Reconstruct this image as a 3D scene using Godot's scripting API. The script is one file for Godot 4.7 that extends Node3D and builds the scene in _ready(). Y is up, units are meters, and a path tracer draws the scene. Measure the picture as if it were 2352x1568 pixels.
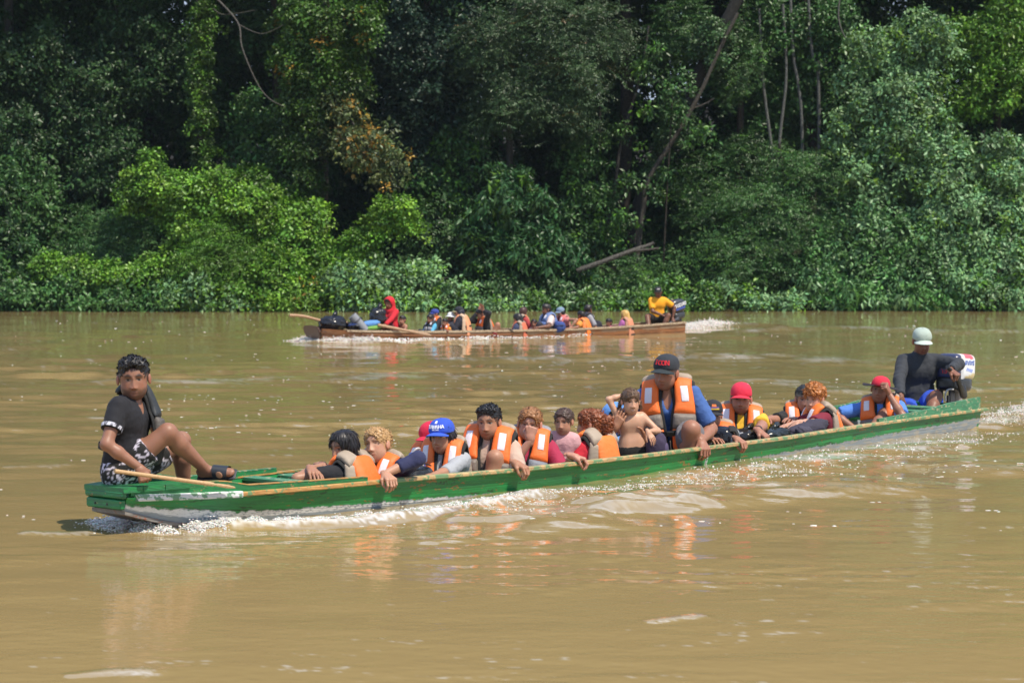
extends Node3D
# A river with two passenger canoes in front of a jungle bank.

const EYE := 1.7
const FOCAL := 4700.0
var tilt := atan(184.0 / FOCAL)
var M := {}
var rng := RandomNumberGenerator.new()
var wob := FastNoiseLite.new()
var wob2 := FastNoiseLite.new()

# ---------------------------------------------------------------- mesh builder
class MB:
	var v := PackedVector3Array()
	var n := PackedVector3Array()
	var c := PackedColorArray()
	var uv := PackedVector2Array()
	var ix := PackedInt32Array()
	var col := Color.WHITE

	func put(p: Vector3, nn := Vector3.ZERO, t := Vector2.ZERO) -> int:
		v.append(p); n.append(nn); c.append(col); uv.append(t)
		return v.size() - 1

	func tri(a: int, b: int, d: int) -> void:
		ix.append(a); ix.append(b); ix.append(d)

	# a rectangle of w x h points already put from index b0, seen from outside with u to the right and v upwards
	func weave(b0: int, w: int, h: int, ring := false) -> void:
		for j in h - 1:
			for i in (w if ring else w - 1):
				var i2 := (i + 1) % w
				var p := b0 + j * w + i
				var q := b0 + j * w + i2
				var r := p + w
				var s := q + w
				tri(p, r, q)
				tri(q, r, s)

	func fan(pts: PackedVector3Array, nn: Vector3) -> void:
		var mid := Vector3.ZERO
		for p in pts:
			mid += p
		var m := put(mid / pts.size(), nn)
		var b := v.size()
		for p in pts:
			put(p, nn)
		for i in pts.size():
			tri_out(m, b + i, b + (i + 1) % pts.size())

	func smooth(from := 0, first_ix := 0) -> void:      # normals from the faces, clockwise front
		for i in range(from, v.size()):
			n[i] = Vector3.ZERO
		for k in range(first_ix, ix.size(), 3):
			var a := v[ix[k]]
			var f := (v[ix[k + 2]] - a).cross(v[ix[k + 1]] - a)
			n[ix[k]] += f
			n[ix[k + 1]] += f
			n[ix[k + 2]] += f
		for i in range(from, v.size()):
			n[i] = n[i].normalized() if n[i].length_squared() > 1e-20 else Vector3.UP

	func box(xf: Transform3D, size: Vector3, b := 0.004) -> void:
		var h := size * 0.5
		b = minf(b, minf(h.x, minf(h.y, h.z)) * 0.9)
		var id := {}
		for sx in [-1, 1]:
			for sy in [-1, 1]:
				for sz in [-1, 1]:
					var s := Vector3(sx, sy, sz)
					for ax in 3:
						var p := (h - Vector3.ONE * b) * s
						p[ax] = h[ax] * s[ax]
						var nn := Vector3.ZERO
						nn[ax] = s[ax]
						id[[sx, sy, sz, ax]] = put(xf * p, (xf.basis * nn).normalized(), Vector2(p.x + p.z, p.y))
		for ax in 3:
			var a1 := (ax + 1) % 3
			var a2 := (ax + 2) % 3
			for s in [-1, 1]:
				var q := []
				for k in [[-1, -1], [1, -1], [1, 1], [-1, 1]]:
					var key := [0, 0, 0, ax]
					key[ax] = s; key[a1] = k[0]; key[a2] = k[1]
					q.append(id[key])
				quad_out(q[0], q[1], q[2], q[3])
			for s1 in [-1, 1]:
				for s2 in [-1, 1]:
					var q := []
					for k in [[-1, a1], [1, a1], [1, a2], [-1, a2]]:
						var key := [0, 0, 0, k[1]]
						key[ax] = k[0]; key[a1] = s1; key[a2] = s2
						q.append(id[key])
					quad_out(q[0], q[1], q[2], q[3])
		for sx in [-1, 1]:
			for sy in [-1, 1]:
				for sz in [-1, 1]:
					tri_out(id[[sx, sy, sz, 0]], id[[sx, sy, sz, 1]], id[[sx, sy, sz, 2]])

	func tri_out(a: int, b: int, d: int) -> void:       # turned so that it faces along its normals
		var f := (v[d] - v[a]).cross(v[b] - v[a])
		if f.dot(n[a] + n[b] + n[d]) >= 0.0:
			tri(a, b, d)
		else:
			tri(a, d, b)

	func quad_out(a: int, b: int, d: int, e: int) -> void:
		tri_out(a, b, d)
		tri_out(a, d, e)

	func tube(pts: PackedVector3Array, rad: PackedFloat32Array, sides := 7, caps := true, rough := 0.0, flat := 1.0) -> void:
		var up := Vector3(0.13, 0.9, 0.31).normalized()
		var b0 := v.size()
		var run := 0.0
		for k in pts.size():
			var d := (pts[mini(k + 1, pts.size() - 1)] - pts[maxi(k - 1, 0)]).normalized()
			if absf(d.dot(up)) > 0.97:
				up = Vector3(0.9, 0.1, 0.3).normalized()
			var x := up.cross(d).normalized()
			var y := d.cross(x).normalized()
			up = y
			if k > 0:
				run += pts[k].distance_to(pts[k - 1])
			for i in sides:
				var a := TAU * i / sides
				var o := x * cos(a) + y * sin(a) * flat
				var r := rad[k] * (1.0 + rough * sin(a * 3.0 + k * 1.7) * cos(k * 2.3 + i))
				put(pts[k] + o * r, o.normalized(), Vector2(float(i) / sides, run))
		for k in pts.size() - 1:
			for i in sides:
				var p := b0 + k * sides + i
				var q := b0 + k * sides + (i + 1) % sides
				tri_out(p, q, q + sides)
				tri_out(p, q + sides, p + sides)
		if caps:
			for e in [0, pts.size() - 1]:
				var nn := (pts[0] - pts[1]).normalized() if e == 0 else (pts[e] - pts[e - 1]).normalized()
				var m := put(pts[e], nn)
				var b := v.size()
				for i in sides:
					put(v[b0 + e * sides + i], nn)
				for i in sides:
					tri_out(m, b + i, b + (i + 1) % sides)

	func ball(xf: Transform3D, w := 14, h := 9) -> void:  # unit sphere through xf
		var b0 := v.size()
		for j in h + 1:
			var t := PI * (0.5 - float(j) / h)
			for i in w:
				var a := TAU * i / w
				var d := Vector3(cos(t) * sin(a), sin(t), cos(t) * cos(a))
				put(xf * d, (xf.basis.inverse().transposed() * d).normalized(), Vector2(float(i) / w, float(j) / h))
		for j in h:
			for i in w:
				var p := b0 + j * w + i
				var q := b0 + j * w + (i + 1) % w
				tri_out(p, q, q + w)
				tri_out(p, q + w, p + w)

	func join(o: MB, xf: Transform3D, mirror := false) -> void:
		var b := v.size()
		for i in o.v.size():
			v.append(xf * o.v[i])
			n.append((xf.basis * o.n[i]).normalized())
			c.append(col)
			uv.append(o.uv[i])
		for k in range(0, o.ix.size(), 3):
			ix.append(b + o.ix[k])
			ix.append(b + (o.ix[k + 2] if mirror else o.ix[k + 1]))
			ix.append(b + (o.ix[k + 1] if mirror else o.ix[k + 2]))

	func mesh() -> ArrayMesh:
		var arr := []
		arr.resize(Mesh.ARRAY_MAX)
		arr[Mesh.ARRAY_VERTEX] = v
		arr[Mesh.ARRAY_NORMAL] = n
		arr[Mesh.ARRAY_COLOR] = c
		arr[Mesh.ARRAY_TEX_UV] = uv
		arr[Mesh.ARRAY_INDEX] = ix
		var m := ArrayMesh.new()
		m.add_surface_from_arrays(Mesh.PRIMITIVE_TRIANGLES, arr)
		return m

# ---------------------------------------------------------------- naming
var taken := {}
func numbered(called: String) -> String:
	if not taken.has(called):
		taken[called] = 0
		return called
	taken[called] += 1
	return "%s_%03d" % [called, taken[called]]

func tag(o: Node3D, label := "", category := "", group := "", kind := "") -> Node3D:
	if label: o.set_meta("label", label)
	if category: o.set_meta("category", category)
	if group: o.set_meta("group", group)
	if kind: o.set_meta("kind", kind)
	return o

func base(called: String, at := Vector3.ZERO, turn := Basis()) -> Node3D:
	var o := Node3D.new()
	o.name = numbered(called)
	add_child(o)
	o.transform = Transform3D(turn, at)
	return o

func child_name(parent: Node, called: String) -> String:
	var s := called
	var k := 0
	while parent.has_node(NodePath(s)):
		k += 1
		s = "%s_%03d" % [called, k]
	return s

func build(m: Variant, called: String, mat: Material, parent: Node3D = null) -> MeshInstance3D:
	var o := MeshInstance3D.new()
	o.mesh = m.mesh() if m is MB else m
	o.material_override = mat
	if parent == null or parent == self:
		o.name = numbered(called)
		add_child(o)
	else:
		o.name = child_name(parent, called)
		parent.add_child(o)
	return o

func scatter(called: String, mesh: Mesh, mat: Material, where: Array[Transform3D], tint: PackedColorArray, parent: Node3D) -> MultiMeshInstance3D:
	var mm := MultiMesh.new()
	mm.transform_format = MultiMesh.TRANSFORM_3D
	mm.use_colors = true
	mm.mesh = mesh
	mm.instance_count = where.size()
	for i in where.size():
		mm.set_instance_transform(i, where[i])
		mm.set_instance_color(i, tint[i])
	var o := MultiMeshInstance3D.new()
	o.multimesh = mm
	o.material_override = mat
	if parent == null:
		o.name = numbered(called)
		add_child(o)
	else:
		o.name = child_name(parent, called)
		parent.add_child(o)
	return o

# ---------------------------------------------------------------- where things are
func ray(x: float, y: float) -> Vector3:                 # direction towards a spot of the photograph (2352 wide)
	var a := (x - 1176.0) / FOCAL
	var b := -(y - 784.0) / FOCAL
	return Vector3(a, b * cos(tilt) - sin(tilt), -(cos(tilt) + b * sin(tilt)))

func at(x: float, y: float, depth: float) -> Vector3:
	var r := ray(x, y)
	return Vector3(0, EYE, 0) + r * (depth / -r.z)

func on_water(x: float, y: float) -> Vector3:
	var r := ray(x, y)
	return Vector3(0, EYE, 0) + r * (EYE / -r.y)

func mat(col: Color, rough := 0.7, metal := 0.0, tinted := false) -> StandardMaterial3D:   # col in linear values
	var m := StandardMaterial3D.new()
	m.albedo_color = col.linear_to_srgb()
	m.roughness = rough
	m.metallic = metal
	m.vertex_color_use_as_albedo = tinted
	return m

func L(r: float, g: float, b: float) -> Color:
	return Color(r, g, b)

func curve(pts: Array, steps: int) -> PackedVector3Array:   # Catmull-Rom through points
	var out := PackedVector3Array()
	for k in pts.size() - 1:
		var p0: Vector3 = pts[maxi(k - 1, 0)]
		var p1: Vector3 = pts[k]
		var p2: Vector3 = pts[k + 1]
		var p3: Vector3 = pts[mini(k + 2, pts.size() - 1)]
		for s in steps:
			out.append(p1.cubic_interpolate(p2, p0, p3, float(s) / steps))
	out.append(pts[-1])
	return out

func taper(count: int, r0: float, r1: float) -> PackedFloat32Array:
	var out := PackedFloat32Array()
	for i in count:
		out.append(lerpf(r0, r1, float(i) / maxf(count - 1, 1)))
	return out

func noise_tex(w: int, h: int, freq: float, seed_: int, octaves := 4, normal := false, strength := 4.0, stretch := Vector2.ONE) -> ImageTexture:
	var nz := FastNoiseLite.new()
	nz.seed = seed_
	nz.frequency = freq
	nz.fractal_octaves = octaves
	var im := Image.create(w, h, false, Image.FORMAT_RGBA8)
	for y in h:
		var fy := float(y) / h
		for x in w:
			# blended across the border so that it tiles
			var fx := float(x) / w
			var a := nz.get_noise_2d(x * stretch.x, y * stretch.y)
			var b := nz.get_noise_2d((x - w) * stretch.x, y * stretch.y)
			var c := nz.get_noise_2d(x * stretch.x, (y - h) * stretch.y)
			var d := nz.get_noise_2d((x - w) * stretch.x, (y - h) * stretch.y)
			var v := lerpf(lerpf(a, b, fx), lerpf(c, d, fx), fy) * 0.5 + 0.5
			im.set_pixel(x, y, Color(v, v, v))
	if normal:
		im.bump_map_to_normal_map(strength)
	return ImageTexture.create_from_image(im)

# ---------------------------------------------------------------- camera, sky, sun
func set_stage() -> void:
	var cam := Camera3D.new()
	cam.name = "camera"
	cam.position = Vector3(0, EYE, 0)
	cam.rotation.x = -tilt
	cam.fov = rad_to_deg(2.0 * atan(784.0 / FOCAL))
	cam.near = 0.1
	cam.far = 600.0
	var lens := CameraAttributesPhysical.new()
	lens.frustum_focus_distance = 15.5
	lens.frustum_focal_length = 72.0
	lens.exposure_aperture = 5.0
	cam.attributes = lens
	add_child(cam)
	cam.current = true

	var sky := ProceduralSkyMaterial.new()
	sky.sky_top_color = Color(0.42, 0.56, 0.78)
	sky.sky_horizon_color = Color(0.80, 0.86, 0.92)
	sky.sky_curve = 0.25
	sky.ground_horizon_color = Color(0.35, 0.36, 0.30)
	sky.ground_bottom_color = Color(0.2, 0.2, 0.15)
	sky.sun_angle_max = 12.0
	var nz := FastNoiseLite.new()
	nz.seed = 5
	nz.frequency = 2.1
	nz.fractal_octaves = 5
	var im := Image.create(512, 256, false, Image.FORMAT_RGBA8)
	for y in 256:
		var e := PI * (0.5 - (y + 0.5) / 256.0)
		for x in 512:
			var a := TAU * x / 512.0
			var d := Vector3(cos(e) * cos(a), sin(e) * 1.8, cos(e) * sin(a))
			var v := smoothstep(-0.02, 0.30, nz.get_noise_3dv(d))
			var s := 0.82 + 0.18 * nz.get_noise_3dv(d * 2.3)
			im.set_pixel(x, y, Color(s, s, s, v if y < 128 else 0.0))
	sky.sky_cover = ImageTexture.create_from_image(im)
	sky.sky_cover_modulate = Color(0.9, 0.92, 0.95, 0.9)
	var env := Environment.new()
	env.background_mode = Environment.BG_SKY
	env.sky = Sky.new()
	env.sky.sky_material = sky
	env.background_energy_multiplier = 0.95
	env.tonemap_mode = Environment.TONE_MAPPER_LINEAR
	env.tonemap_exposure = 1.25
	env.sdfgi_enabled = true
	env.ssao_enabled = true
	env.ssil_enabled = true
	env.fog_enabled = true
	env.fog_density = 0.00015
	env.fog_light_color = Color(0.80, 0.87, 0.92)
	var we := WorldEnvironment.new()
	we.name = "world_environment"
	we.environment = env
	add_child(we)
	var sun := DirectionalLight3D.new()
	sun.name = "sun"
	sun.light_color = Color(1.0, 0.96, 0.89)
	sun.light_energy = 1.45
	sun.light_angular_distance = 0.5
	sun.shadow_enabled = true
	add_child(sun)
	sun.look_at_from_position(Vector3.ZERO, -Vector3(0.42, 0.92, 0.34), Vector3.FORWARD)

# ---------------------------------------------------------------- water
var ripple := FastNoiseLite.new()
var streak := FastNoiseLite.new()
var crests := []

func seg_dist(p: Vector2, a: Vector2, b: Vector2) -> Vector2:     # distance and share along
	var ab := b - a
	var h := clampf((p - a).dot(ab) / ab.length_squared(), 0.0, 1.0)
	return Vector2(p.distance_to(a + ab * h), h)

func ground2(x: float, y: float) -> Vector2:
	var p := on_water(x, y)
	return Vector2(p.x, p.z)

func add_crest(pts: Array, high: float, wide: float, foam: float, back := 1.0) -> void:
	var line := PackedVector2Array()
	var lo := Vector2(1e9, 1e9)
	var hi := -lo
	for q in pts:
		var g := ground2(q[0], q[1])
		line.append(g)
		lo = lo.min(g)
		hi = hi.max(g)
	crests.append([line, high, wide, foam, lo - Vector2.ONE * wide * 3.5, hi + Vector2.ONE * wide * 3.5, back])

func water_at(x: float, z: float, step: float) -> Vector2:       # height and whiteness
	var h := 0.0
	var p := Vector2(x, z)
	# swell, chop and ripples, each left out where the sheet is too coarse for it
	var calm := lerpf(0.22, 1.0, smoothstep(13.5, 20.0, -z + 0.2 * x)) * lerpf(1.0, 0.6, smoothstep(50.0, 66.0, -z))
	var gust := 0.5 + 1.7 * smoothstep(0.0, 0.45, streak.get_noise_2d(x * 0.12 + 3.0, z * 0.2))
	h += 0.020 * calm * ripple.get_noise_2d(x * 0.45, z * 0.85)
	h += 0.014 * calm * gust * smoothstep(0.9, 0.3, step) * ripple.get_noise_2d(x * 1.1 + 50, z * 2.8)
	h += 0.0045 * calm * gust * smoothstep(0.35, 0.1, step) * ripple.get_noise_2d(x * 4.5 + 90, z * 8.0)
	h += 0.026 * smoothstep(15.0, 26.0, -z) * calm * gust * ripple.get_noise_2d(x * 0.30 + 9.0, z * 1.25)
	h += 0.0022 * smoothstep(0.2, 0.06, step) * (0.4 + gust) * calm * ripple.get_noise_2d(x * 9.0 + 20.0, z * 15.0)
	var white := 0.0
	var broken := smoothstep(-0.25, 0.3, ripple.get_noise_2d(x * 0.9 + 30.0, z * 1.1))
	for cr in crests:
		if x < cr[4].x or z < cr[4].y or x > cr[5].x or z > cr[5].y:
			continue
		var line: PackedVector2Array = cr[0]
		var best := 1e9
		var along := 0.0
		var side := 0.0
		for k in line.size() - 1:
			var q := seg_dist(p, line[k], line[k + 1])
			if q.x < best:
				best = q.x
				along = (k + q.y) / (line.size() - 1)
				side = signf((line[k + 1] - line[k]).cross(p - line[k]))
		var w: float = cr[2] * (0.6 + 0.9 * along)
		if side < 0.0:
			w *= cr[6]
		var g := exp(-best * best / (w * w))
		var ends := smoothstep(0.0, 0.08, along) * smoothstep(1.0, 0.75, along)
		var jag := 0.9 + 0.35 * ripple.get_noise_2d(x * 1.6, z * 2.4) + (0.12 if cr[3] > 0.5 else 0.02) * ripple.get_noise_2d(x * 8.0, z * 8.0)
		h += cr[1] * g * ends * jag
		var lace := ripple.get_noise_2d(x * 22.0, z * 30.0) * 0.6 + ripple.get_noise_2d(x * 60.0, z * 80.0) * 0.5
		white = maxf(white, smoothstep(-0.10, 0.5, lace + (g * ends - 0.55) * 1.2) * cr[3] * (1.0 if cr[3] > 0.9 else broken))
	# whiteness painted in as sky glints: flecks and thin streaks on open water
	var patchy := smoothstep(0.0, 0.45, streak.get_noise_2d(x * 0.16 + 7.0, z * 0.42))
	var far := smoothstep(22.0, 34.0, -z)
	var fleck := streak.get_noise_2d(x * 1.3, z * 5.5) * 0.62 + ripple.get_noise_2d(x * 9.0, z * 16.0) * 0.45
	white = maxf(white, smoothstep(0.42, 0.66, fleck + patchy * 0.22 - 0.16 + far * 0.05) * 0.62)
	return Vector2(h, white)

func make_water() -> void:
	ripple.seed = 3
	ripple.frequency = 1.0
	ripple.fractal_octaves = 2
	streak.seed = 11
	streak.frequency = 1.0
	streak.fractal_octaves = 3
	add_crest([[330, 1205], [560, 1212], [800, 1205], [960, 1188], [1200, 1150], [1500, 1110]], 0.05, 0.13, 1.0, 1.5)
	add_crest([[1000, 1190], [1250, 1198], [1430, 1168], [1600, 1130]], 0.045, 0.30, 0.22, 2.4)
	add_crest([[1330, 1180], [1640, 1152], [1900, 1130], [2160, 1100]], 0.055, 0.36, 0.2, 2.4)
	add_crest([[1500, 1105], [1800, 1068], [2100, 1030], [2300, 1000]], 0.03, 0.3, 0.85, 1.5)
	add_crest([[2230, 985], [2330, 960], [2450, 930], [2600, 900]], 0.06, 0.5, 0.8, 1.0)
	add_crest([[1900, 1085], [2150, 1062], [2400, 1100]], 0.035, 0.4, 0.25, 1.5)
	add_crest([[680, 782], [740, 786], [860, 785], [1100, 780], [1300, 773]], 0.06, 0.35, 1.0, 1.0)
	add_crest([[1560, 757], [1640, 748], [1700, 742]], 0.10, 0.7, 1.0, 1.0)
	add_crest([[1650, 765], [1900, 752], [2200, 762], [2500, 760]], 0.05, 1.0, 0.75, 1.0)
	add_crest([[200, 872], [500, 880], [900, 862], [1300, 868]], 0.02, 1.0, 0.5, 1.0)
	add_crest([[900, 822], [1300, 830], [1700, 822], [2300, 840]], 0.03, 1.2, 0.6, 1.0)
	add_crest([[1700, 870], [2000, 900], [2400, 880]], 0.03, 0.8, 0.55, 1.0)
	add_crest([[40, 1222], [150, 1226], [240, 1222]], 0.01, 0.1, 0.5, 1.0)
	add_crest([[140, 1552], [260, 1542], [400, 1545]], 0.008, 0.06, 0.6, 1.0)
	add_crest([[1480, 1430], [1560, 1420], [1640, 1412]], 0.008, 0.05, 0.5, 1.0)
	add_crest([[0, 1075], [90, 1070], [170, 1072]], 0.01, 0.15, 0.45, 1.0)
	add_crest([[940, 1252], [1300, 1212], [1500, 1195]], 0.02, 0.2, 0.1, 1.5)
	var rows := 430
	var cols := 330
	var sheet := MB.new()
	var zs := PackedFloat32Array()
	for j in rows + 1:
		zs.append(-1.0 / lerpf(1.0 / 7.4, 1.0 / 76.0, float(j) / rows))
	zs.insert(0, -3.0)
	zs.insert(0, 30.0)
	zs.append(-95.0)
	var us := PackedFloat32Array()
	us.append_array([-14.0, -3.0, -0.8, -0.36])
	for i in cols + 1:
		us.append(lerpf(-0.285, 0.285, float(i) / cols))
	us.append_array([0.36, 0.8, 3.0, 14.0])
	var w := us.size()
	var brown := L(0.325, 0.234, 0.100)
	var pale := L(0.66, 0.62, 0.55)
	for j in zs.size():
		var z := zs[j]
		var d := maxf(-z, 8.0)
		var step := d * d * 3.0e-4
		for i in w:
			var x := us[i] * d
			var q := Vector2.ZERO
			if z < -3.5 and z > -80.0 and absf(us[i]) < 0.3:
				q = water_at(x, z, step)
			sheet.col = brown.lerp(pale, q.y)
			sheet.put(Vector3(x, q.x, z), Vector3.UP, Vector2(x, z))
	for j in zs.size() - 1:
		for i in w - 1:
			var p := j * w + i
			sheet.tri(p, p + w, p + 1)
			sheet.tri(p + 1, p + w, p + w + 1)
	sheet.smooth()
	var m := mat(Color.WHITE, 0.055, 0.0, true)
	m.metallic_specular = 0.5
	m.normal_enabled = true
	m.normal_texture = noise_tex(512, 512, 0.030, 21, 5, true, 5.0, Vector2(0.7, 1.25))
	m.normal_scale = 0.10
	m.uv1_scale = Vector3(0.55, 0.55, 1)
	tag(build(sheet, "river_water", m), "muddy brown river with ripples, wake foam and painted glints", "river", "", "structure")
	bubbles()

func bubbles() -> void:                       # froth thrown up along the hulls, plus flecks added as glints
	var bead := MB.new()
	bead.ball(Transform3D(), 7, 5)
	var where: Array[Transform3D] = []
	var tint := PackedColorArray()
	rng.seed = 77
	var lines := [
		[[[240, 1196], [300, 1212], [380, 1218], [480, 1215]], 9000, 0.12, 0.034, 0.0065],
		[[[380, 1216], [560, 1210], [760, 1203], [930, 1180]], 8000, 0.06, 0.012, 0.0048],
		[[[900, 1185], [1150, 1155], [1400, 1128], [1650, 1095]], 3000, 0.18, 0.005, 0.0045],
		[[[1050, 1180], [1300, 1150], [1600, 1112], [1900, 1070]], 1000, 0.32, 0.004, 0.0055],
		[[[1600, 1100], [1900, 1055], [2150, 1020], [2300, 995]], 900, 0.42, 0.004, 0.0065],
		[[[2260, 975], [2330, 955], [2400, 930]], 2500, 0.35, 0.012, 0.006],
		[[[690, 782], [720, 785], [800, 786], [860, 785]], 8000, 0.24, 0.05, 0.010],
		[[[860, 785], [1000, 783], [1200, 778], [1350, 771]], 1300, 0.15, 0.015, 0.014],
		[[[1570, 758], [1610, 752], [1650, 748]], 6000, 0.4, 0.06, 0.013],
	]
	for ln in lines:
		var line := PackedVector2Array()
		for q in ln[0]:
			line.append(ground2(q[0], q[1]))
		for k in ln[1]:
			var u := rng.randf() * (line.size() - 1)
			var i := mini(int(u), line.size() - 2)
			var p := line[i].lerp(line[i + 1], u - i)
			var off: Vector2 = Vector2(rng.randfn(0, 1), rng.randfn(0, 1)) * ln[2] * 0.6
			p += off
			var clump := ripple.get_noise_2d(p.x * 6.0, p.y * 6.0)
			if clump < -0.1:
				continue
			var q := water_at(p.x, p.y, 0.1)
			var y: float = q.x + absf(rng.randfn(0, 1)) * ln[3] * exp(-off.length_squared() / (ln[2] * ln[2])) * (0.5 + clump)
			var r: float = ln[4] * rng.randf_range(0.25, 1.0)
			where.append(Transform3D(Basis.from_scale(Vector3(r * rng.randf_range(0.8, 1.9), r * rng.randf_range(0.5, 0.9), r)), Vector3(p.x, y, p.y)))
			var s := rng.randf_range(0.55, 0.82)
			tint.append(Color(s, s * 0.97, s * 0.91))
	# flat pale flecks added as sparkles of light, in bands on the open river
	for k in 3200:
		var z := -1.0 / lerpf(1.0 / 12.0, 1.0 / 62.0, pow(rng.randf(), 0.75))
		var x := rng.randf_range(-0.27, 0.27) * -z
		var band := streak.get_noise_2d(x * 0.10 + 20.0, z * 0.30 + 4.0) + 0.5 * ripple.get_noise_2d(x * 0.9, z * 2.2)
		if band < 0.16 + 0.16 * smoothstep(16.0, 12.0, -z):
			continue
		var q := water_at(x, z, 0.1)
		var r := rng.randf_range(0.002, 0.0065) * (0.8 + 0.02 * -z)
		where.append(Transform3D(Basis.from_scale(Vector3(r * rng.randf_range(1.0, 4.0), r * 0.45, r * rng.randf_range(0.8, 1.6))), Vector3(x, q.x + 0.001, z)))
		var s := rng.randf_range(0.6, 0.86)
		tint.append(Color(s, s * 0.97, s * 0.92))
	var m := mat(Color.WHITE, 0.25, 0.0, true)
	m.subsurf_scatter_enabled = true
	m.subsurf_scatter_strength = 0.3
	tag(scatter("foam_and_glints", bead.mesh(), m, where, tint, null), "white froth and bubbles churned up along both hulls, plus flecks added as glints", "foam", "", "stuff")

# ---------------------------------------------------------------- jungle
var leafage := {}

func leaf(o: MB, xf: Transform3D, l: float, w: float, fold := 0.25, droop := -0.15) -> void:
	var b := o.put(xf * Vector3.ZERO)
	var m := o.put(xf * Vector3(0, -w * fold, l * 0.45))
	var a := o.put(xf * Vector3(-w * 0.5, 0, l * 0.42))
	var d := o.put(xf * Vector3(w * 0.5, 0, l * 0.42))
	var t := o.put(xf * Vector3(0, droop * l, l))
	o.tri(b, a, m); o.tri(a, t, m); o.tri(b, m, d); o.tri(m, t, d)

func make_leafage() -> void:
	rng.seed = 404
	# kinds: [leaf length, width, leaves, spread, droop]
	for k in [["broad", 0.15, 0.075, 15, 0.26, -0.25], ["vine", 0.11, 0.085, 22, 0.26, -0.2], ["fine", 0.10, 0.036, 34, 0.30, -0.2],
			["droop", 0.24, 0.085, 12, 0.28, -0.55], ["canopy", 0.20, 0.11, 34, 0.62, -0.25]]:
		var list := []
		for variant in 3:
			var o := MB.new()
			for i in k[3]:
				var dir := Vector3(rng.randfn(0, 1), rng.randfn(0.25, 0.8), rng.randfn(0, 1)).normalized()
				var root: Vector3 = dir * k[4] * rng.randf_range(0.1, 0.9)
				if k[0] == "fine":                    # leaflets in rows on a few fronds
					var fr: int = i / 9
					var a: float = fr * 1.7 + variant
					var out := Vector3(cos(a), 0.25, sin(a)).normalized()
					var side := 1.0 if i % 2 else -1.0
					root = out * (0.06 + 0.045 * (i % 9)) + Vector3(0, -0.006 * (i % 9), 0)
					dir = (out + out.cross(Vector3.UP) * side * 1.3 + Vector3(0, rng.randf_range(-0.4, 0.1), 0)).normalized()
				var fwd := (dir + Vector3(0, -0.35, 0)).normalized()
				var x := Vector3.UP.cross(fwd).normalized()
				if k[0] == "droop":
					fwd = (dir * 0.6 + Vector3(0, -0.9, 0)).normalized()
					x = Vector3(rng.randfn(0, 1), 0, rng.randfn(0, 1)).cross(fwd).normalized()
				var b := Basis(x, fwd.cross(x).normalized(), fwd).rotated(fwd, rng.randfn(0, 0.5))
				var s := rng.randf_range(0.65, 1.25)
				leaf(o, Transform3D(b, root), k[1] * s, k[2] * s, 0.22, k[5] * rng.randf_range(0.4, 1.3))
			o.smooth()
			list.append(o.mesh())
		leafage[k[0]] = list
	var lm := mat(Color.WHITE, 0.42, 0.0, true)
	lm.metallic_specular = 0.42
	lm.backlight_enabled = true
	lm.backlight = Color(0.16, 0.20, 0.04)
	M.leaf = lm
	var shine: StandardMaterial3D = lm.duplicate()
	shine.roughness = 0.44
	shine.metallic_specular = 0.45
	M.leaf_shine = shine
	var dull := mat(Color.WHITE, 0.6, 0.0, true)
	dull.backlight_enabled = true
	dull.backlight = Color(0.06, 0.09, 0.02)
	dull.metallic_specular = 0.25
	M.leaf_dull = dull
	var bark := mat(Color.WHITE, 0.9, 0.0, true)
	bark.normal_enabled = true
	bark.normal_texture = noise_tex(128, 256, 0.05, 8, 4, true, 9.0, Vector2(2.2, 0.7))
	bark.uv1_scale = Vector3(2, 1.2, 1)
	var bt := noise_tex(128, 256, 0.035, 9, 4)
	bark.albedo_texture = bt
	M.bark = bark

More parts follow.
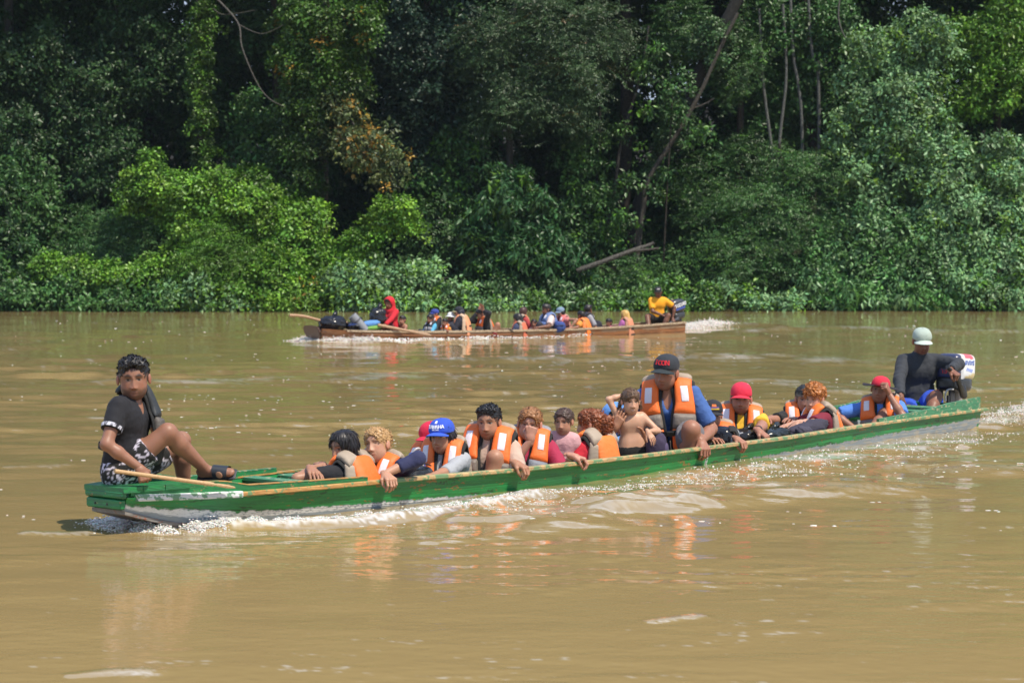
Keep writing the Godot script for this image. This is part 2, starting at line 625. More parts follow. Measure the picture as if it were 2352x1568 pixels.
# blobs: [x, y, depth, half width, half height] in the photograph's measure at that depth; crown of leaf clumps spread through them
func crown(o: Node3D, blobs: Array, kind: String, tint: Color, dense: float, seed_: int, odd := Color.BLACK, odd_share := 0.0, size := 1.0, called := "crown", vary := 0.5) -> void:
	rng.seed = seed_
	var nz := FastNoiseLite.new()
	nz.seed = seed_
	nz.frequency = 1.15
	var list: Array = leafage[kind]
	var where := [[], [], []]
	var tints := [PackedColorArray(), PackedColorArray(), PackedColorArray()]
	var tier: float = {"broad": 0.26, "vine": 0.17, "fine": 0.28, "droop": 0.20, "canopy": 0.55}[kind]
	var shapes := []
	for b in blobs:
		var mid := at(b[0], b[1], b[2])
		var r: Vector3 = Vector3(b[3], b[4], (b[3] + b[4]) * 0.42) * (b[2] / FOCAL)
		if b.size() > 5:
			r.z = b[5]
		shapes.append([mid, r])
	for s in shapes:
		var mid: Vector3 = s[0]
		var r: Vector3 = s[1]
		var area := 4.0 * PI * pow((pow(r.x * r.y, 1.6) + pow(r.x * r.z, 1.6) + pow(r.y * r.z, 1.6)) / 3.0, 1.0 / 1.6)
		var count := int(area * dense * 1.55 / (size * size))
		var left := 0
		var sd := Vector3.ZERO
		var heart := Vector3.ZERO
		var sx := Vector3.ZERO
		for i in count:
			if left == 0:                                 # a new spray of foliage: a drooping tier that stands off the crown
				left = rng.randi_range(6, 13)
				sd = Vector3(rng.randfn(0, 1), rng.randfn(0, 1), rng.randfn(0, 1)).normalized()
				if sd.z < -0.3 and rng.randf() < 0.6:      # thinner on the far side
					sd.z = -sd.z
				var lump := nz.get_noise_3dv(mid + sd * r * 1.1)
				heart = mid + sd * r * (0.84 + 0.60 * lump - 0.24 * pow(rng.randf(), 2.0) + (0.42 * rng.randf() if rng.randf() < 0.15 else 0.0))
				sx = (sd / r).normalized()
			left -= 1
			var d := sd
			var spread := Vector3(rng.randfn(0, 1), rng.randfn(0, 0.28), rng.randfn(0, 1)) * tier * size
			var p := heart + spread - Vector3(0, spread.length_squared() * 0.5 / maxf(tier, 0.1), 0) * 0.8
			if p.y < 0.02:
				continue
			var hidden := false
			for t in shapes:
				if t != s:
					var q: Vector3 = (p - t[0]) / t[1]
					if q.length_squared() < 0.5:
						hidden = true
						break
			if hidden:
				continue
			var y := (sx * 0.45 + Vector3(0, 0.75, 0.12) + Vector3(rng.randfn(0, 1), rng.randfn(0, 1), rng.randfn(0, 1)) * 0.3).normalized()
			var x := y.cross(Vector3(rng.randfn(0, 1), rng.randfn(0, 1), rng.randfn(0, 1))).normalized()
			var k := size * rng.randf_range(0.7, 1.3)
			var v := rng.randi() % 3
			var o3 := Basis(x, y, x.cross(y)).scaled(Vector3.ONE * k)
			where[v].append(Transform3D(o3, p - o.position))
			var c := tint
			if odd_share > 0.0 and rng.randf() < odd_share * (1.0 + 2.0 * nz.get_noise_3dv(p * 1.7)):
				c = odd
			var tone := 1.0 + vary * nz.get_noise_3dv(p * 0.8 + Vector3(40, 0, 0)) * 1.6 + rng.randfn(0, 0.16)
			c = c * maxf(tone, 0.35)
			c.r *= rng.randf_range(0.85, 1.2)
			c.a = 1.0
			tints[v].append(c)
	for v in 3:
		if where[v].size():
			var w: Array[Transform3D] = []
			w.assign(where[v])
			var m := scatter(called, list[v], M.leaf_dull if kind == "canopy" else (M.leaf_shine if tint.b > 0.05 else M.leaf), w, tints[v], o)
			m.set_meta("kind", "stuff")

func trunk(o: Node3D, pts: Array, r0: float, r1: float, col: Color, called := "trunk", sides := 9, steps := 5, label := "") -> void:
	var mb := MB.new()
	mb.col = col
	var line := PackedVector3Array()
	for p in curve(pts.map(func(q): return at(q[0], q[1], q[2])), steps):
		line.append(p - o.position)
	mb.tube(line, taper(line.size(), r0, r1), sides, true, 0.10)
	var t := build(mb, called, M.bark, o)
	if label:
		t.set_meta("label", label)

func plant(called: String, label: String, category: String, foot: Array, group := "") -> Node3D:
	var p := at(foot[0], foot[1], foot[2])
	return tag(base(called, p), label, category, group) as Node3D

func make_bank() -> void:
	var g := MB.new()
	var nz := FastNoiseLite.new()
	nz.seed = 61
	nz.frequency = 0.16
	var w := 110
	var h := 46
	for j in h:
		var back := pow(float(j) / (h - 1), 1.7)
		for i in w:
			var x := lerpf(-75.0, 75.0, float(i) / (w - 1))
			var shore := -70.6 + 1.3 * nz.get_noise_2d(x * 1.4, 3.0)
			var z := shore - back * 120.0
			var rise := -0.6 + 2.4 * smoothstep(0.0, 0.05, back) + 5.0 * smoothstep(0.03, 0.35, back) + 9.0 * smoothstep(0.2, 1.0, back)
			var y := rise + nz.get_noise_2d(x * 2.6, z * 2.6) * 0.7
			var s := 0.75 + 0.5 * nz.get_noise_2d(x * 5.0, z * 5.0)
			g.col = L(0.030, 0.024, 0.014) * s
			g.put(Vector3(x, y, z), Vector3.UP, Vector2(x, z))
	for j in h - 1:
		for i in w - 1:
			var p := j * w + i
			g.tri(p, p + w, p + 1)
			g.tri(p + 1, p + w, p + w + 1)
	g.smooth()
	tag(build(g, "river_bank_ground", mat(Color.WHITE, 0.95, 0.0, true)), "dark earth bank under the jungle", "ground", "", "structure")
	# the near shore, behind the photographer, so that the river has two sides
	var near := MB.new()
	near.col = L(0.10, 0.075, 0.04)
	near.box(Transform3D(Basis(), Vector3(0, -0.4, 42)), Vector3(300, 2.4, 60), 0.3)
	tag(build(near, "near_shore_ground", mat(Color.WHITE, 0.95, 0.0, true)), "low earth shore on the photographer's side", "ground", "", "structure")

func make_jungle() -> void:
	make_leafage()
	make_bank()
	var dark := L(0.026, 0.066, 0.017)
	var mid := L(0.038, 0.100, 0.022)
	var deep := L(0.036, 0.082, 0.024)
	var fresh := L(0.080, 0.195, 0.016)
	var bright := L(0.130, 0.275, 0.022)
	var silver := L(0.105, 0.205, 0.082)
	var olive := L(0.055, 0.080, 0.024)
	var gold := L(0.30, 0.19, 0.025)
	var grey := L(0.30, 0.28, 0.24)
	var brown := L(0.13, 0.10, 0.07)
	var o: Node3D

	# --- the dark wall of trees at the back
	var wall := [
		[60, "dark tree at the left edge behind the low left bush", 82], [330, "black-green tree left of the vine-wrapped column", 84], [610, "dark tree between the vine column and the vine-draped tree", 83],
		[900, "dark tree behind the branch of orange leaves", 84], [1130, "dark tall tree behind the hanging creeper bush", 82], [1400, "shaded tree behind the two thin grey trunks", 85],
		[1650, "shaded tree behind the leaning mossy trunk", 84], [1880, "shaded tree behind the pale slender trunks", 83], [2120, "dark tree behind the tall silvery crowns", 85], [2340, "dark tree at the right edge of the jungle", 82],
	]
	var k := 0
	for t in wall:
		o = plant("forest_tree", t[1], "tree", [t[0], 640, t[2]], "dark trees at the back of the jungle")
		trunk(o, [[t[0], 690, t[2]], [t[0] + 14, 400, t[2]], [t[0] - 10, 60, t[2]], [t[0] + 8, -300, t[2]]], 0.34, 0.2, brown)
		var bl := []
		rng.seed = 900 + k
		for q in 9:
			bl.append([t[0] + rng.randf_range(-130, 130), lerpf(-560, 640, q / 8.0) + rng.randf_range(-40, 40), t[2] + rng.randf_range(-2, 2), rng.randf_range(120, 170), rng.randf_range(95, 140), 2.2])
		crown(o, bl, "canopy", deep if k % 3 else dark, 3.2, 300 + k, Color.BLACK, 0.0, 1.0)
		k += 1
	for t in [[-60, 92, "dim distant tree beyond the upper left corner"], [200, 94, "dim distant tree seen left of the vine column"], [470, 93, "dim distant tree directly behind the vine column"], [760, 95, "dim distant tree beyond the vine-draped tree"], [1030, 93, "dim distant tree beyond the dark blue-green tree"],
			[1290, 94, "dim distant tree beyond the drooping grey-green crown"], [1530, 93, "dim distant tree beyond the mossy leaning trunk"], [1770, 95, "dim distant tree beyond the pale slender trunks"], [2010, 93, "dim distant tree beyond the silvery crown"], [2260, 94, "dim distant tree beyond the bright corner tree"], [2440, 92, "dim distant tree past the right edge"]]:
		o = plant("forest_tree", t[2], "tree", [t[0], 600, t[1]], "dark trees at the back of the jungle")
		trunk(o, [[t[0], 640, t[1]], [t[0] - 10, 300, t[1]], [t[0] + 8, -300, t[1]]], 0.4, 0.25, brown)
		var bl := []
		rng.seed = 1900 + k
		for q in 9:
			bl.append([t[0] + rng.randf_range(-60, 60), lerpf(-520, 560, q / 8.0), t[1] + rng.randf_range(-1, 1), rng.randf_range(150, 190), rng.randf_range(110, 150), 2.2])
		crown(o, bl, "canopy", deep, 2.6, 700 + k, Color.BLACK, 0.0, 1.25)
		k += 1
	# --- undergrowth on the ground between the trees
	o = base("undergrowth", Vector3.ZERO)
	tag(o, "dense shaded undergrowth covering the earth bank below the trees", "undergrowth", "", "stuff")
	var low := []
	rng.seed = 4321
	for q in 70:
		var dd := rng.randf_range(72.5, 92.0)
		low.append([rng.randf_range(-150, 2500), 0, dd, rng.randf_range(90, 140), rng.randf_range(46, 80)])
		low[-1][1] = 600.0 + (EYE - 0.4 - (dd - 70.0) * 0.19) * FOCAL / dd
	crown(o, low, "canopy", deep * 1.2, 4.2, 77, Color.BLACK, 0.0, 0.8, "leaf_mass")
	# --- tall crowns that overhang the bank
	for t in [[-160, -250, 77, "tall dark crown above the left edge"], [260, -230, 76.5, "overhanging dark crown above the left bushes"], [620, -260, 78, "overhanging crown above the vine column"], [1010, -210, 76, "overhanging crown above the dark centre"],
			[1420, -240, 77, "overhanging crown above the thin grey trunks"], [1830, -250, 78, "tall crown above the pale slender trunks"], [2500, -230, 78, "tall crown above the right edge"]]:
		o = plant("canopy_tree", t[3], "tree", [t[0], 600, t[2] + 3.0], "tall trees whose crowns leave the top of the picture")
		trunk(o, [[t[0], 660, t[2] + 3.0], [t[0] + 20, 200, t[2] + 2.5], [t[0], -300, t[2]]], 0.3, 0.18, brown)
		crown(o, [[t[0] - 90, t[1], t[2], 170, 130], [t[0] + 100, t[1] - 60, t[2], 170, 140], [t[0], t[1] - 220, t[2] + 1, 200, 150], [t[0] + 20, t[1] + 60, t[2] + 1, 150, 80]], "canopy", dark, 3.4, 500 + k)
		k += 1

	# --- left: shaded wall of leaves
	o = plant("jungle_tree", "dark leafy tree filling the upper left corner", "tree", [120, 640, 77])
	trunk(o, [[22, 690, 78], [26, 300, 78], [20, 40, 78], [22, -60, 78]], 0.22, 0.16, grey * 0.5)
	crown(o, [[60, 300, 76, 130, 130], [200, 230, 77, 120, 150], [260, 400, 76, 110, 110], [90, 130, 77, 150, 100], [320, 120, 77.5, 110, 130]], "broad", dark, 11, 1)
	o = plant("jungle_bush", "shaded bush at the left edge above the low creepers", "bush", [40, 700, 72])
	crown(o, [[30, 470, 72.5, 90, 110], [70, 400, 73, 60, 70], [10, 590, 71.5, 90, 90], [100, 560, 72.5, 80, 80]], "broad", mid, 13, 2)
	trunk(o, [[40, 700, 72.6], [45, 560, 72.6], [30, 420, 72.6]], 0.06, 0.03, brown, "stem", 6)
	o = plant("jungle_bush", "dull green bush sloping down behind the bright left mounds", "bush", [250, 690, 73])
	crown(o, [[250, 560, 72.6, 130, 90], [180, 640, 71.5, 120, 70], [360, 560, 72.4, 110, 110]], "fine", mid * 1.15, 13, 3)
	trunk(o, [[250, 700, 73], [245, 560, 73]], 0.06, 0.03, brown, "stem", 6)
	o = plant("creeper_mound", "long low bright creeper ridge by the water at left", "creeper", [250, 712, 70.4])
	crown(o, [[150, 618, 70.4, 80, 32], [250, 628, 70.3, 90, 34], [345, 618, 70.5, 70, 34], [420, 590, 70.8, 50, 34]], "vine", fresh, 24, 4, bright, 0.3)
	crown(o, [[120, 668, 70.2, 120, 46], [270, 676, 70.0, 140, 42]], "broad", mid * 1.35, 17, 5)
	o = plant("water_bush", "dim bush low on the water in the bottom left corner of the bank", "bush", [20, 712, 70.2])
	crown(o, [[20, 660, 70.4, 80, 54], [70, 690, 70.0, 80, 28]], "broad", mid, 16, 6)
	o = plant("creeper_mound", "tallest bright creeper mound with a sprig on its peak", "creeper", [470, 700, 71])
	crown(o, [[345, 420, 71.2, 62, 44], [350, 368, 71.2, 22, 36], [300, 450, 71.2, 40, 30], [400, 450, 71.2, 70, 70]], "vine", fresh * 0.9, 22, 7, bright, 0.25)
	crown(o, [[480, 440, 71.0, 44, 56], [540, 470, 71.0, 60, 60], [610, 500, 71.0, 70, 64], [690, 510, 70.8, 56, 56], [700, 580, 70.6, 62, 60], [440, 510, 71.2, 60, 70]], "vine", bright, 24, 8, fresh, 0.4)
	trunk(o, [[430, 700, 71.6], [440, 560, 71.5], [360, 420, 71.4]], 0.08, 0.03, brown, "stem", 6)
	o = plant("creeper_mound", "second creeper mound in shade behind the brightest one", "creeper", [600, 700, 72.5])
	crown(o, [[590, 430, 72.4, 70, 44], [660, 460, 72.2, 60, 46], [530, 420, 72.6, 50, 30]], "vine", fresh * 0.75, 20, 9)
	o = plant("creeper_mound", "rounded green mound with hanging leaves at the foot of the bright slope", "creeper", [510, 712, 70.2])
	crown(o, [[505, 550, 70.3, 58, 46], [480, 600, 70.2, 66, 46], [560, 590, 70.4, 60, 50]], "fine", fresh * 0.85, 22, 10)
	crown(o, [[640, 610, 70.3, 76, 60], [580, 655, 70.0, 80, 46], [690, 650, 70.1, 60, 50]], "vine", fresh, 22, 11, bright, 0.35)
	o = plant("water_bush", "pale-tipped bush leaning over the water left of the red hood", "bush", [450, 712, 69.8])
	crown(o, [[400, 680, 69.8, 60, 34], [480, 650, 69.8, 60, 40], [520, 690, 69.6, 90, 28]], "broad", silver * 1.3, 18, 12, fresh, 0.4)
	o = plant("water_bush", "yellow-green leafy bush between the creeper slope and the water", "bush", [680, 714, 69.6])
	crown(o, [[670, 690, 69.5, 60, 34], [620, 700, 69.5, 50, 22], [720, 680, 69.6, 40, 40]], "broad", bright * 0.8, 18, 13, gold, 0.06)
	o = plant("hooked_creeper", "bright creeper arm hooked over a dead limb", "creeper", [860, 640, 70.6])
	crown(o, [[905, 478, 70.5, 40, 22], [935, 492, 70.5, 18, 34], [870, 500, 70.6, 36, 26], [845, 530, 70.7, 34, 28], [815, 565, 70.7, 36, 30], [795, 600, 70.7, 36, 30]], "vine", bright, 26, 14, fresh, 0.4)
	trunk(o, [[790, 690, 70.9], [830, 560, 70.8], [880, 495, 70.7], [935, 470, 70.6]], 0.07, 0.03, brown, "limb", 6)
	o = plant("water_bush", "broad silvery bush behind the person in the red hood", "bush", [880, 714, 69.6])
	crown(o, [[790, 640, 69.8, 50, 50], [860, 640, 69.6, 70, 48], [930, 650, 69.6, 60, 44], [980, 620, 69.9, 40, 36], [860, 690, 69.3, 90, 28], [960, 690, 69.3, 70, 26]], "broad", silver * 1.35, 19, 15, bright, 0.3)
	o = plant("water_bush", "low trailing bush on the water right of the red hood", "bush", [1080, 714, 69.4])
	crown(o, [[1050, 670, 69.5, 44, 26], [1110, 690, 69.3, 50, 20], [1165, 700, 69.3, 40, 12]], "broad", silver * 1.2, 20, 16, bright, 0.25)
	o = plant("bare_branch", "thin bare branch arching out of the silvery bush", "branch", [960, 690, 69.2])
	trunk(o, [[905, 640, 69.2], [945, 652, 69.1], [990, 650, 69.1], [1030, 636, 69.2]], 0.022, 0.01, grey, "stem", 5)
	trunk(o, [[985, 651, 69.1], [1005, 675, 69.1], [1020, 690, 69.1]], 0.015, 0.008, grey, "side_twig", 5)

	# --- vine column
	o = plant("vine_column", "slender trunk wrapped in green vines right of the upper left tree", "tree", [462, 640, 73])
	trunk(o, [[462, 690, 73], [465, 400, 73], [455, 150, 73], [462, -80, 73]], 0.17, 0.13, brown)
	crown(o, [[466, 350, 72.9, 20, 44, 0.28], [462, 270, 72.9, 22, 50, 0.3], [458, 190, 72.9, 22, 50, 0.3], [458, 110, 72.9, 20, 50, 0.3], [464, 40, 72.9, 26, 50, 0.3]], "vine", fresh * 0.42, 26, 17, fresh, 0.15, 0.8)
	# --- vine-draped tree
	o = plant("vine_draped_tree", "big tree curtained with hanging vines, centre left", "tree", [720, 640, 73])
	trunk(o, [[730, 690, 73.4], [735, 300, 73.4], [750, -80, 73.4]], 0.36, 0.25, brown)
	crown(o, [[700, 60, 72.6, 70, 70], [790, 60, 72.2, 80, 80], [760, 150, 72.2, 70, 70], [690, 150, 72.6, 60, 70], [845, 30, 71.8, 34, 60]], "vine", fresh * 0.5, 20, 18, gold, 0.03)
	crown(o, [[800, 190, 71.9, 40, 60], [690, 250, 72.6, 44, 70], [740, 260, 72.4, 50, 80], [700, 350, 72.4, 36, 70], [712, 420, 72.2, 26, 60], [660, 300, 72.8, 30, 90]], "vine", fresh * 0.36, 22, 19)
	o = plant("turning_branch", "hanging branch with yellow and orange leaves and bare twigs", "tree", [850, 640, 71.2])
	trunk(o, [[770, 230, 71.8], [815, 290, 71.4], [860, 380, 71.1], [905, 420, 71.0]], 0.05, 0.012, grey * 0.7, "limb", 6)
	for q in [[840, 350, 880, 455], [850, 365, 935, 395], [860, 385, 900, 450], [835, 340, 865, 440], [860, 390, 942, 434]]:
		trunk(o, [[q[0], q[1], 71.1], [(q[0] + q[2]) / 2.0 + 6, (q[1] + q[3]) / 2.0, 71.0], [q[2], q[3], 71.0]], 0.014, 0.006, grey * 0.9, "twig", 4, 4)
	crown(o, [[790, 240, 71.6, 44, 44], [810, 290, 71.4, 44, 44], [840, 330, 71.2, 50, 44], [880, 370, 71.0, 50, 34], [870, 310, 71.2, 36, 40]], "broad", olive * 1.35, 12, 20, gold, 0.12, 0.9)
	o = plant("bare_branch", "long pale bare branch drooping in front of the vine-draped tree", "branch", [600, 620, 71.6])
	trunk(o, [[480, -20, 72.2], [545, 50, 71.8], [556, 110, 71.6], [590, 190, 71.6], [620, 228, 71.5], [656, 246, 71.5]], 0.035, 0.012, grey * 1.25, "stem", 6)
	trunk(o, [[545, 55, 71.8], [600, 78, 71.6], [650, 58, 71.6]], 0.02, 0.008, grey, "side_twig", 5)
	trunk(o, [[490, 20, 72.0], [515, 34, 72.0], [585, 24, 72.0]], 0.02, 0.01, grey, "side_twig", 5)

	# --- dark centre
	o = plant("jungle_tree", "dark blue-green tree right of the vine-draped tree", "tree", [990, 640, 76])
	trunk(o, [[980, 700, 76.5], [990, 300, 76.5], [985, -60, 76.5]], 0.3, 0.2, brown)
	crown(o, [[900, 60, 75, 60, 100], [960, 150, 75.5, 90, 120], [1060, 90, 75.5, 100, 120], [1000, 330, 76.5, 120, 110], [920, 330, 76, 60, 100]], "broad", L(0.020, 0.050, 0.027), 11, 21)
	o = plant("jungle_tree", "grey-green tree with a drooping crown in the upper middle", "tree", [1180, 640, 74.5])
	trunk(o, [[1172, 700, 74.6], [1170, 330, 74.6], [1168, 100, 74.6], [1200, -60, 74.6]], 0.13, 0.1, grey * 0.45)
	crown(o, [[1130, 110, 74, 80, 90], [1240, 60, 73.6, 110, 90], [1330, 150, 73.2, 76, 80], [1300, 240, 73.1, 60, 60], [1210, 200, 73.6, 80, 90], [1380, 60, 73.6, 80, 80], [1150, 240, 74, 60, 60]], "fine", L(0.036, 0.074, 0.024), 13, 22, gold * 0.4, 0.01)
	o = plant("hanging_creeper", "mid green creeper bush hanging down in the middle of the bank", "creeper", [1180, 690, 72])
	crown(o, [[1165, 400, 72.2, 44, 50], [1180, 460, 72.0, 80, 60], [1130, 520, 72.0, 60, 60], [1210, 540, 71.8, 90, 70], [1280, 580, 71.8, 60, 60], [1180, 590, 71.8, 90, 50], [1310, 620, 71.9, 50, 34]], "droop", L(0.030, 0.090, 0.026), 15, 23, fresh * 0.8, 0.12)
	trunk(o, [[1180, 700, 72.6], [1175, 520, 72.6], [1165, 400, 72.5]], 0.07, 0.03, brown, "stem", 6)
	o = plant("jungle_bush", "dark understorey bush behind the middle of the far canoe", "bush", [1080, 700, 72.4])
	crown(o, [[1060, 600, 73, 80, 80], [1130, 660, 71.6, 120, 50], [1270, 670, 71.4, 120, 40], [1000, 540, 74, 80, 90]], "broad", deep * 1.35, 13, 24)
	o = plant("water_bush", "low bright bush strip on the waterline behind the middle of the far canoe", "bush", [1300, 712, 70])
	crown(o, [[1210, 690, 70.2, 60, 22], [1300, 696, 70.0, 70, 18], [1400, 684, 70.0, 60, 28], [1470, 690, 69.9, 40, 26]], "broad", fresh * 0.8, 18, 25, silver, 0.4)

	# --- slender trunks and the leaning giant
	o = plant("leaning_tree", "huge mossy trunk leaning right from the bank up to the canopy", "tree", [1450, 640, 75])
	trunk(o, [[1440, 600, 75], [1470, 470, 75], [1530, 330, 75], [1590, 200, 75], [1650, 90, 75], [1710, -40, 75]], 0.30, 0.22, L(0.065, 0.062, 0.05))
	crown(o, [[1540, 310, 74.8, 26, 44, 0.4], [1560, 250, 74.8, 28, 40, 0.4], [1640, 90, 74.7, 60, 60], [1500, 380, 74.8, 18, 36, 0.3]], "vine", deep * 1.2, 20, 26, Color.BLACK, 0.0, 0.8)
	o = plant("leaning_sapling", "thin pale trunk leaning right beside the mossy giant", "tree", [1470, 640, 73.8])
	trunk(o, [[1462, 600, 73.8], [1478, 470, 73.8], [1490, 410, 73.8], [1560, 300, 73.8], [1610, 210, 73.8], [1650, 120, 73.8], [1695, 30, 73.8]], 0.10, 0.06, L(0.24, 0.21, 0.165))
	trunk(o, [[1480, 460, 73.8], [1474, 520, 73.8], [1468, 580, 73.8]], 0.045, 0.025, L(0.13, 0.115, 0.09), "side_stem", 6)
	trunk(o, [[1590, 250, 73.8], [1620, 238, 73.8], [1640, 226, 73.8]], 0.03, 0.015, L(0.28, 0.24, 0.2), "side_twig", 5)
	o = plant("grey_sapling", "thin grey curved trunk left of the leaning giant", "tree", [1400, 640, 74.4])
	trunk(o, [[1385, 560, 74.4], [1408, 460, 74.4], [1420, 370, 74.4], [1432, 300, 74.4], [1470, 180, 74.4], [1490, 60, 74.4]], 0.07, 0.04, grey * 0.5)
	o = plant("grey_sapling", "straight dim trunk further left of the curved grey one", "tree", [1370, 640, 75])
	trunk(o, [[1368, 640, 75], [1366, 480, 75], [1376, 330, 75], [1380, 100, 75]], 0.06, 0.04, grey * 0.35)
	for t in [[1752, 180, 1772, 340, 1776, 420, "leftmost of the pale slender trunks right of the leaning giant"], [1806, 170, 1794, 290, 1786, 400, "middle pale slender trunk, bowed to the left"],
			[1822, 120, 1834, 200, 1842, 300, "thickest pale slender trunk, leaning right"], [1862, 90, 1872, 150, 1880, 190, "short visible pale trunk at the right of the slender trunks"]]:
		o = plant("pale_trunk", t[6], "tree", [t[4], 640, 75.6], "pale slender trunks")
		trunk(o, [[t[0] - 8, t[1] - 160, 75.6], [t[0], t[1], 75.6], [t[2], t[3], 75.6], [t[4], t[5], 75.6], [t[4] + 4, 690, 76]], 0.05, 0.065, L(0.46, 0.48, 0.45))
	o = plant("hanging_liana", "pale wavy liana hanging at the top right", "branch", [1930, 560, 73])
	trunk(o, [[1934, -40, 73], [1926, 30, 73], [1932, 66, 73], [1944, 90, 73]], 0.03, 0.016, L(0.5, 0.49, 0.44), "stem", 6)

	# --- right: the high green wall
	o = plant("jungle_tree", "shaded fine-leaved tree right of the leaning giant", "tree", [1680, 640, 76])
	trunk(o, [[1690, 690, 76.4], [1700, 300, 76.4], [1705, 0, 76.4]], 0.16, 0.1, brown)
	crown(o, [[1690, 120, 75.8, 70, 100], [1620, 420, 75.4, 80, 80], [1720, 400, 75.8, 80, 90], [1560, 60, 76, 80, 80], [1640, 540, 75, 90, 80]], "fine", mid * 0.9, 13, 27, fresh, 0.05)
	o = plant("jungle_tree", "leafy tree behind the pale slender trunks, top right of centre", "tree", [1860, 640, 77])
	trunk(o, [[1860, 690, 77.2], [1866, 300, 77.2], [1850, 0, 77.2]], 0.2, 0.12, brown)
	crown(o, [[1790, 50, 76.6, 90, 80], [1900, 60, 76.4, 90, 90], [1870, 190, 76.9, 90, 90], [1780, 240, 77.4, 80, 80]], "broad", mid * 1.1, 12, 28)
	o = plant("jungle_tree", "mid green tree below the pale slender trunks", "tree", [1800, 690, 73.4])
	trunk(o, [[1800, 700, 73.8], [1806, 480, 73.8], [1790, 330, 73.8]], 0.1, 0.05, brown)
	crown(o, [[1740, 470, 73.6, 80, 60], [1840, 400, 73.8, 80, 66], [1850, 500, 73.2, 100, 70], [1720, 560, 73, 100, 60], [1940, 450, 73.4, 80, 80], [1680, 480, 74, 60, 60]], "fine", mid * 1.15, 14, 29, fresh * 0.8, 0.06)
	o = plant("jungle_tree", "tall silvery-leaved tree in the upper right", "tree", [2060, 690, 74])
	trunk(o, [[2060, 700, 74.4], [2050, 380, 74.4], [2070, 60, 74.4]], 0.2, 0.1, brown)
	crown(o, [[2010, 120, 74, 90, 70], [2110, 90, 73.8, 90, 70], [2060, 220, 73.4, 110, 70], [1980, 300, 73.6, 80, 70], [2120, 320, 73.0, 100, 70], [2040, 400, 73.0, 100, 60]], "broad", silver * 1.25, 14, 30, bright * 0.8, 0.2)
	o = plant("jungle_tree", "bright tree in the top right corner", "tree", [2290, 690, 74.6])
	trunk(o, [[2300, 700, 75], [2290, 350, 75], [2300, 0, 75]], 0.2, 0.1, brown)
	crown(o, [[2250, 90, 74.4, 80, 70], [2330, 60, 74.2, 80, 90], [2310, 180, 73.8, 90, 70], [2230, 210, 74, 70, 60]], "broad", fresh * 0.95, 14, 31, bright, 0.3)
	o = plant("jungle_tree", "glossy silver-green tree at the middle of the right edge", "tree", [2240, 690, 72.4])
	trunk(o, [[2240, 700, 72.8], [2230, 500, 72.8], [2260, 300, 72.8]], 0.14, 0.06, brown)
	crown(o, [[2190, 400, 72.4, 90, 60], [2300, 370, 72.4, 90, 80], [2230, 490, 71.8, 110, 60], [2330, 500, 71.8, 70, 70], [2140, 470, 72.2, 70, 50]], "broad", silver * 1.3, 14, 32, bright * 0.8, 0.22)
	o = plant("jungle_bush", "dense green bush below the tall silvery tree", "bush", [2050, 700, 71.8])
	trunk(o, [[2050, 704, 72.2], [2040, 560, 72.2]], 0.07, 0.03, brown, "stem", 6)
	crown(o, [[2010, 520, 72.2, 90, 60], [2100, 550, 71.6, 90, 60], [1960, 590, 71.8, 80, 60], [2050, 620, 71.2, 100, 50], [1900, 620, 71.6, 70, 50]], "broad", mid * 1.7, 15, 33, silver * 1.2, 0.45)
	o = plant("water_bush", "pale glossy bush over the water at the right edge", "bush", [2280, 712, 70.4])
	crown(o, [[2240, 570, 71.2, 80, 50], [2330, 600, 70.8, 70, 60], [2250, 640, 70.5, 90, 44], [2320, 680, 70.2, 80, 34], [2180, 630, 70.8, 60, 44]], "broad", silver * 1.35, 17, 34, fresh, 0.2)
	o = plant("water_bush", "drooping bush on the water below the dense green bush", "bush", [2060, 712, 70.4])
	crown(o, [[1990, 670, 70.5, 80, 36], [2090, 680, 70.3, 80, 32], [2170, 690, 70.2, 60, 24], [1910, 680, 70.5, 60, 30]], "droop", mid * 1.9, 17, 35, silver * 1.3, 0.5)
	o = plant("water_bush", "low leafy bush on the water right of the far outboard motor", "bush", [1760, 712, 70])
	crown(o, [[1700, 660, 70.2, 34, 26], [1740, 684, 70.0, 60, 28], [1810, 690, 69.9, 50, 24]], "broad", silver * 1.25, 20, 36, bright, 0.2)
	o = plant("water_bush", "small bush directly behind the far outboard motor", "bush", [1590, 712, 69.8])
	crown(o, [[1540, 650, 70.2, 30, 20], [1590, 686, 69.8, 44, 26], [1630, 668, 69.8, 18, 24], [1560, 700, 69.6, 30, 14]], "vine", fresh * 0.9, 22, 37, silver * 1.3, 0.3)
	o = plant("jungle_bush", "dim undergrowth right of the fallen log", "bush", [1620, 700, 72.8])
	crown(o, [[1500, 650, 73, 90, 50], [1620, 620, 73.2, 80, 60], [1400, 640, 73, 80, 50], [1700, 610, 72.6, 70, 60]], "fine", mid, 14, 38, fresh, 0.12)
	o = plant("understorey_tree", "loose leafy saplings half covering the leaning trunks", "tree", [1520, 640, 73.2])
	trunk(o, [[1520, 690, 73.4], [1530, 480, 73.4], [1545, 220, 73.4]], 0.04, 0.02, brown, "stem", 6)
	crown(o, [[1570, 190, 73.2, 50, 40], [1510, 250, 73.3, 36, 30], [1600, 300, 73.2, 46, 40], [1450, 380, 73.5, 34, 36], [1540, 430, 73.2, 50, 36], [1400, 300, 73.8, 40, 40], [1480, 120, 73.5, 50, 40], [1420, 500, 73.3, 40, 34]], "broad", mid * 1.0, 4, 39, fresh, 0.1)
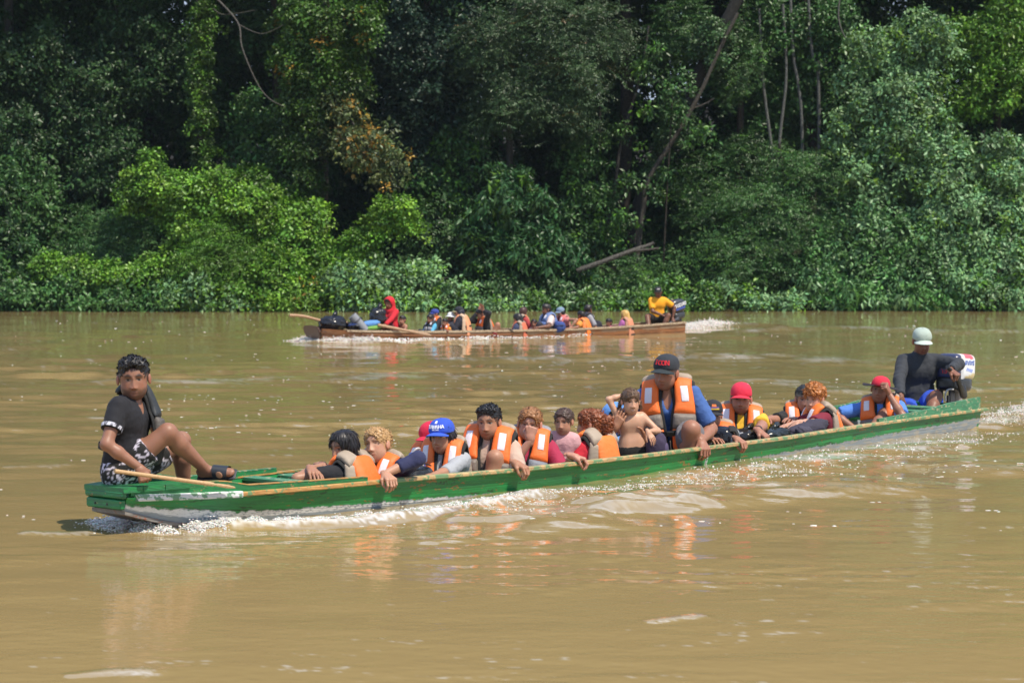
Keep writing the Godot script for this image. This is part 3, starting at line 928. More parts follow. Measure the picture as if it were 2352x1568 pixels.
	# --- the same forest goes on along the bank beyond both edges
	for side in [[-1500, -190, "forest wall going on along the bank past the left edge"], [2560, 3900, "forest wall going on along the bank past the right edge"]]:
		o = base("forest", Vector3.ZERO)
		tag(o, side[2], "forest", "", "stuff")
		var tall := []
		var brush := []
		rng.seed = 9000 + side[0]
		for q in 34:
			tall.append([rng.randf_range(side[0], side[1]), rng.randf_range(-480, 560), rng.randf_range(75.0, 80.0), rng.randf_range(130, 190), rng.randf_range(100, 150), 2.4])
		for q in 16:
			brush.append([lerpf(side[0], side[1], q / 15.0), rng.randf_range(560, 660), rng.randf_range(70.4, 72.5), rng.randf_range(90, 140), rng.randf_range(60, 120)])
		crown(o, tall, "canopy", dark, 3.0, 801, Color.BLACK, 0.0, 1.1, "leaf_mass")
		crown(o, brush, "broad", mid * 1.4, 9, 802, fresh, 0.25, 1.2, "leaf_mass")
	for u in [[1040, 420, "shaded leafy bush between the silvery waterside bush and the hanging creeper", 40], [590, 330, "shaded leafy sapling between the vine column and the vine-draped tree", 41], [1340, 430, "shaded leafy sapling left of the thin grey trunks", 42]]:
		o = plant("understorey_tree", u[2], "tree", [u[0], 640, 74.5])
		trunk(o, [[u[0], 690, 74.8], [u[0] + 6, u[1], 74.8]], 0.05, 0.025, brown, "stem", 6)
		crown(o, [[u[0], u[1], 74.6, 70, 60], [u[0] + 40, u[1] + 90, 74.2, 70, 60], [u[0] - 36, u[1] + 80, 74.4, 60, 60], [u[0] + 10, u[1] - 90, 74.8, 50, 60]], "broad", mid * 1.1, 9, u[3], fresh, 0.12)
	# --- fallen log
	o = plant("fallen_log", "weathered grey fallen log slanting above the far canoe", "log", [1420, 620, 71.4])
	trunk(o, [[1325, 622, 71.2], [1370, 606, 71.2], [1440, 580, 71.4], [1490, 563, 71.6], [1502, 557, 71.6]], 0.10, 0.055, L(0.36, 0.33, 0.28), "stem", 9)
	trunk(o, [[1458, 576, 71.4], [1490, 573, 71.4], [1514, 570, 71.4]], 0.055, 0.035, L(0.30, 0.26, 0.21), "broken_stub", 7)

# ---------------------------------------------------------------- bodies: one skin over a field of tapered bones
# bone: [a, b, radius a, radius b, blend, flags]; flags: {"cut": flat end at b, "cut_a": flat end at a, "sub": carve away, "sq": axis, "by": squash}
func field(o: MB, bones: Array, cell: float, wrinkle := 0.0, wfreq := 20.0) -> void:
	var lo := Vector3.ONE * 1e9
	var hi := -lo
	for b in bones:
		if b.size() > 5 and b[5].has("sub"):
			continue
		var r := maxf(b[2], b[3])
		lo = lo.min(b[0] - Vector3.ONE * r).min(b[1] - Vector3.ONE * r)
		hi = hi.max(b[0] + Vector3.ONE * r).max(b[1] + Vector3.ONE * r)
	lo -= Vector3.ONE * (cell * 2.5 + wrinkle * 2.0)
	hi += Vector3.ONE * (cell * 2.5 + wrinkle * 2.0)
	var nx := int(ceil((hi.x - lo.x) / cell)) + 1
	var ny := int(ceil((hi.y - lo.y) / cell)) + 1
	var nz := int(ceil((hi.z - lo.z) / cell)) + 1
	var f := PackedFloat32Array()
	f.resize(nx * ny * nz)
	f.fill(0.5)
	for b in bones:
		var a: Vector3 = b[0]
		var e: Vector3 = b[1]
		var ra: float = b[2]
		var rb: float = b[3]
		var k: float = b[4]
		var fl: Dictionary = b[5] if b.size() > 5 else {}
		var ab := e - a
		var len2 := maxf(ab.length_squared(), 1e-9)
		var dir := ab / sqrt(len2)
		var cut := fl.has("cut")
		var cut_a := fl.has("cut_a")
		var sub := fl.has("sub")
		var sq: Vector3 = fl.get("sq", Vector3.ZERO)
		var by: float = fl.get("by", 1.0) - 1.0
		var r := maxf(ra, rb) + k + cell * 2.0
		var mn := ((a.min(e) - Vector3.ONE * r - lo) / cell).floor()
		var mx := ((a.max(e) + Vector3.ONE * r - lo) / cell).ceil()
		var x0 := clampi(int(mn.x), 0, nx - 1)
		var x1 := clampi(int(mx.x), 0, nx - 1)
		var y0 := clampi(int(mn.y), 0, ny - 1)
		var y1 := clampi(int(mx.y), 0, ny - 1)
		var z0 := clampi(int(mn.z), 0, nz - 1)
		var z1 := clampi(int(mx.z), 0, nz - 1)
		for iz in range(z0, z1 + 1):
			for iy in range(y0, y1 + 1):
				var i := (iz * ny + iy) * nx + x0
				var p := lo + Vector3(x0, iy, iz) * cell
				for ix in range(x0, x1 + 1):
					var pa := p - a
					var h := clampf(pa.dot(ab) / len2, 0.0, 1.0)
					var q := pa - ab * h
					if by != 0.0:
						q += sq * (q.dot(sq) * by)
					var x := q.length() - lerpf(ra, rb, h)
					if cut:
						x = maxf(x, (p - e).dot(dir))
					if cut_a:
						x = maxf(x, -pa.dot(dir))
					var dd := f[i]
					if sub:
						x = -x
						var g := maxf(k - absf(dd - x), 0.0)
						f[i] = maxf(dd, x) + g * g * 0.25 / maxf(k, 1e-5)
					else:
						var g := maxf(k - absf(dd - x), 0.0)
						f[i] = minf(dd, x) - g * g * 0.25 / maxf(k, 1e-5)
					i += 1
					p.x += cell
	var id := PackedInt32Array()
	id.resize(nx * ny * nz)
	id.fill(-1)
	var sy := nx
	var sz := nx * ny
	var active := PackedInt32Array()
	var at_x := PackedInt32Array()
	var b0 := o.v.size()
	var first_ix := o.ix.size()
	for iz in nz - 1:
		for iy in ny - 1:
			var i := iz * sz + iy * sy
			for ix in nx - 1:
				var c0 := f[i]
				var c1 := f[i + 1]
				var c2 := f[i + sy]
				var c3 := f[i + sy + 1]
				var c4 := f[i + sz]
				var c5 := f[i + sz + 1]
				var c6 := f[i + sz + sy]
				var c7 := f[i + sz + sy + 1]
				var neg := int(c0 < 0) + int(c1 < 0) + int(c2 < 0) + int(c3 < 0) + int(c4 < 0) + int(c5 < 0) + int(c6 < 0) + int(c7 < 0)
				if neg != 0 and neg != 8:
					var g := Vector3(c1 + c3 + c5 + c7 - c0 - c2 - c4 - c6, c2 + c3 + c6 + c7 - c0 - c1 - c4 - c5, c4 + c5 + c6 + c7 - c0 - c1 - c2 - c3) * 0.25
					var m := (c0 + c1 + c2 + c3 + c4 + c5 + c6 + c7) * 0.125
					var off := (-g * (m / maxf(g.length_squared(), 1e-12))).clamp(Vector3.ONE * -0.5, Vector3.ONE * 0.5)
					var p := lo + (Vector3(ix + 0.5, iy + 0.5, iz + 0.5) + off) * cell
					var nn := g.normalized()
					if wrinkle > 0.0:
						p += nn * wrinkle * wob.get_noise_3dv(p * wfreq)
					id[i] = o.put(p, nn, Vector2(p.x + p.z * 0.7, p.y))
					active.append(i)
					at_x.append(ix)
				i += 1
	for n in active.size():
		var i := active[n]
		var ix := at_x[n]
		var iy := (i / sy) % ny
		var iz := i / sz
		var s0 := f[i] < 0.0
		if iy > 0 and iz > 0 and ix < nx - 1 and (f[i + 1] < 0.0) != s0:
			quad_f(o, id[i], id[i - sy], id[i - sy - sz], id[i - sz], s0)
		if ix > 0 and iz > 0 and (f[i + sy] < 0.0) != s0:
			quad_f(o, id[i], id[i - sz], id[i - 1 - sz], id[i - 1], s0)
		if ix > 0 and iy > 0 and (f[i + sz] < 0.0) != s0:
			quad_f(o, id[i], id[i - 1], id[i - 1 - sy], id[i - sy], s0)
	if wrinkle > 0.0:
		o.smooth(b0, first_ix)

func quad_f(o: MB, a: int, b: int, c: int, d: int, flip: bool) -> void:
	if a < 0 or b < 0 or c < 0 or d < 0:
		return
	if flip:
		o.tri(a, d, c); o.tri(a, c, b)
	else:
		o.tri(a, b, c); o.tri(a, c, d)

# ---------------------------------------------------------------- hands: fingers along +z, back of the hand +y, the right hand's thumb at +x
var hands := {}
func make_hands() -> void:
	for pose in ["grip", "relax", "fist"]:
		var bend: Array = {"grip": [0.75, 0.9, 0.5], "relax": [0.2, 0.35, 0.25], "fist": [1.35, 1.6, 1.0]}[pose]
		var bones := []
		var w := Vector3(0, 0, -0.01)
		var lens := [0.042, 0.047, 0.044, 0.034]
		for k in 4:
			var x := 0.030 - 0.0205 * k
			var kn := Vector3(x * 1.08, 0.004 - absf(k - 1.2) * 0.003, 0.088 - absf(k - 1.0) * 0.006)
			bones.append([w + Vector3(x * 0.45, 0, 0.012), kn, 0.016, 0.0115, 0.016, {}])
			var p := kn
			var a := 0.0
			var l: float = lens[k]
			for j in 3:
				a += bend[j] * (1.0 + 0.08 * k)
				var d := Vector3((1.5 - k) * 0.03 if pose != "fist" else 0.0, -sin(a), cos(a)).normalized()
				var q := p + d * l
				bones.append([p, q, 0.0098 - 0.0008 * j, 0.0090 - 0.0008 * j, 0.004, {}])
				p = q
				l *= 0.66
		var t0 := Vector3(0.024, -0.006, 0.018)
		var t1 := Vector3(0.048, -0.016, 0.045)
		var t2 := t1 + (Vector3(0.35, -0.35, 0.8) if pose == "relax" else Vector3(-0.1, -0.75, 0.65)).normalized() * 0.034
		var t3 := t2 + (Vector3(0.1, -0.3, 0.9) if pose == "relax" else Vector3(-0.5, -0.6, 0.6)).normalized() * 0.028
		bones.append([t0, t1, 0.017, 0.012, 0.014, {}])
		bones.append([t1, t2, 0.0115, 0.0105, 0.004, {}])
		bones.append([t2, t3, 0.0105, 0.0085, 0.004, {}])
		bones.append([Vector3(0, 0, -0.03), Vector3(0, 0, 0.01), 0.024, 0.026, 0.02, {"sq": Vector3.UP, "by": 1.35}])
		var o := MB.new()
		field(o, bones, 0.0045)
		hands[pose] = o

# ---------------------------------------------------------------- heads: x to the head's left, z forwards, origin between the ears
func bump(x: float, y: float, sx: float, sy: float) -> float:
	return exp(-x * x / (sx * sx) - y * y / (sy * sy))

func hit(d: Vector3, c: Vector3, r: Vector3) -> float:
	var oc := -c / r
	var dd := d / r
	var a := dd.length_squared()
	var b := oc.dot(dd)
	var q := b * b - a * (oc.length_squared() - 1.0)
	return (-b + sqrt(q)) / a if q > 0.0 else 0.0

func head(o: MB, xf: Transform3D, p: Dictionary, fine: bool) -> void:
	var skin: Color = p.skin
	var wide: float = p.get("wide", 1.0)
	var jaw: float = p.get("jaw", 1.0)
	var beard: float = p.get("beard", 0.0)
	var brow: Color = p.get("brow", L(0.02, 0.014, 0.01))
	var smile: float = p.get("smile", 0.0)
	var open: float = p.get("eyes", 0.88)
	var lipc: Color = p.get("lips", skin * Color(0.9, 0.55, 0.5))
	var age: float = p.get("age", 0.3)
	var nu := 72 if fine else 34
	var nv := 56 if fine else 26
	var b0 := o.v.size()
	var i0 := o.ix.size()
	for j in nv + 1:
		var w := 1.0 - 2.0 * j / nv
		var th := PI * 0.5 * (w * 0.72 + 0.28 * w * w * w)
		for i in nu:
			var u := -1.0 + 2.0 * (i + 0.5) / nu
			var ph := PI * signf(u) * pow(absf(u), 1.55)
			var d := Vector3(sin(ph) * cos(th), sin(th), cos(ph) * cos(th))
			var r1 := hit(d, Vector3(0, 0.033, -0.014), Vector3(0.076 * wide, 0.084, 0.097))
			var r2 := hit(d, Vector3(0, -0.040, 0.012), Vector3(0.066 * wide * jaw, 0.080, 0.070))
			var k := 0.022
			var g := maxf(k - absf(r1 - r2), 0.0)
			var q := d * (maxf(r1, r2) + g * g * 0.25 / k)
			var x := q.x
			var y := q.y
			var ax := absf(x)
			var col := skin
			if d.z > 0.05:
				var n := 0.0
				var up := smoothstep(0.034, 0.020, y) * smoothstep(-0.047, -0.035, y)
				n += bump(x, 0, 0.0115 + 0.006 * smoothstep(0.0, -0.035, y), 1) * up * lerpf(0.005, 0.0185, smoothstep(0.030, -0.032, y))
				n += 0.006 * bump(ax - 0.013, y + 0.036, 0.007, 0.007)
				n -= 0.008 * bump(ax - 0.028, y - 0.013, 0.018, 0.011)
				n += 0.0035 * bump(ax - 0.031, y - 0.012, 0.011, 0.0075)
				n += 0.0045 * bump(ax - 0.026, y - 0.033, 0.020, 0.008)
				var my := -0.068 + smile * 0.006 * smoothstep(0.0, 0.028, ax)
				n += 0.0035 * bump(x, y - my - 0.0065, 0.020, 0.006) + 0.004 * bump(x, y - my + 0.0075, 0.017, 0.007)
				n -= 0.004 * bump(x, y - my, 0.024 + 0.006 * smile, 0.0022)
				n += 0.006 * bump(x, y + 0.098, 0.020, 0.013)
				n += 0.003 * bump(ax - 0.048, y + 0.012, 0.018, 0.018)
				n -= 0.002 * age * bump(ax - 0.030 - (-y - 0.04) * 0.25, y + 0.052, 0.004, 0.018)
				q.z += n * smoothstep(0.05, 0.3, d.z)
				# colour of the features
				col = skin * (1.0 + 0.08 * wob.get_noise_3dv(q * 60.0))
				col = col.lerp(Color(skin.r * 1.12, skin.g * 0.86, skin.b * 0.84), 0.5 * bump(ax - 0.042, y + 0.02, 0.02, 0.02) + 0.4 * bump(x, y + 0.032, 0.014, 0.012))
				if beard > 0.0:
					var bz := smoothstep(-0.036, -0.060, y - 0.5 * maxf(ax - 0.045, 0.0)) * smoothstep(0.012, 0.02, sqrt(pow(x * 0.7, 2) + pow(y + 0.068, 2)))
					bz = maxf(bz, 0.9 * bump(x, y + 0.0545, 0.024, 0.005))
					col = col.lerp(brow * 1.6, clampf(beard * bz, 0.0, 0.9))
				if smile > 0.4:
					col = col.lerp(L(0.62, 0.58, 0.52), smoothstep(1.0, 0.8, pow((ax) / 0.019, 2) + pow((y - my) / 0.0042, 2)) * 0.9)
				var lu := smoothstep(1.25, 0.75, pow(ax / 0.024, 2) + pow((y - my - 0.005) / 0.0058, 2))
				var ll := smoothstep(1.25, 0.75, pow(ax / 0.021, 2) + pow((y - my + 0.007) / 0.0066, 2))
				if smile <= 0.4 or absf(y - my) > 0.004:
					col = col.lerp(lipc, 0.75 * maxf(lu, ll))
				col = col.lerp(lipc * 0.3, 0.85 * bump(x, y - my, 0.022, 0.0016) * (1.0 if smile <= 0.4 else 0.0))
				var ey := (y - 0.012) / (0.0062 * open + 0.001)
				var ex := (ax - 0.0315) / 0.0145
				var white := smoothstep(1.2, 0.8, ex * ex + ey * ey)
				col = col.lerp(L(0.24, 0.21, 0.19), white)
				var look: float = p.get("look", 0.0)
				var iris := smoothstep(1.3, 0.8, (pow((x - signf(x) * 0.0315 - look) / 0.0076, 2) + pow((y - 0.0125) / 0.0076, 2)))
				col = col.lerp(L(0.012, 0.008, 0.006), iris * white)
				col = col.lerp(brow * 0.8, 0.9 * bump(ax - 0.0315, y - 0.012 - 0.0075 * open + 30.0 * pow(ax - 0.0315, 2) * 0.35, 0.015, 0.0022))
				col = col.lerp(skin * 0.45, 0.6 * bump(ax - 0.0315, y - 0.020, 0.018, 0.006))
				var bw: float = p.get("browk", 1.2)
				col = col.lerp(brow, 0.88 * clampf(bw * bump(ax - 0.031, y - 0.0335 - 0.004 * smoothstep(0.012, 0.03, ax) + 0.007 * smoothstep(0.035, 0.05, ax), 0.019, 0.0046 * bw), 0.0, 1.0))
				col = col.lerp(skin * 0.25, 0.8 * bump(ax - 0.0085, y + 0.042, 0.004, 0.0025))
			if p.has("scalp"):
				var line := smoothstep(-0.012, 0.012, y - lerpf(0.066, -0.055, smoothstep(0.075, -0.02, q.z - 0.25 * maxf(0.05 - ax, 0.0))))
				col = col.lerp(p.scalp, 0.78 * line)
			col.a = 1.0
			o.col = col
			o.put(xf * q)
	for j in nv:
		for i in nu:
			var a := b0 + j * nu + i
			var b := b0 + j * nu + (i + 1) % nu
			o.tri(a, b, b + nu)
			o.tri(a, b + nu, a + nu)
	o.smooth(b0, i0)
	o.col = skin * Color(1.05, 0.9, 0.88)
	for s in [-1.0, 1.0]:
		var eb := Basis(Vector3(1, 0, 0), Vector3(0, 1, 0), Vector3(0, 0, 1)).rotated(Vector3.UP, -s * 0.4).rotated(Vector3.RIGHT, -0.2)
		o.ball(xf * Transform3D(eb.scaled_local(Vector3(0.009, 0.031, 0.018)), Vector3(s * 0.079 * wide, 0.002, -0.012)), 10 if fine else 6, 8 if fine else 5)
	o.col = skin

# ---------------------------------------------------------------- hair, caps and hoods in the head's measure
func hair(parent: Node3D, xf: Transform3D, style: String, col: Color, fine: bool, cell := 0.0065) -> void:
	if not fine:
		cell = 0.014
	var b := []
	var wr := 0.004
	var wf := 55.0
	var V := func(x: float, y: float, z: float) -> Vector3: return xf * Vector3(x, y, z)
	var s := xf.basis.get_scale().x
	var add := func(a: Vector3, e: Vector3, r0: float, r1: float, k := 0.02) -> void:
		b.append([xf * a, xf * e, r0 * s, r1 * s, k * s, {}])
	var carve := func(a: Vector3, e: Vector3, r0: float, r1: float) -> void:
		b.append([xf * a, xf * e, r0 * s, r1 * s, 0.006 * s, {"sub": true}])
	match style:
		"quiff":
			add.call(Vector3(0, 0.060, -0.045), Vector3(0, 0.068, 0.012), 0.074, 0.068)
			add.call(Vector3(0, 0.034, -0.052), Vector3(0, 0.046, -0.005), 0.078, 0.074)
			add.call(Vector3(0, 0.02, -0.06), Vector3(0, -0.01, -0.066), 0.058, 0.042)
			for k in 9:
				add.call(Vector3(-0.050 + 0.0125 * k, 0.098, -0.04 + 0.01 * (k % 3)), Vector3(-0.054 + 0.0135 * k, 0.110 - 0.003 * absf(k - 4.0), 0.052 + 0.006 * (k % 2)), 0.022, 0.015, 0.014)
			carve.call(Vector3(0, -0.05, 0.10), Vector3(0, 0.030, 0.112), 0.082, 0.066)
			carve.call(Vector3(-0.12, -0.05, 0.02), Vector3(0.12, -0.05, 0.02), 0.06, 0.06)
			wr = 0.016
			wf = 60.0
		"short", "greying":
			add.call(Vector3(0, 0.050, -0.045), Vector3(0, 0.062, 0.002), 0.080, 0.077)
			add.call(Vector3(0, 0.07, -0.03), Vector3(0, 0.078, 0.035), 0.06, 0.055)
			add.call(Vector3(0, -0.01, -0.065), Vector3(0, -0.035, -0.062), 0.055, 0.045)
			carve.call(Vector3(0, -0.05, 0.10), Vector3(0, 0.018, 0.112), 0.080, 0.062)
			carve.call(Vector3(-0.12, -0.06, 0.02), Vector3(0.12, -0.06, 0.02), 0.055, 0.055)
			wr = 0.007
		"curly", "fro":
			var big := 0.012 if style == "fro" else 0.0
			add.call(Vector3(0, 0.055, -0.05), Vector3(0, 0.07, 0.012), 0.088 + big, 0.084 + big)
			add.call(Vector3(0, 0.105, -0.03), Vector3(0, 0.108, 0.035), 0.055, 0.052)
			add.call(Vector3(0, -0.01, -0.07), Vector3(0, -0.04, -0.065), 0.055, 0.042)
			carve.call(Vector3(0, -0.05, 0.105), Vector3(0, 0.004, 0.12), 0.080, 0.064)
			carve.call(Vector3(-0.12, -0.06, 0.03), Vector3(0.12, -0.06, 0.03), 0.055, 0.055)
			wr = 0.024
			wf = 36.0
		"bob":
			add.call(Vector3(0, 0.045, -0.04), Vector3(0, 0.052, 0.006), 0.087, 0.082)
			add.call(Vector3(0.055, 0.0, -0.03), Vector3(0.062, -0.09, -0.035), 0.045, 0.035, 0.04)
			add.call(Vector3(-0.055, 0.0, -0.03), Vector3(-0.062, -0.09, -0.035), 0.045, 0.035, 0.04)
			add.call(Vector3(0, 0.0, -0.075), Vector3(0, -0.10, -0.075), 0.06, 0.05, 0.04)
			carve.call(Vector3(0, -0.055, 0.095), Vector3(0, 0.02, 0.108), 0.076, 0.062)
			carve.call(Vector3(0, 0.135, -0.08), Vector3(0, 0.135, 0.06), 0.004, 0.004)
			add.call(Vector3(0, -0.08, -0.085), Vector3(0, -0.15, -0.085), 0.05, 0.04, 0.04)
			wr = 0.0015
			wf = 20.0
		"tied", "bun":
			add.call(Vector3(0, 0.045, -0.042), Vector3(0, 0.052, 0.008), 0.084, 0.079)
			add.call(Vector3(0, -0.01, -0.07), Vector3(0, -0.03, -0.068), 0.055, 0.045)
			if style == "bun":
				add.call(Vector3(0, 0.02, -0.135), Vector3(0, -0.03, -0.13), 0.055, 0.048, 0.015)
				add.call(Vector3(0.045, 0.0, -0.02), Vector3(0.06, -0.05, -0.06), 0.035, 0.025)
				add.call(Vector3(-0.045, 0.0, -0.02), Vector3(-0.06, -0.05, -0.06), 0.035, 0.025)
				wr = 0.018
				wf = 42.0
			else:
				wr = 0.011
				wf = 50.0
			carve.call(Vector3(0, -0.05, 0.105), Vector3(0, 0.012, 0.115), 0.080, 0.066)
			carve.call(Vector3(-0.12, -0.065, 0.025), Vector3(0.12, -0.065, 0.025), 0.05, 0.05)
		"pigtails":
			add.call(Vector3(0, 0.045, -0.04), Vector3(0, 0.056, 0.01), 0.083, 0.078)
			add.call(Vector3(0.085, 0.0, -0.04), Vector3(0.105, -0.06, -0.03), 0.022, 0.016)
			add.call(Vector3(-0.085, 0.0, -0.04), Vector3(-0.105, -0.06, -0.03), 0.022, 0.016)
			carve.call(Vector3(0, -0.05, 0.105), Vector3(0, -0.005, 0.115), 0.078, 0.062)
			carve.call(Vector3(-0.12, -0.065, 0.025), Vector3(0.12, -0.065, 0.025), 0.05, 0.05)
			wr = 0.007
		"long", "braid":
			add.call(Vector3(0, 0.045, -0.04), Vector3(0, 0.052, 0.006), 0.087, 0.082)
			add.call(Vector3(0, 0.0, -0.075), Vector3(0, -0.2, -0.11), 0.065, 0.06 if style == "long" else 0.03, 0.04)
			add.call(Vector3(0, -0.2, -0.11), Vector3(0, -0.36, -0.11), 0.06 if style == "long" else 0.03, 0.035 if style == "long" else 0.02, 0.03)
			add.call(Vector3(0.06, 0.0, -0.03), Vector3(0.07, -0.16, -0.05), 0.04, 0.035, 0.04)
			add.call(Vector3(-0.06, 0.0, -0.03), Vector3(-0.07, -0.16, -0.05), 0.04, 0.035, 0.04)
			carve.call(Vector3(0, -0.05, 0.10), Vector3(0, 0.0, 0.115), 0.075, 0.060)
			wr = 0.005
			wf = 40.0
		"under_cap":
			add.call(Vector3(0, 0.02, -0.045), Vector3(0, 0.03, 0.0), 0.077, 0.072)
			add.call(Vector3(0, -0.02, -0.07), Vector3(0, -0.045, -0.062), 0.050, 0.04)
			carve.call(Vector3(0, -0.05, 0.095), Vector3(0, 0.03, 0.105), 0.085, 0.085)
			carve.call(Vector3(-0.12, -0.06, 0.03), Vector3(0.12, -0.06, 0.03), 0.055, 0.055)
		"under_cap_long":
			add.call(Vector3(0, 0.02, -0.045), Vector3(0, 0.03, 0.0), 0.080, 0.076)
			add.call(Vector3(0.062, 0.0, -0.025), Vector3(0.068, -0.09, -0.045), 0.034, 0.03, 0.04)
			add.call(Vector3(-0.062, 0.0, -0.025), Vector3(-0.068, -0.09, -0.045), 0.034, 0.03, 0.04)
			add.call(Vector3(0, 0.0, -0.075), Vector3(0, -0.11, -0.085), 0.058, 0.045, 0.04)
			carve.call(Vector3(0, -0.05, 0.10), Vector3(0, 0.03, 0.105), 0.078, 0.078)
	var o := MB.new()
	o.col = col
	field(o, b, cell * s, wr * s, wf)
	for i in o.v.size():                        # strands of slightly different tone
		var q := xf.affine_inverse() * o.v[i]
		var t := 1.0 + 0.45 * wob.get_noise_3dv(Vector3(q.x * 90.0, q.y * 20.0, q.z * 30.0))
		if style == "greying" and q.y < 0.06:
			o.c[i] = col.lerp(L(0.25, 0.25, 0.25), 0.5)
		else:
			o.c[i] = Color(col.r * t, col.g * t, col.b * t)
	build(o, "hair", M.hair, parent)
	if style in ["quiff", "short", "greying"] and fine:      # short tufts that break the outline
		var tu := MB.new()
		rng.seed = int(abs(xf.origin.y * 3000.0)) + 9
		for k in 600:
			var i := rng.randi() % o.v.size()
			var p := o.v[i]
			var n := o.n[i]
			var loc := xf.affine_inverse() * p
			if loc.z > 0.01 and loc.y < 0.078:
				continue
			var lay := (n + xf.basis * Vector3(rng.randfn(0, 0.4), 0.35, 0.5 if style == "quiff" else 0.1)).normalized()
			var r := rng.randf_range(0.005, 0.010) * s * (1.0 if style == "quiff" else 0.5)
			var tone := rng.randf_range(0.6, 1.8)
			tu.col = Color(col.r * tone, col.g * tone, col.b * tone)
			tu.tube(PackedVector3Array([p - n * 0.004, p + lay * r * 0.6, p + lay * r + xf.basis.z.normalized() * r * 0.3]), PackedFloat32Array([0.0045 * s, 0.0035 * s, 0.001 * s]), 4, false)
		var c := build(tu, "hair_tufts", M.hair, parent)
		c.set_meta("kind", "stuff")
	if style in ["bob", "long", "braid", "under_cap_long"] and fine:      # straight strands that lie along the fall of the hair
		var sr := MB.new()
		rng.seed = int(abs(xf.origin.z * 2000.0)) + 3
		for k in 420:
			var i := rng.randi() % o.v.size()
			var p := o.v[i]
			var n := o.n[i]
			var fall := (Vector3(rng.randfn(0, 0.08), -1, rng.randfn(0, 0.08)) - n * (-n.y)).normalized()
			var l := rng.randf_range(0.03, 0.07) * s
			var tone := rng.randf_range(0.7, 2.6)
			sr.col = Color(col.r * tone, col.g * tone, col.b * tone)
			sr.tube(PackedVector3Array([p, p + fall * l * 0.5 + n * 0.002, p + fall * l - n * 0.004]), PackedFloat32Array([0.001 * s, 0.0028 * s, 0.001 * s]), 4, false)
		var c := build(sr, "hair_strands", M.hair, parent)
		c.set_meta("kind", "stuff")
	if style in ["curly", "fro", "bun", "tied", "pigtails"] and fine:     # loose curls standing off the mass
		var cu := MB.new()
		rng.seed = int(abs(xf.origin.x * 1000.0)) + 5
		var amount: int = {"curly": 420, "fro": 420, "bun": 380, "tied": 320, "pigtails": 260}[style]
		for k in amount:
			var i := rng.randi() % o.v.size()
			var p := o.v[i]
			var n := o.n[i]
			var t := n.cross(Vector3(rng.randfn(0, 1), rng.randfn(0, 1), rng.randfn(0, 1))).normalized()
			var r := rng.randf_range(0.006, 0.012) * s * (0.8 if style == "tied" else 1.0)
			var pts := PackedVector3Array()
			for m in 6:
				var a := -0.6 + m * 0.85
				pts.append(p - n * 0.004 + t * r * sin(a) + n * (r * (1.0 - cos(a)) * 0.6) + n.cross(t) * r * 0.25 * m)
			var tone := rng.randf_range(0.55, 1.5)
			cu.col = Color(col.r * tone, col.g * tone, col.b * tone)
			cu.tube(pts, taper(6, 0.0032 * s, 0.0018 * s), 4, false)
		var c := build(cu, "curls", M.hair, parent)
		c.set_meta("kind", "stuff")

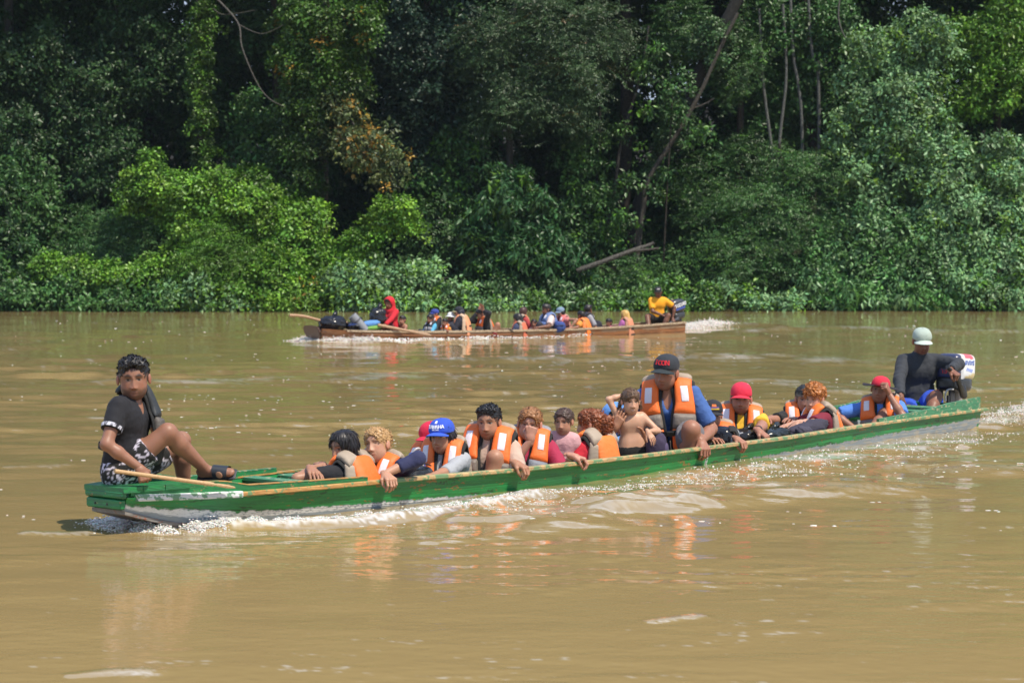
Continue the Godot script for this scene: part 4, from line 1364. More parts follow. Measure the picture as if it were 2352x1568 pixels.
func cap(parent: Node3D, xf: Transform3D, col: Color, fine: bool, opt := {}) -> void:
	var hat := Node3D.new()
	hat.name = child_name(parent, opt.get("called", "cap"))
	parent.add_child(hat)
	var o := MB.new()
	o.col = col
	var nu := 40 if fine else 18
	var nv := 14 if fine else 7
	var s := Vector3(0.087, 0.092 * opt.get("tall", 1.0), 0.106)
	var mid := Vector3(0, 0.046, -0.012)
	for j in nv + 1:
		var th := PI * 0.5 * (1.0 - float(j) / nv * 1.06)
		for i in nu:
			var ph := TAU * i / nu
			var d := Vector3(sin(ph) * cos(th), sin(th), cos(ph) * cos(th))
			if th > 0.0:
				d = Vector3(d.x, d.y, d.z) / pow(pow(absf(d.x), 2.4) + pow(absf(d.y), 2.4) + pow(absf(d.z), 2.4), 1.0 / 2.4)
			var seam := 1.0 - 0.012 * exp(-pow(fmod(ph + 0.001, PI / 3) / 0.06, 2)) * cos(th)
			var q := mid + d * s * seam
			o.put(xf * q, Vector3.ZERO, Vector2(ph, th))
	for j in nv:
		for i in nu:
			var a := j * nu + i
			var b := j * nu + (i + 1) % nu
			o.tri(a, b, b + nu)
			o.tri(a, b + nu, a + nu)
	o.smooth()
	build(o, "crown", M.cloth, hat)
	if fine:
		var bt := MB.new()
		bt.col = col * 0.8
		bt.ball(xf * Transform3D(Basis.from_scale(Vector3(0.008, 0.004, 0.008)), mid + Vector3(0, s.y, 0)), 8, 5)
		build(bt, "top_button", M.cloth, hat)
	# visor or brim: a curved sheet with thickness
	var vis := MB.new()
	var bucket: bool = opt.get("bucket", false)
	var span := PI if bucket else 1.12
	var n := 40 if fine else 16
	for side in 2:
		var b0 := vis.v.size()
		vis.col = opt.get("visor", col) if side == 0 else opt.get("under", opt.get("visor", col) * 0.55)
		for k in 7:
			var f := k / 6.0
			for i in n + 1:
				var a := lerpf(-span, span, float(i) / n)
				var edge := Vector3(sin(a) * s.x, 0.0, cos(a) * s.z) * 1.0 + mid
				var out: Vector3
				if bucket:
					out = Vector3(sin(a), opt.get("slope", -0.42) + 0.13 * sin(a * 3.0 + 1.0), cos(a)) * (opt.get("reach", 0.078) * f)
				else:
					var reach := 0.075 * pow(maxf(cos(a * 1.30), 0.0), 0.55)
					out = Vector3(sin(a) * 0.25 * reach, -reach * 0.20, reach) * f
					edge.y -= 0.0 + 0.030 * pow(absf(a) / span, 2.0)
				out.y += 0.0022 * (1 - 2 * side)
				vis.put(xf * (edge + out))
		for k in 6:
			for i in n:
				var p := b0 + k * (n + 1) + i
				if side == 0:
					vis.tri(p, p + n + 1, p + 1); vis.tri(p + 1, p + n + 1, p + n + 2)
				else:
					vis.tri(p, p + 1, p + n + 1); vis.tri(p + 1, p + n + 2, p + n + 1)
	vis.smooth()
	build(vis, "brim" if bucket else "visor", M.cloth, hat)
	if opt.has("text"):
		for row in opt.text:      # [words, letter height, height on the crown, colour, bold]
			lettering(hat, xf, row, mid, s)
	if opt.has("patch"):
		for row in opt.patch:     # [x half, y0, y1, colour]
			var pm := MB.new()
			pm.col = row[3]
			for j in 4:
				for i in 9:
					var a: float = lerpf(-row[0], row[0], i / 8.0)
					var y: float = lerpf(row[1], row[2], j / 3.0)
					var th := asin(clampf((y - mid.y) / s.y, -1, 1))
					var d := Vector3(sin(a) * cos(th), sin(th), cos(a) * cos(th))
					d /= pow(pow(absf(d.x), 2.4) + pow(absf(d.y), 2.4) + pow(absf(d.z), 2.4), 1.0 / 2.4)
					pm.put(xf * (mid + d * s * 1.02 + Vector3(0, 0, row[4] if row.size() > 4 else 0.0)))
			pm.weave(0, 9, 4)
			pm.smooth()
			build(pm, "badge", M.cloth, hat)

func lettering(parent: Node3D, xf: Transform3D, row: Array, mid: Vector3, s: Vector3) -> void:
	var font := SystemFont.new()
	font.font_names = PackedStringArray(["Droid Sans"])
	font.font_weight = 700
	var words: String = row[0]
	var step: float = row[1] * 0.80
	var m := mat(row[3], 0.6)
	for k in words.length():
		if words[k] == " ":
			continue
		var off := (k - (words.length() - 1) * 0.5) * step
		var tm := TextMesh.new()
		tm.font = font
		tm.text = words[k]
		tm.font_size = 32
		tm.pixel_size = row[1] / 24.0
		tm.depth = 0.004
		var a := off / (s.x * 1.0)
		var th := asin(clampf((row[2] - mid.y) / s.y, -1, 1))
		var d := Vector3(sin(a) * cos(th), sin(th), cos(a) * cos(th))
		d /= pow(pow(absf(d.x), 2.4) + pow(absf(d.y), 2.4) + pow(absf(d.z), 2.4), 1.0 / 2.4)
		var o := build(tm, "letter", m, parent)
		o.transform = xf * Transform3D(Basis(Vector3.UP, a) * Basis(Vector3.RIGHT, -th * 0.6), mid + d * s * 1.015)

func hood(parent: Node3D, xf: Transform3D, col: Color, fine: bool) -> void:
	var o := MB.new()
	o.col = col
	var s := xf.basis.get_scale().x
	var b := [
		[xf * Vector3(0, 0.045, -0.05), xf * Vector3(0, 0.05, 0.0), 0.105 * s, 0.10 * s, 0.03, {}],
		[xf * Vector3(0, -0.02, -0.06), xf * Vector3(0, -0.13, -0.05), 0.10 * s, 0.10 * s, 0.05, {}],
		[xf * Vector3(0, -0.14, -0.04), xf * Vector3(0, -0.17, 0.02), 0.095 * s, 0.08 * s, 0.05, {}],
		[xf * Vector3(0, -0.04, 0.04), xf * Vector3(0, -0.03, 0.2), 0.082 * s, 0.12 * s, 0.012, {"sub": true}],
		[xf * Vector3(0, 0.03, 0.04), xf * Vector3(0, 0.04, 0.2), 0.074 * s, 0.10 * s, 0.012, {"sub": true}],
	]
	field(o, b, 0.008 if fine else 0.013, 0.004, 18.0)
	build(o, "hood", M.cloth, parent)

# ---------------------------------------------------------------- quilted sheets: life jackets and straps
func quilt(o: MB, xf: Transform3D, path: PackedVector3Array, half: PackedFloat32Array, out: PackedVector3Array, thick: float, bend := 1.6, pillow := 0.5, ring := 16) -> void:
	var b0 := o.v.size()
	var i0 := o.ix.size()
	var n := path.size()
	for k in n:
		var t := (path[mini(k + 1, n - 1)] - path[maxi(k - 1, 0)]).normalized()
		var z := (out[k] - t * out[k].dot(t)).normalized()
		var x := t.cross(z).normalized()
		var f := float(k) / (n - 1)
		var e := pow(maxf(1.0 - pow(absf(f * 2.0 - 1.0), 6.0), 0.0), 0.5)
		for i in ring:
			var a := TAU * i / ring
			var cx := signf(cos(a)) * pow(absf(cos(a)), 0.45)
			var sx := signf(sin(a)) * pow(absf(sin(a)), 0.55)
			var w := half[k] * (0.965 + 0.035 * e)
			var puff := lerpf(1.0, sqrt(maxf(1.0 - cx * cx * 0.75, 0.0)) * (0.35 + 0.65 * e), pillow)
			var off := x * cx * w - z * (cx * w) * (cx * w) * bend + z * sx * thick * 0.5 * puff * (0.25 + 0.75 * e)
			var q := path[k] + off
			o.put(xf * q, Vector3.ZERO, Vector2(cx * w, f))
	for k in n - 1:
		for i in ring:
			var p := b0 + k * ring + i
			var q := b0 + k * ring + (i + 1) % ring
			o.tri(p, q, q + ring)
			o.tri(p, q + ring, p + ring)
	for e in [0, n - 1]:
		var mid := Vector3.ZERO
		for i in ring:
			mid += o.v[b0 + e * ring + i]
		var m := o.put(mid / ring)
		for i in ring:
			if e == 0:
				o.tri(m, b0 + (i + 1) % ring, b0 + i)
			else:
				o.tri(m, b0 + e * ring + i, b0 + e * ring + (i + 1) % ring)
	o.smooth(b0, i0)

func piece(path: PackedVector3Array, half: PackedFloat32Array, out: PackedVector3Array, f0: float, f1: float) -> Array:
	var n := path.size()
	var a := int(round(f0 * (n - 1)))
	var b := int(round(f1 * (n - 1)))
	return [path.slice(a, b + 1), half.slice(a, b + 1), out.slice(a, b + 1)]

func reflective(j: Node3D, xf: Transform3D, rp: Array) -> void:
	var pp := PackedVector3Array()
	var ph := PackedFloat32Array()
	for k in rp[0].size():
		pp.append(rp[0][k] + rp[2][k].normalized() * 0.025)
		ph.append(0.027)
	var r := MB.new()
	r.col = L(0.72, 0.68, 0.72)
	quilt(r, xf, pp, ph, rp[2], 0.012, 1.0, 0.0, 8)
	build(r, "reflective_patch", M.cloth, j)

func life_jacket(parent: Node3D, xf: Transform3D, g: Dictionary, fine: bool) -> void:
	var j := Node3D.new()
	j.name = child_name(parent, "life_jacket")
	parent.add_child(j)
	var hot: Color = g.get("hot", L(0.80, 0.155, 0.022))
	var grey: Color = g.get("grey", L(0.17, 0.145, 0.12))
	var beige: Color = g.get("beige", L(0.34, 0.27, 0.20))
	var black := L(0.012, 0.012, 0.014)
	var gap: float = g.get("gap", 0.0)
	var lift: float = g.get("lift", 0.02)
	var fat: float = g.get("fat", 0.0)
	var steps := 6 if fine else 3
	var ring := 18 if fine else 10
	for s in ([-1.0, 1.0] if not g.has("only_left") else [1.0]):
		var pts := [Vector3(0.085, 0.06, 0.165 + fat), Vector3(0.092, 0.16, 0.178 + fat), Vector3(0.098, 0.26, 0.176 + fat * 0.8), Vector3(0.104, 0.36, 0.155 + fat * 0.4), Vector3(0.108, 0.44, 0.118),
			Vector3(0.112, 0.505 + lift, 0.05), Vector3(0.110, 0.53 + lift * 1.3, -0.05), Vector3(0.098, 0.46 + lift * 0.8, -0.135)]
		var nor := [Vector3(0.35, -0.1, 1), Vector3(0.35, 0, 1), Vector3(0.35, 0.1, 1), Vector3(0.35, 0.35, 1), Vector3(0.3, 0.8, 0.9), Vector3(0.2, 1, 0.25), Vector3(0.2, 1, -0.5), Vector3(0.2, 0.4, -1)]
		var wid := [0.080, 0.086, 0.088, 0.082, 0.068, 0.062, 0.064, 0.072]
		for k in pts.size():
			pts[k].x = s * (pts[k].x + gap * (1.0 if k < 5 else 0.3))
			nor[k].x *= s
		var path := curve(pts, steps)
		var out := curve(nor, steps)
		var half := PackedFloat32Array()
		for k in path.size():
			var f := float(k) / steps
			var i := mini(int(f), wid.size() - 2)
			half.append(lerpf(wid[i], wid[i + 1], f - i))
		var lin := MB.new()                     # black inner face, a little wider and nearer the body
		var lp := PackedVector3Array()
		var lh := PackedFloat32Array()
		for k in path.size():
			lp.append(path[k] - out[k].normalized() * 0.024)
			lh.append(half[k] + lerpf(0.010, 0.024, smoothstep(0.45, 0.75, float(k) / path.size())))
		lin.col = black
		quilt(lin, xf, lp, lh, out, 0.022, 1.6, 0.1, ring)
		build(lin, "lining", M.cloth, j)
		var th := 0.062
		for q in [["front_panel", hot, 0.0, 0.30], ["chest_panel", grey, 0.30, 0.46], ["shoulder_panel", hot, 0.46, 0.82], ["yoke_panel", beige, 0.82, 1.0]]:
			var pc := piece(path, half, out, q[2], q[3])
			var o := MB.new()
			o.col = q[1]
			quilt(o, xf, pc[0], pc[1], pc[2], th * (0.8 if q[0] == "shoulder_panel" or q[0] == "yoke_panel" else 1.0), 1.6, 0.5, ring)
			build(o, q[0], M.nylon, j)
		if g.get("patch", true):
			reflective(j, xf, piece(path, half, out, 0.57, 0.69))
		# grey side wing of the back
		var wing := MB.new()
		wing.col = beige if g.get("pale_wing", true) else grey
		var wp := curve([Vector3(s * 0.165, 0.05, -0.06 - fat * 0.5), Vector3(s * 0.170, 0.2, -0.075), Vector3(s * 0.160, 0.34, -0.10), Vector3(s * 0.135, 0.45 + lift, -0.115)], steps)
		var wo := curve([Vector3(s * 1, 0, -0.8), Vector3(s * 1, 0, -0.8), Vector3(s * 0.8, 0.1, -1), Vector3(s * 0.5, 0.5, -1)], steps)
		quilt(wing, xf, wp, taper(wp.size(), 0.052, 0.046), wo, 0.045, 1.6, 0.5, ring)
		build(wing, "side_panel", M.nylon, j)
	var back := MB.new()
	back.col = hot
	var bp_ := curve([Vector3(0, 0.03, -0.165 - fat * 0.3), Vector3(0, 0.18, -0.175), Vector3(0, 0.34, -0.172), Vector3(0, 0.50 + lift, -0.130)], steps + 2)
	var bo := curve([Vector3(0, -0.1, -1), Vector3(0, 0, -1), Vector3(0, 0.1, -1), Vector3(0, 0.5, -1)], steps + 2)
	quilt(back, xf, bp_, taper(bp_.size(), 0.162, 0.128), bo, 0.026 if g.has("only_left") else 0.06, 1.5, 0.4, ring + 4)
	if not g.has("only_left"):
		build(back, "back_panel", M.nylon, j)
	# belts round the body with a buckle
	var heights: Array = [0.265, 0.13] if not g.has("belts") else g.belts
	for y in heights:
		var belt := MB.new()
		belt.col = black
		var n := 28 if fine else 14
		var pth := PackedVector3Array()
		for i in n + 1:
			var a := TAU * i / n
			var rx := 0.192 + fat * 0.5 + gap * 0.5
			var c := Vector3(sin(a) * rx, y + 0.006 * sin(a * 2.0), cos(a) * (0.208 + fat * (0.5 + 0.5 * cos(a))) - 0.002)
			if g.has("only_left"):
				c = Vector3(c.x * 0.93, c.y, c.z * 0.80)
			pth.append(c)
		for i in n + 1:
			var a := TAU * i / n
			var o3 := Vector3(sin(a), 0, cos(a))
			for e in [[-0.019, 0.0], [0.019, 0.0], [0.019, 0.006], [-0.019, 0.006]]:
				belt.put(xf * (pth[i] + Vector3(0, e[0], 0) + o3 * e[1]), Vector3.ZERO)
		for i in n:
			for e in 4:
				var p := i * 4 + e
				var q := i * 4 + (e + 1) % 4
				belt.tri(p, q, p + 4)
				belt.tri(q, q + 4, p + 4)
		belt.smooth()
		build(belt, "belt", M.cloth, j)
		var bk := MB.new()
		bk.col = black * 1.4
		bk.box(xf * Transform3D(Basis(), Vector3(0.015, y, 0.210 + fat)), Vector3(0.055, 0.036, 0.016), 0.005)
		build(bk, "buckle", M.plastic, j)
	if g.has("whistle"):
		var w := MB.new()
		w.col = L(0.75, 0.03, 0.03)
		w.box(xf * Transform3D(Basis(), Vector3(0.012, 0.06, 0.23 + fat)), Vector3(0.02, 0.06, 0.016), 0.004)
		build(w, "whistle", M.plastic, j)
		var cd := MB.new()
		cd.col = L(0.5, 0.42, 0.3)
		cd.tube(PackedVector3Array([xf * Vector3(0.012, 0.22, 0.232 + fat), xf * Vector3(0.014, 0.15, 0.236 + fat), xf * Vector3(0.012, 0.085, 0.232 + fat)]), taper(3, 0.003, 0.003), 5)
		build(cd, "cord", M.cloth, j)

# ---------------------------------------------------------------- a whole person
func elbow(a: Vector3, b: Vector3, l1: float, l2: float, hint: Vector3) -> Array:
	var d := b - a
	var dist := clampf(d.length(), 0.05, (l1 + l2) * 0.995)
	var n := d.normalized()
	var end := a + n * dist
	var ca := (l1 * l1 + dist * dist - l2 * l2) / (2.0 * l1 * dist)
	var h := (hint - n * hint.dot(n)).normalized()
	return [a + n * l1 * ca + h * l1 * sqrt(maxf(1.0 - ca * ca, 0.0)), end]

func person(p: Dictionary) -> Node3D:
	var fine: bool = p.get("fine", true)
	var s: float = p.get("size", 1.0)
	var yaw: float = deg_to_rad(p.get("yaw", 0.0))
	var turn := Basis(Vector3.UP, yaw)
	var lean: float = deg_to_rad(p.get("lean", 8.0))
	var tip: float = deg_to_rad(p.get("tip", 0.0))
	var twist: float = deg_to_rad(p.get("twist", 0.0))
	var woman: float = 1.0 if p.get("woman", false) else 0.0
	var kid: float = p.get("kid", 0.0)              # 1: small child, big head
	var fat: float = p.get("fat", 0.0) * s
	var skin: Color = p.skin
	# spine in the person's own axes: hips at the origin
	var up := Vector3(sin(tip), cos(tip) * cos(lean), cos(tip) * sin(lean)).normalized()
	var tb := Basis(Vector3.UP, twist)
	var side := (tb * Vector3.RIGHT)
	side = (side - up * side.dot(up)).normalized()
	var front := side.cross(up).normalized()
	var belly := (Vector3.UP * 0.6 + up * 0.4).normalized() * 0.16 * s
	var chest := belly + up * 0.19 * s
	var neck := chest + up * (0.15 - 0.02 * kid) * s
	var hd: Array = p.get("head", [0, 0, 0])
	var hb := Basis(Vector3.UP, deg_to_rad(hd[0])) * Basis(Vector3.RIGHT, deg_to_rad(hd[1])) * Basis(Vector3.BACK, deg_to_rad(hd[2]))
	var hs: float = s * (1.0 + 0.34 * kid) * p.get("head_size", 1.0)
	var fwd_n := Vector3(sin(deg_to_rad(hd[0])), 0, cos(deg_to_rad(hd[0])))
	var hc := neck + (up * 0.45 + Vector3.UP * 0.55).normalized() * (0.126 * s * (1 - 0.2 * kid) + 0.03 * kid * s) + (fwd_n * 0.5 + front * 0.5) * 0.035 * s
	var root: Vector3 = p.at - turn * hc
	var o := base("person", root, turn)
	tag(o, p.label, "person", p.get("group", ""))
	var inv := o.transform.affine_inverse()
	var hx := Transform3D(hb.scaled(Vector3.ONE * hs), hc)
	var cell := 0.0125 if fine else 0.027
	# ---- joints
	var sw := (0.163 - 0.018 * woman - 0.03 * kid) * s
	var shrug: float = p.get("shrug", 0.015 if p.has("jacket") else 0.0) * s
	var sh := [neck - up * (0.055 * s - shrug) + side * sw, neck - up * (0.055 * s - shrug) - side * sw]     # left, right
	var hip := [Vector3(0.092 * s, 0, 0), Vector3(-0.092 * s, 0, 0)]
	var la := 0.285 * s * (1 - 0.12 * kid)
	var lf := 0.255 * s * (1 - 0.12 * kid)
	var th := 0.43 * s * (1 - 0.1 * kid)
	var sn := 0.42 * s * (1 - 0.1 * kid)
	var arms := []
	for k in 2:
		var spec: Dictionary = p.get("left_arm" if k == 0 else "right_arm", {})
		var sd := 1.0 if k == 0 else -1.0
		var hand: Vector3 = inv * spec.hand if spec.has("hand") else spec.get("local", Vector3(sd * 0.14, 0.10, 0.36)) * s
		var hint: Vector3 = inv.basis * spec.out if spec.has("out") else spec.get("hint", Vector3(sd * 0.7, -0.6, -0.4))
		var e := elbow(sh[k], hand, la, lf, hint)
		arms.append([sh[k], e[0], e[1], spec])
	var legs := []
	for k in 2:
		var spec: Dictionary = p.get("left_leg" if k == 0 else "right_leg", {})
		var sd := 1.0 if k == 0 else -1.0
		var foot: Vector3 = inv * spec.foot if spec.has("foot") else spec.get("local", Vector3(sd * 0.12, -0.12, 0.52)) * s
		if p.has("boat") and not spec.has("foot") and not p.get("standing", false):     # feet stay between the planks
			var bt: Transform3D = p.boat
			var in_boat := bt.affine_inverse() * root
			var ahead := -1.0 if (turn * Vector3.BACK).dot(bt.basis.x) < 0.3 else 1.0
			foot = inv * (bt * Vector3(in_boat.x + ahead * 0.46 * s, in_boat.y - 0.08, clampf(in_boat.z, -0.2, 0.2) * 0.8 + sd * 0.09 * -ahead))
			spec = spec.duplicate()
			spec.hint = Vector3(0, 1, 0)
			spec.toe = bt.basis.x * ahead - Vector3(0, 0.3, 0)
		var hint: Vector3 = inv.basis * spec.out if spec.has("out") else spec.get("hint", Vector3(sd * 0.25, 1.0, 0.2))
		var e := elbow(hip[k], foot, th, sn, hint)
		legs.append([hip[k], e[0], e[1], spec])
	# ---- the body
	var thin := 1.0 - 0.10 * woman - 0.12 * kid
	var b := []
	var flat := {"sq": front, "by": 1.12}
	b.append([hip[0] * 0.7 + Vector3(0, 0.03 * s, 0), hip[1] * 0.7 + Vector3(0, 0.03 * s, 0), 0.112 * s, 0.112 * s, 0.05, {}])
	b.append([belly + side * 0.05 * s + front * fat * 0.6, belly - side * 0.05 * s + front * fat * 0.6, (0.105 * s + fat * 0.55) * (1 - 0.06 * kid), (0.105 * s + fat * 0.55) * (1 - 0.06 * kid), 0.07, {}])
	b.append([chest + side * 0.062 * s * thin, chest - side * 0.062 * s * thin, 0.118 * s * thin + fat * 0.4, 0.118 * s * thin + fat * 0.4, 0.07, flat])
	b.append([neck - up * 0.065 * s + side * sw * 0.72 - front * 0.008 * s, neck - up * 0.065 * s - side * sw * 0.72 - front * 0.008 * s, 0.066 * s * thin, 0.066 * s * thin, 0.06, {}])
	if woman > 0.0:
		for q in [-1.0, 1.0]:
			b.append([chest + side * q * 0.07 * s + front * 0.085 * s, chest + side * q * 0.072 * s + front * 0.098 * s - up * 0.02 * s, 0.056 * s, 0.058 * s, 0.04, {}])
	var nr := 0.058 * s * (1 - 0.12 * woman - 0.2 * kid)
	b.append([neck - up * 0.05 * s, hx * Vector3(0, -0.05, -0.022), nr * 1.12, nr, 0.04, {}])
	for k in 2:
		var a: Array = arms[k]
		var m: float = (0.9 if woman > 0.0 else 1.0) * (1 - 0.15 * kid) * (1.0 + 2.0 * p.get("fat", 0.0))
		b.append([a[0], a[1], 0.051 * s * m, 0.039 * s * m, 0.035, {}])
		b.append([a[1], a[1].lerp(a[2], 0.35), 0.038 * s * m, 0.040 * s * m, 0.02, {}])
		b.append([a[1].lerp(a[2], 0.35), a[2], 0.040 * s * m, 0.026 * s * m, 0.02, {}])
		var l: Array = legs[k]
		b.append([l[0], l[1], 0.086 * s * m, 0.058 * s * m, 0.04, {}])
		b.append([l[1], l[1].lerp(l[2], 0.3), 0.056 * s * m, 0.056 * s * m, 0.025, {}])
		b.append([l[1].lerp(l[2], 0.3), l[2], 0.056 * s * m, 0.036 * s * m, 0.025, {}])
		var calf: Vector3 = l[1].lerp(l[2], 0.3) - ((l[1] * 2.0 - l[0] - l[2]).normalized()) * 0.018 * s
		b.append([calf, calf.lerp(l[2], 0.3), 0.05 * s * m, 0.035 * s * m, 0.03, {}])
		var shin: Vector3 = (l[2] - l[1]).normalized()
		var toe: Vector3 = inv.basis * l[3].toe if l[3].has("toe") else l[3].get("toe_local", Vector3(0, -0.25, 1))
		toe = toe.normalized()
		shin = (shin - toe * shin.dot(toe)).normalized()
		b.append([l[2] - toe * 0.03 * s + shin * 0.045 * s, l[2] + toe * 0.12 * s + shin * 0.05 * s, 0.040 * s, 0.034 * s, 0.03, {}])
		b.append([l[2] + toe * 0.11 * s + shin * 0.056 * s, l[2] + toe * 0.17 * s + shin * 0.062 * s, 0.040 * s, 0.034 * s, 0.02, {"sq": shin, "by": 1.5}])
		l.append(toe)
		l.append(shin)
	var mb := MB.new()
	mb.col = skin
	field(mb, b, cell)
	for i in mb.v.size():
		var t := 1.0 + 0.07 * wob.get_noise_3dv(mb.v[i] * 14.0) + 0.05 * wob.get_noise_3dv(mb.v[i] * 60.0)
		mb.c[i] = Color(skin.r * t, skin.g * t, skin.b * t)
	mb.col = skin
	for k in 2:
		var a: Array = arms[k]
		var spec: Dictionary = a[3]
		var dir: Vector3 = inv.basis * spec.dir if spec.has("dir") else (a[2] - a[1]).normalized()
		var dorsal: Vector3 = inv.basis * spec.back if spec.has("back") else spec.get("back_local", Vector3(0, 1, 0.2))
		var z := dir.normalized()
		var y := (dorsal - z * dorsal.dot(z)).normalized()
		var hxf := Transform3D(Basis(y.cross(z), y, z).scaled(Vector3.ONE * s * (1 - 0.05 * kid)), a[2] + z * 0.012 * s)
		if k == 0:
			hxf = hxf * Transform3D(Basis.from_scale(Vector3(-1, 1, 1)), Vector3.ZERO)
		mb.col = skin * Color(0.97, 0.93, 0.92)
		mb.join(hands[spec.get("pose", "relax")], hxf, k == 0)
		mb.col = skin
	var fp: Dictionary = p.get("face", {})
	fp.skin = skin
	if not fp.has("brow"):
		fp.brow = (p.get("hair", ["", L(0.02, 0.015, 0.01)])[1] as Color).lerp(L(0.02, 0.014, 0.01), 0.55)
	if p.has("hair"):
		fp.scalp = p.hair[1]
	head(mb, hx, fp, fine)
	o.set_meta("hx", hx)
	var body := build(mb, "body", M.skin, o)
	# ---- clothes
	if p.has("shirt"):
		var g: Dictionary = p.shirt
		var ease := (0.012 if fine else 0.016) * s
		var c := []
		for q in 4 + int(woman) * 2:
			var w: Array = b[q].duplicate()
			w[2] += ease
			w[3] += ease
			if q == 0:
				w[2] = w[2] - 0.004
				w[3] = w[3] - 0.004
			c.append(w)
		var sl: float = g.get("sleeve", 0.55)
		for k in 2:
			var a: Array = arms[k]
			var m: float = (0.9 if woman > 0.0 else 1.0) * (1 - 0.15 * kid) * (1.0 + 2.0 * p.get("fat", 0.0))
			if sl <= 1.0:
				var e: Vector3 = a[0].lerp(a[1], maxf(sl, 0.05))
				c.append([a[0], e, 0.054 * s * m + ease, lerpf(0.051, 0.043, sl) * s * m + ease * 1.5, 0.035, {"cut": true}])
			else:
				c.append([a[0], a[1], 0.054 * s * m + ease, 0.042 * s * m + ease, 0.035, {}])
				var e: Vector3 = a[1].lerp(a[2], sl - 1.0)
				c.append([a[1], e, 0.041 * s * m + ease, lerpf(0.043, 0.031, sl - 1.0) * s * m + ease, 0.025, {"cut": true}])
		c.append([neck - up * 0.05 * s, neck + up * g.get("collar", 0.012) * s, nr * 1.15 + ease, nr * 1.05 + ease * 0.9, 0.03, {"cut": true}])
		if g.get("v", false):
			c.append([neck + front * 0.055 * s, neck + front * 0.13 * s - up * 0.10 * s, 0.045 * s, 0.012 * s, 0.005, {"sub": true}])
		var sm := MB.new()
		sm.col = g.color
		field(sm, c, cell, (0.0075 if fine else 0.005) * s, 11.0)
		build(sm, g.get("called", "shirt"), M.cloth, o)
		if g.has("band") and fine:            # printed band round the sleeve ends
			for k in 2:
				var a: Array = arms[k]
				var bm := MB.new()
				var e: Vector3 = a[0].lerp(a[1], sl)
				var e0: Vector3 = a[0].lerp(a[1], sl - 0.09)
				bm.tube(PackedVector3Array([e0, e]), PackedFloat32Array([0.0515 * s + ease * 1.75, 0.0495 * s + ease * 1.75]), 48, false)
				for i in bm.v.size():
					bm.c[i] = g.band if wob2.get_noise_2d(i * 0.9, 3.0) > -0.05 else L(0.015, 0.015, 0.02)
				build(bm, "sleeve_band", M.cloth, o)
	if p.has("pants"):
		var g: Dictionary = p.pants
		var ease := 0.014 * s
		var c := []
		var w: Array = b[0].duplicate()
		w[2] += ease
		w[3] += ease
		c.append(w)
		if p.get("standing", false):
			c.append([Vector3(0, 0.03, 0) * s, Vector3(0, 0.11, 0) * s, 0.10 * s, 0.095 * s, 0.03, {"cut": true, "sq": Vector3.BACK, "by": 1.0}])
		var m2: float = (0.9 if woman > 0.0 else 1.0) * (1 - 0.15 * kid) * (1.0 + 2.0 * p.get("fat", 0.0))
		for k in 2:
			var l: Array = legs[k]
			var ln: float = g.get("length", 0.7)
			if ln <= 1.0:
				c.append([l[0], l[0].lerp(l[1], ln), 0.089 * s * m2 + ease, lerpf(0.086, 0.06, ln) * s * m2 + ease * 2.2, 0.03, {"cut": true}])
			else:
				c.append([l[0], l[1], 0.089 * s * m2 + ease, 0.061 * s * m2 + ease, 0.03, {}])
				c.append([l[1], l[1].lerp(l[2], ln - 1.0), 0.06 * s * m2 + ease, 0.05 * s * m2 + ease, 0.025, {"cut": true}])
		var pm := MB.new()
		pm.col = g.color
		field(pm, c, cell, 0.005 * s, 14.0)
		if g.has("print"):
			for i in pm.v.size():
				var q := pm.v[i] * 17.0
				var t := wob.get_noise_3dv(q * 1.1) * 0.7 + wob2.get_noise_3dv(q * 2.6) * 0.8
				if t > 0.13:
					pm.c[i] = g.print
		build(pm, g.get("called", "shorts"), M.cloth, o)
	var tx := Transform3D(Basis(side, up, front).scaled(Vector3(s * (1 - 0.1 * woman - 0.05 * kid), s, s * (1 - 0.04 * woman))), chest - up * 0.34 * s)
	if p.has("jacket"):
		var g: Dictionary = p.jacket
		g.fat = g.get("fat", fat * 0.9)
		life_jacket(o, tx, g, fine)
	if p.has("hair"):
		hair(o, hx.scaled_local(Vector3(lerpf(1.0, fp.get("wide", 1.0), 0.6), 0.97, 1)), p.hair[0], p.hair[1], fine)
	if p.has("cap"):
		cap(o, hx, p.cap.color, fine, p.cap)
	if p.has("hood"):
		hood(o, hx, p.hood, fine)
	# ---- small extras
	for k in 2:
		var a: Array = arms[k]
		if a[3].has("watch"):
			var wm := MB.new()
			wm.col = L(0.015, 0.015, 0.017)
			var d: Vector3 = (a[2] - a[1]).normalized()
			wm.tube(PackedVector3Array([a[2] - d * 0.045 * s, a[2] - d * 0.022 * s]), taper(2, 0.034 * s, 0.032 * s), 18, false)
			build(wm, "wristwatch", M.plastic, o)
		if a[3].has("bracelet"):
			var wm := MB.new()
			wm.col = a[3].bracelet
			var d: Vector3 = (a[2] - a[1]).normalized()
			wm.tube(PackedVector3Array([a[2] - d * 0.022 * s, a[2] - d * 0.010 * s]), taper(2, 0.032 * s, 0.031 * s), 18, false)
			build(wm, "bracelet", M.plastic, o)
		var l: Array = legs[k]
		if l[3].has("sandal"):
			var sh_ := MB.new()
			sh_.col = l[3].sandal
			var toe: Vector3 = l[4]
			var dn: Vector3 = l[5]
			dn = (dn - toe * dn.dot(toe)).normalized()
			var xx := dn.cross(toe).normalized()
			var sole := PackedVector3Array()
			var so := PackedVector3Array()
			var shf := PackedFloat32Array()
			for i in 10:
				var f := i / 9.0
				sole.append(l[2] + toe * lerpf(-0.075, 0.205, f) * s + dn * 0.088 * s)
				so.append(-dn)
				shf.append((0.036 + 0.014 * sin(f * 2.6)) * s)
			quilt(sh_, Transform3D(), sole, shf, so, 0.030 * s, 0.0, 0.0, 16)
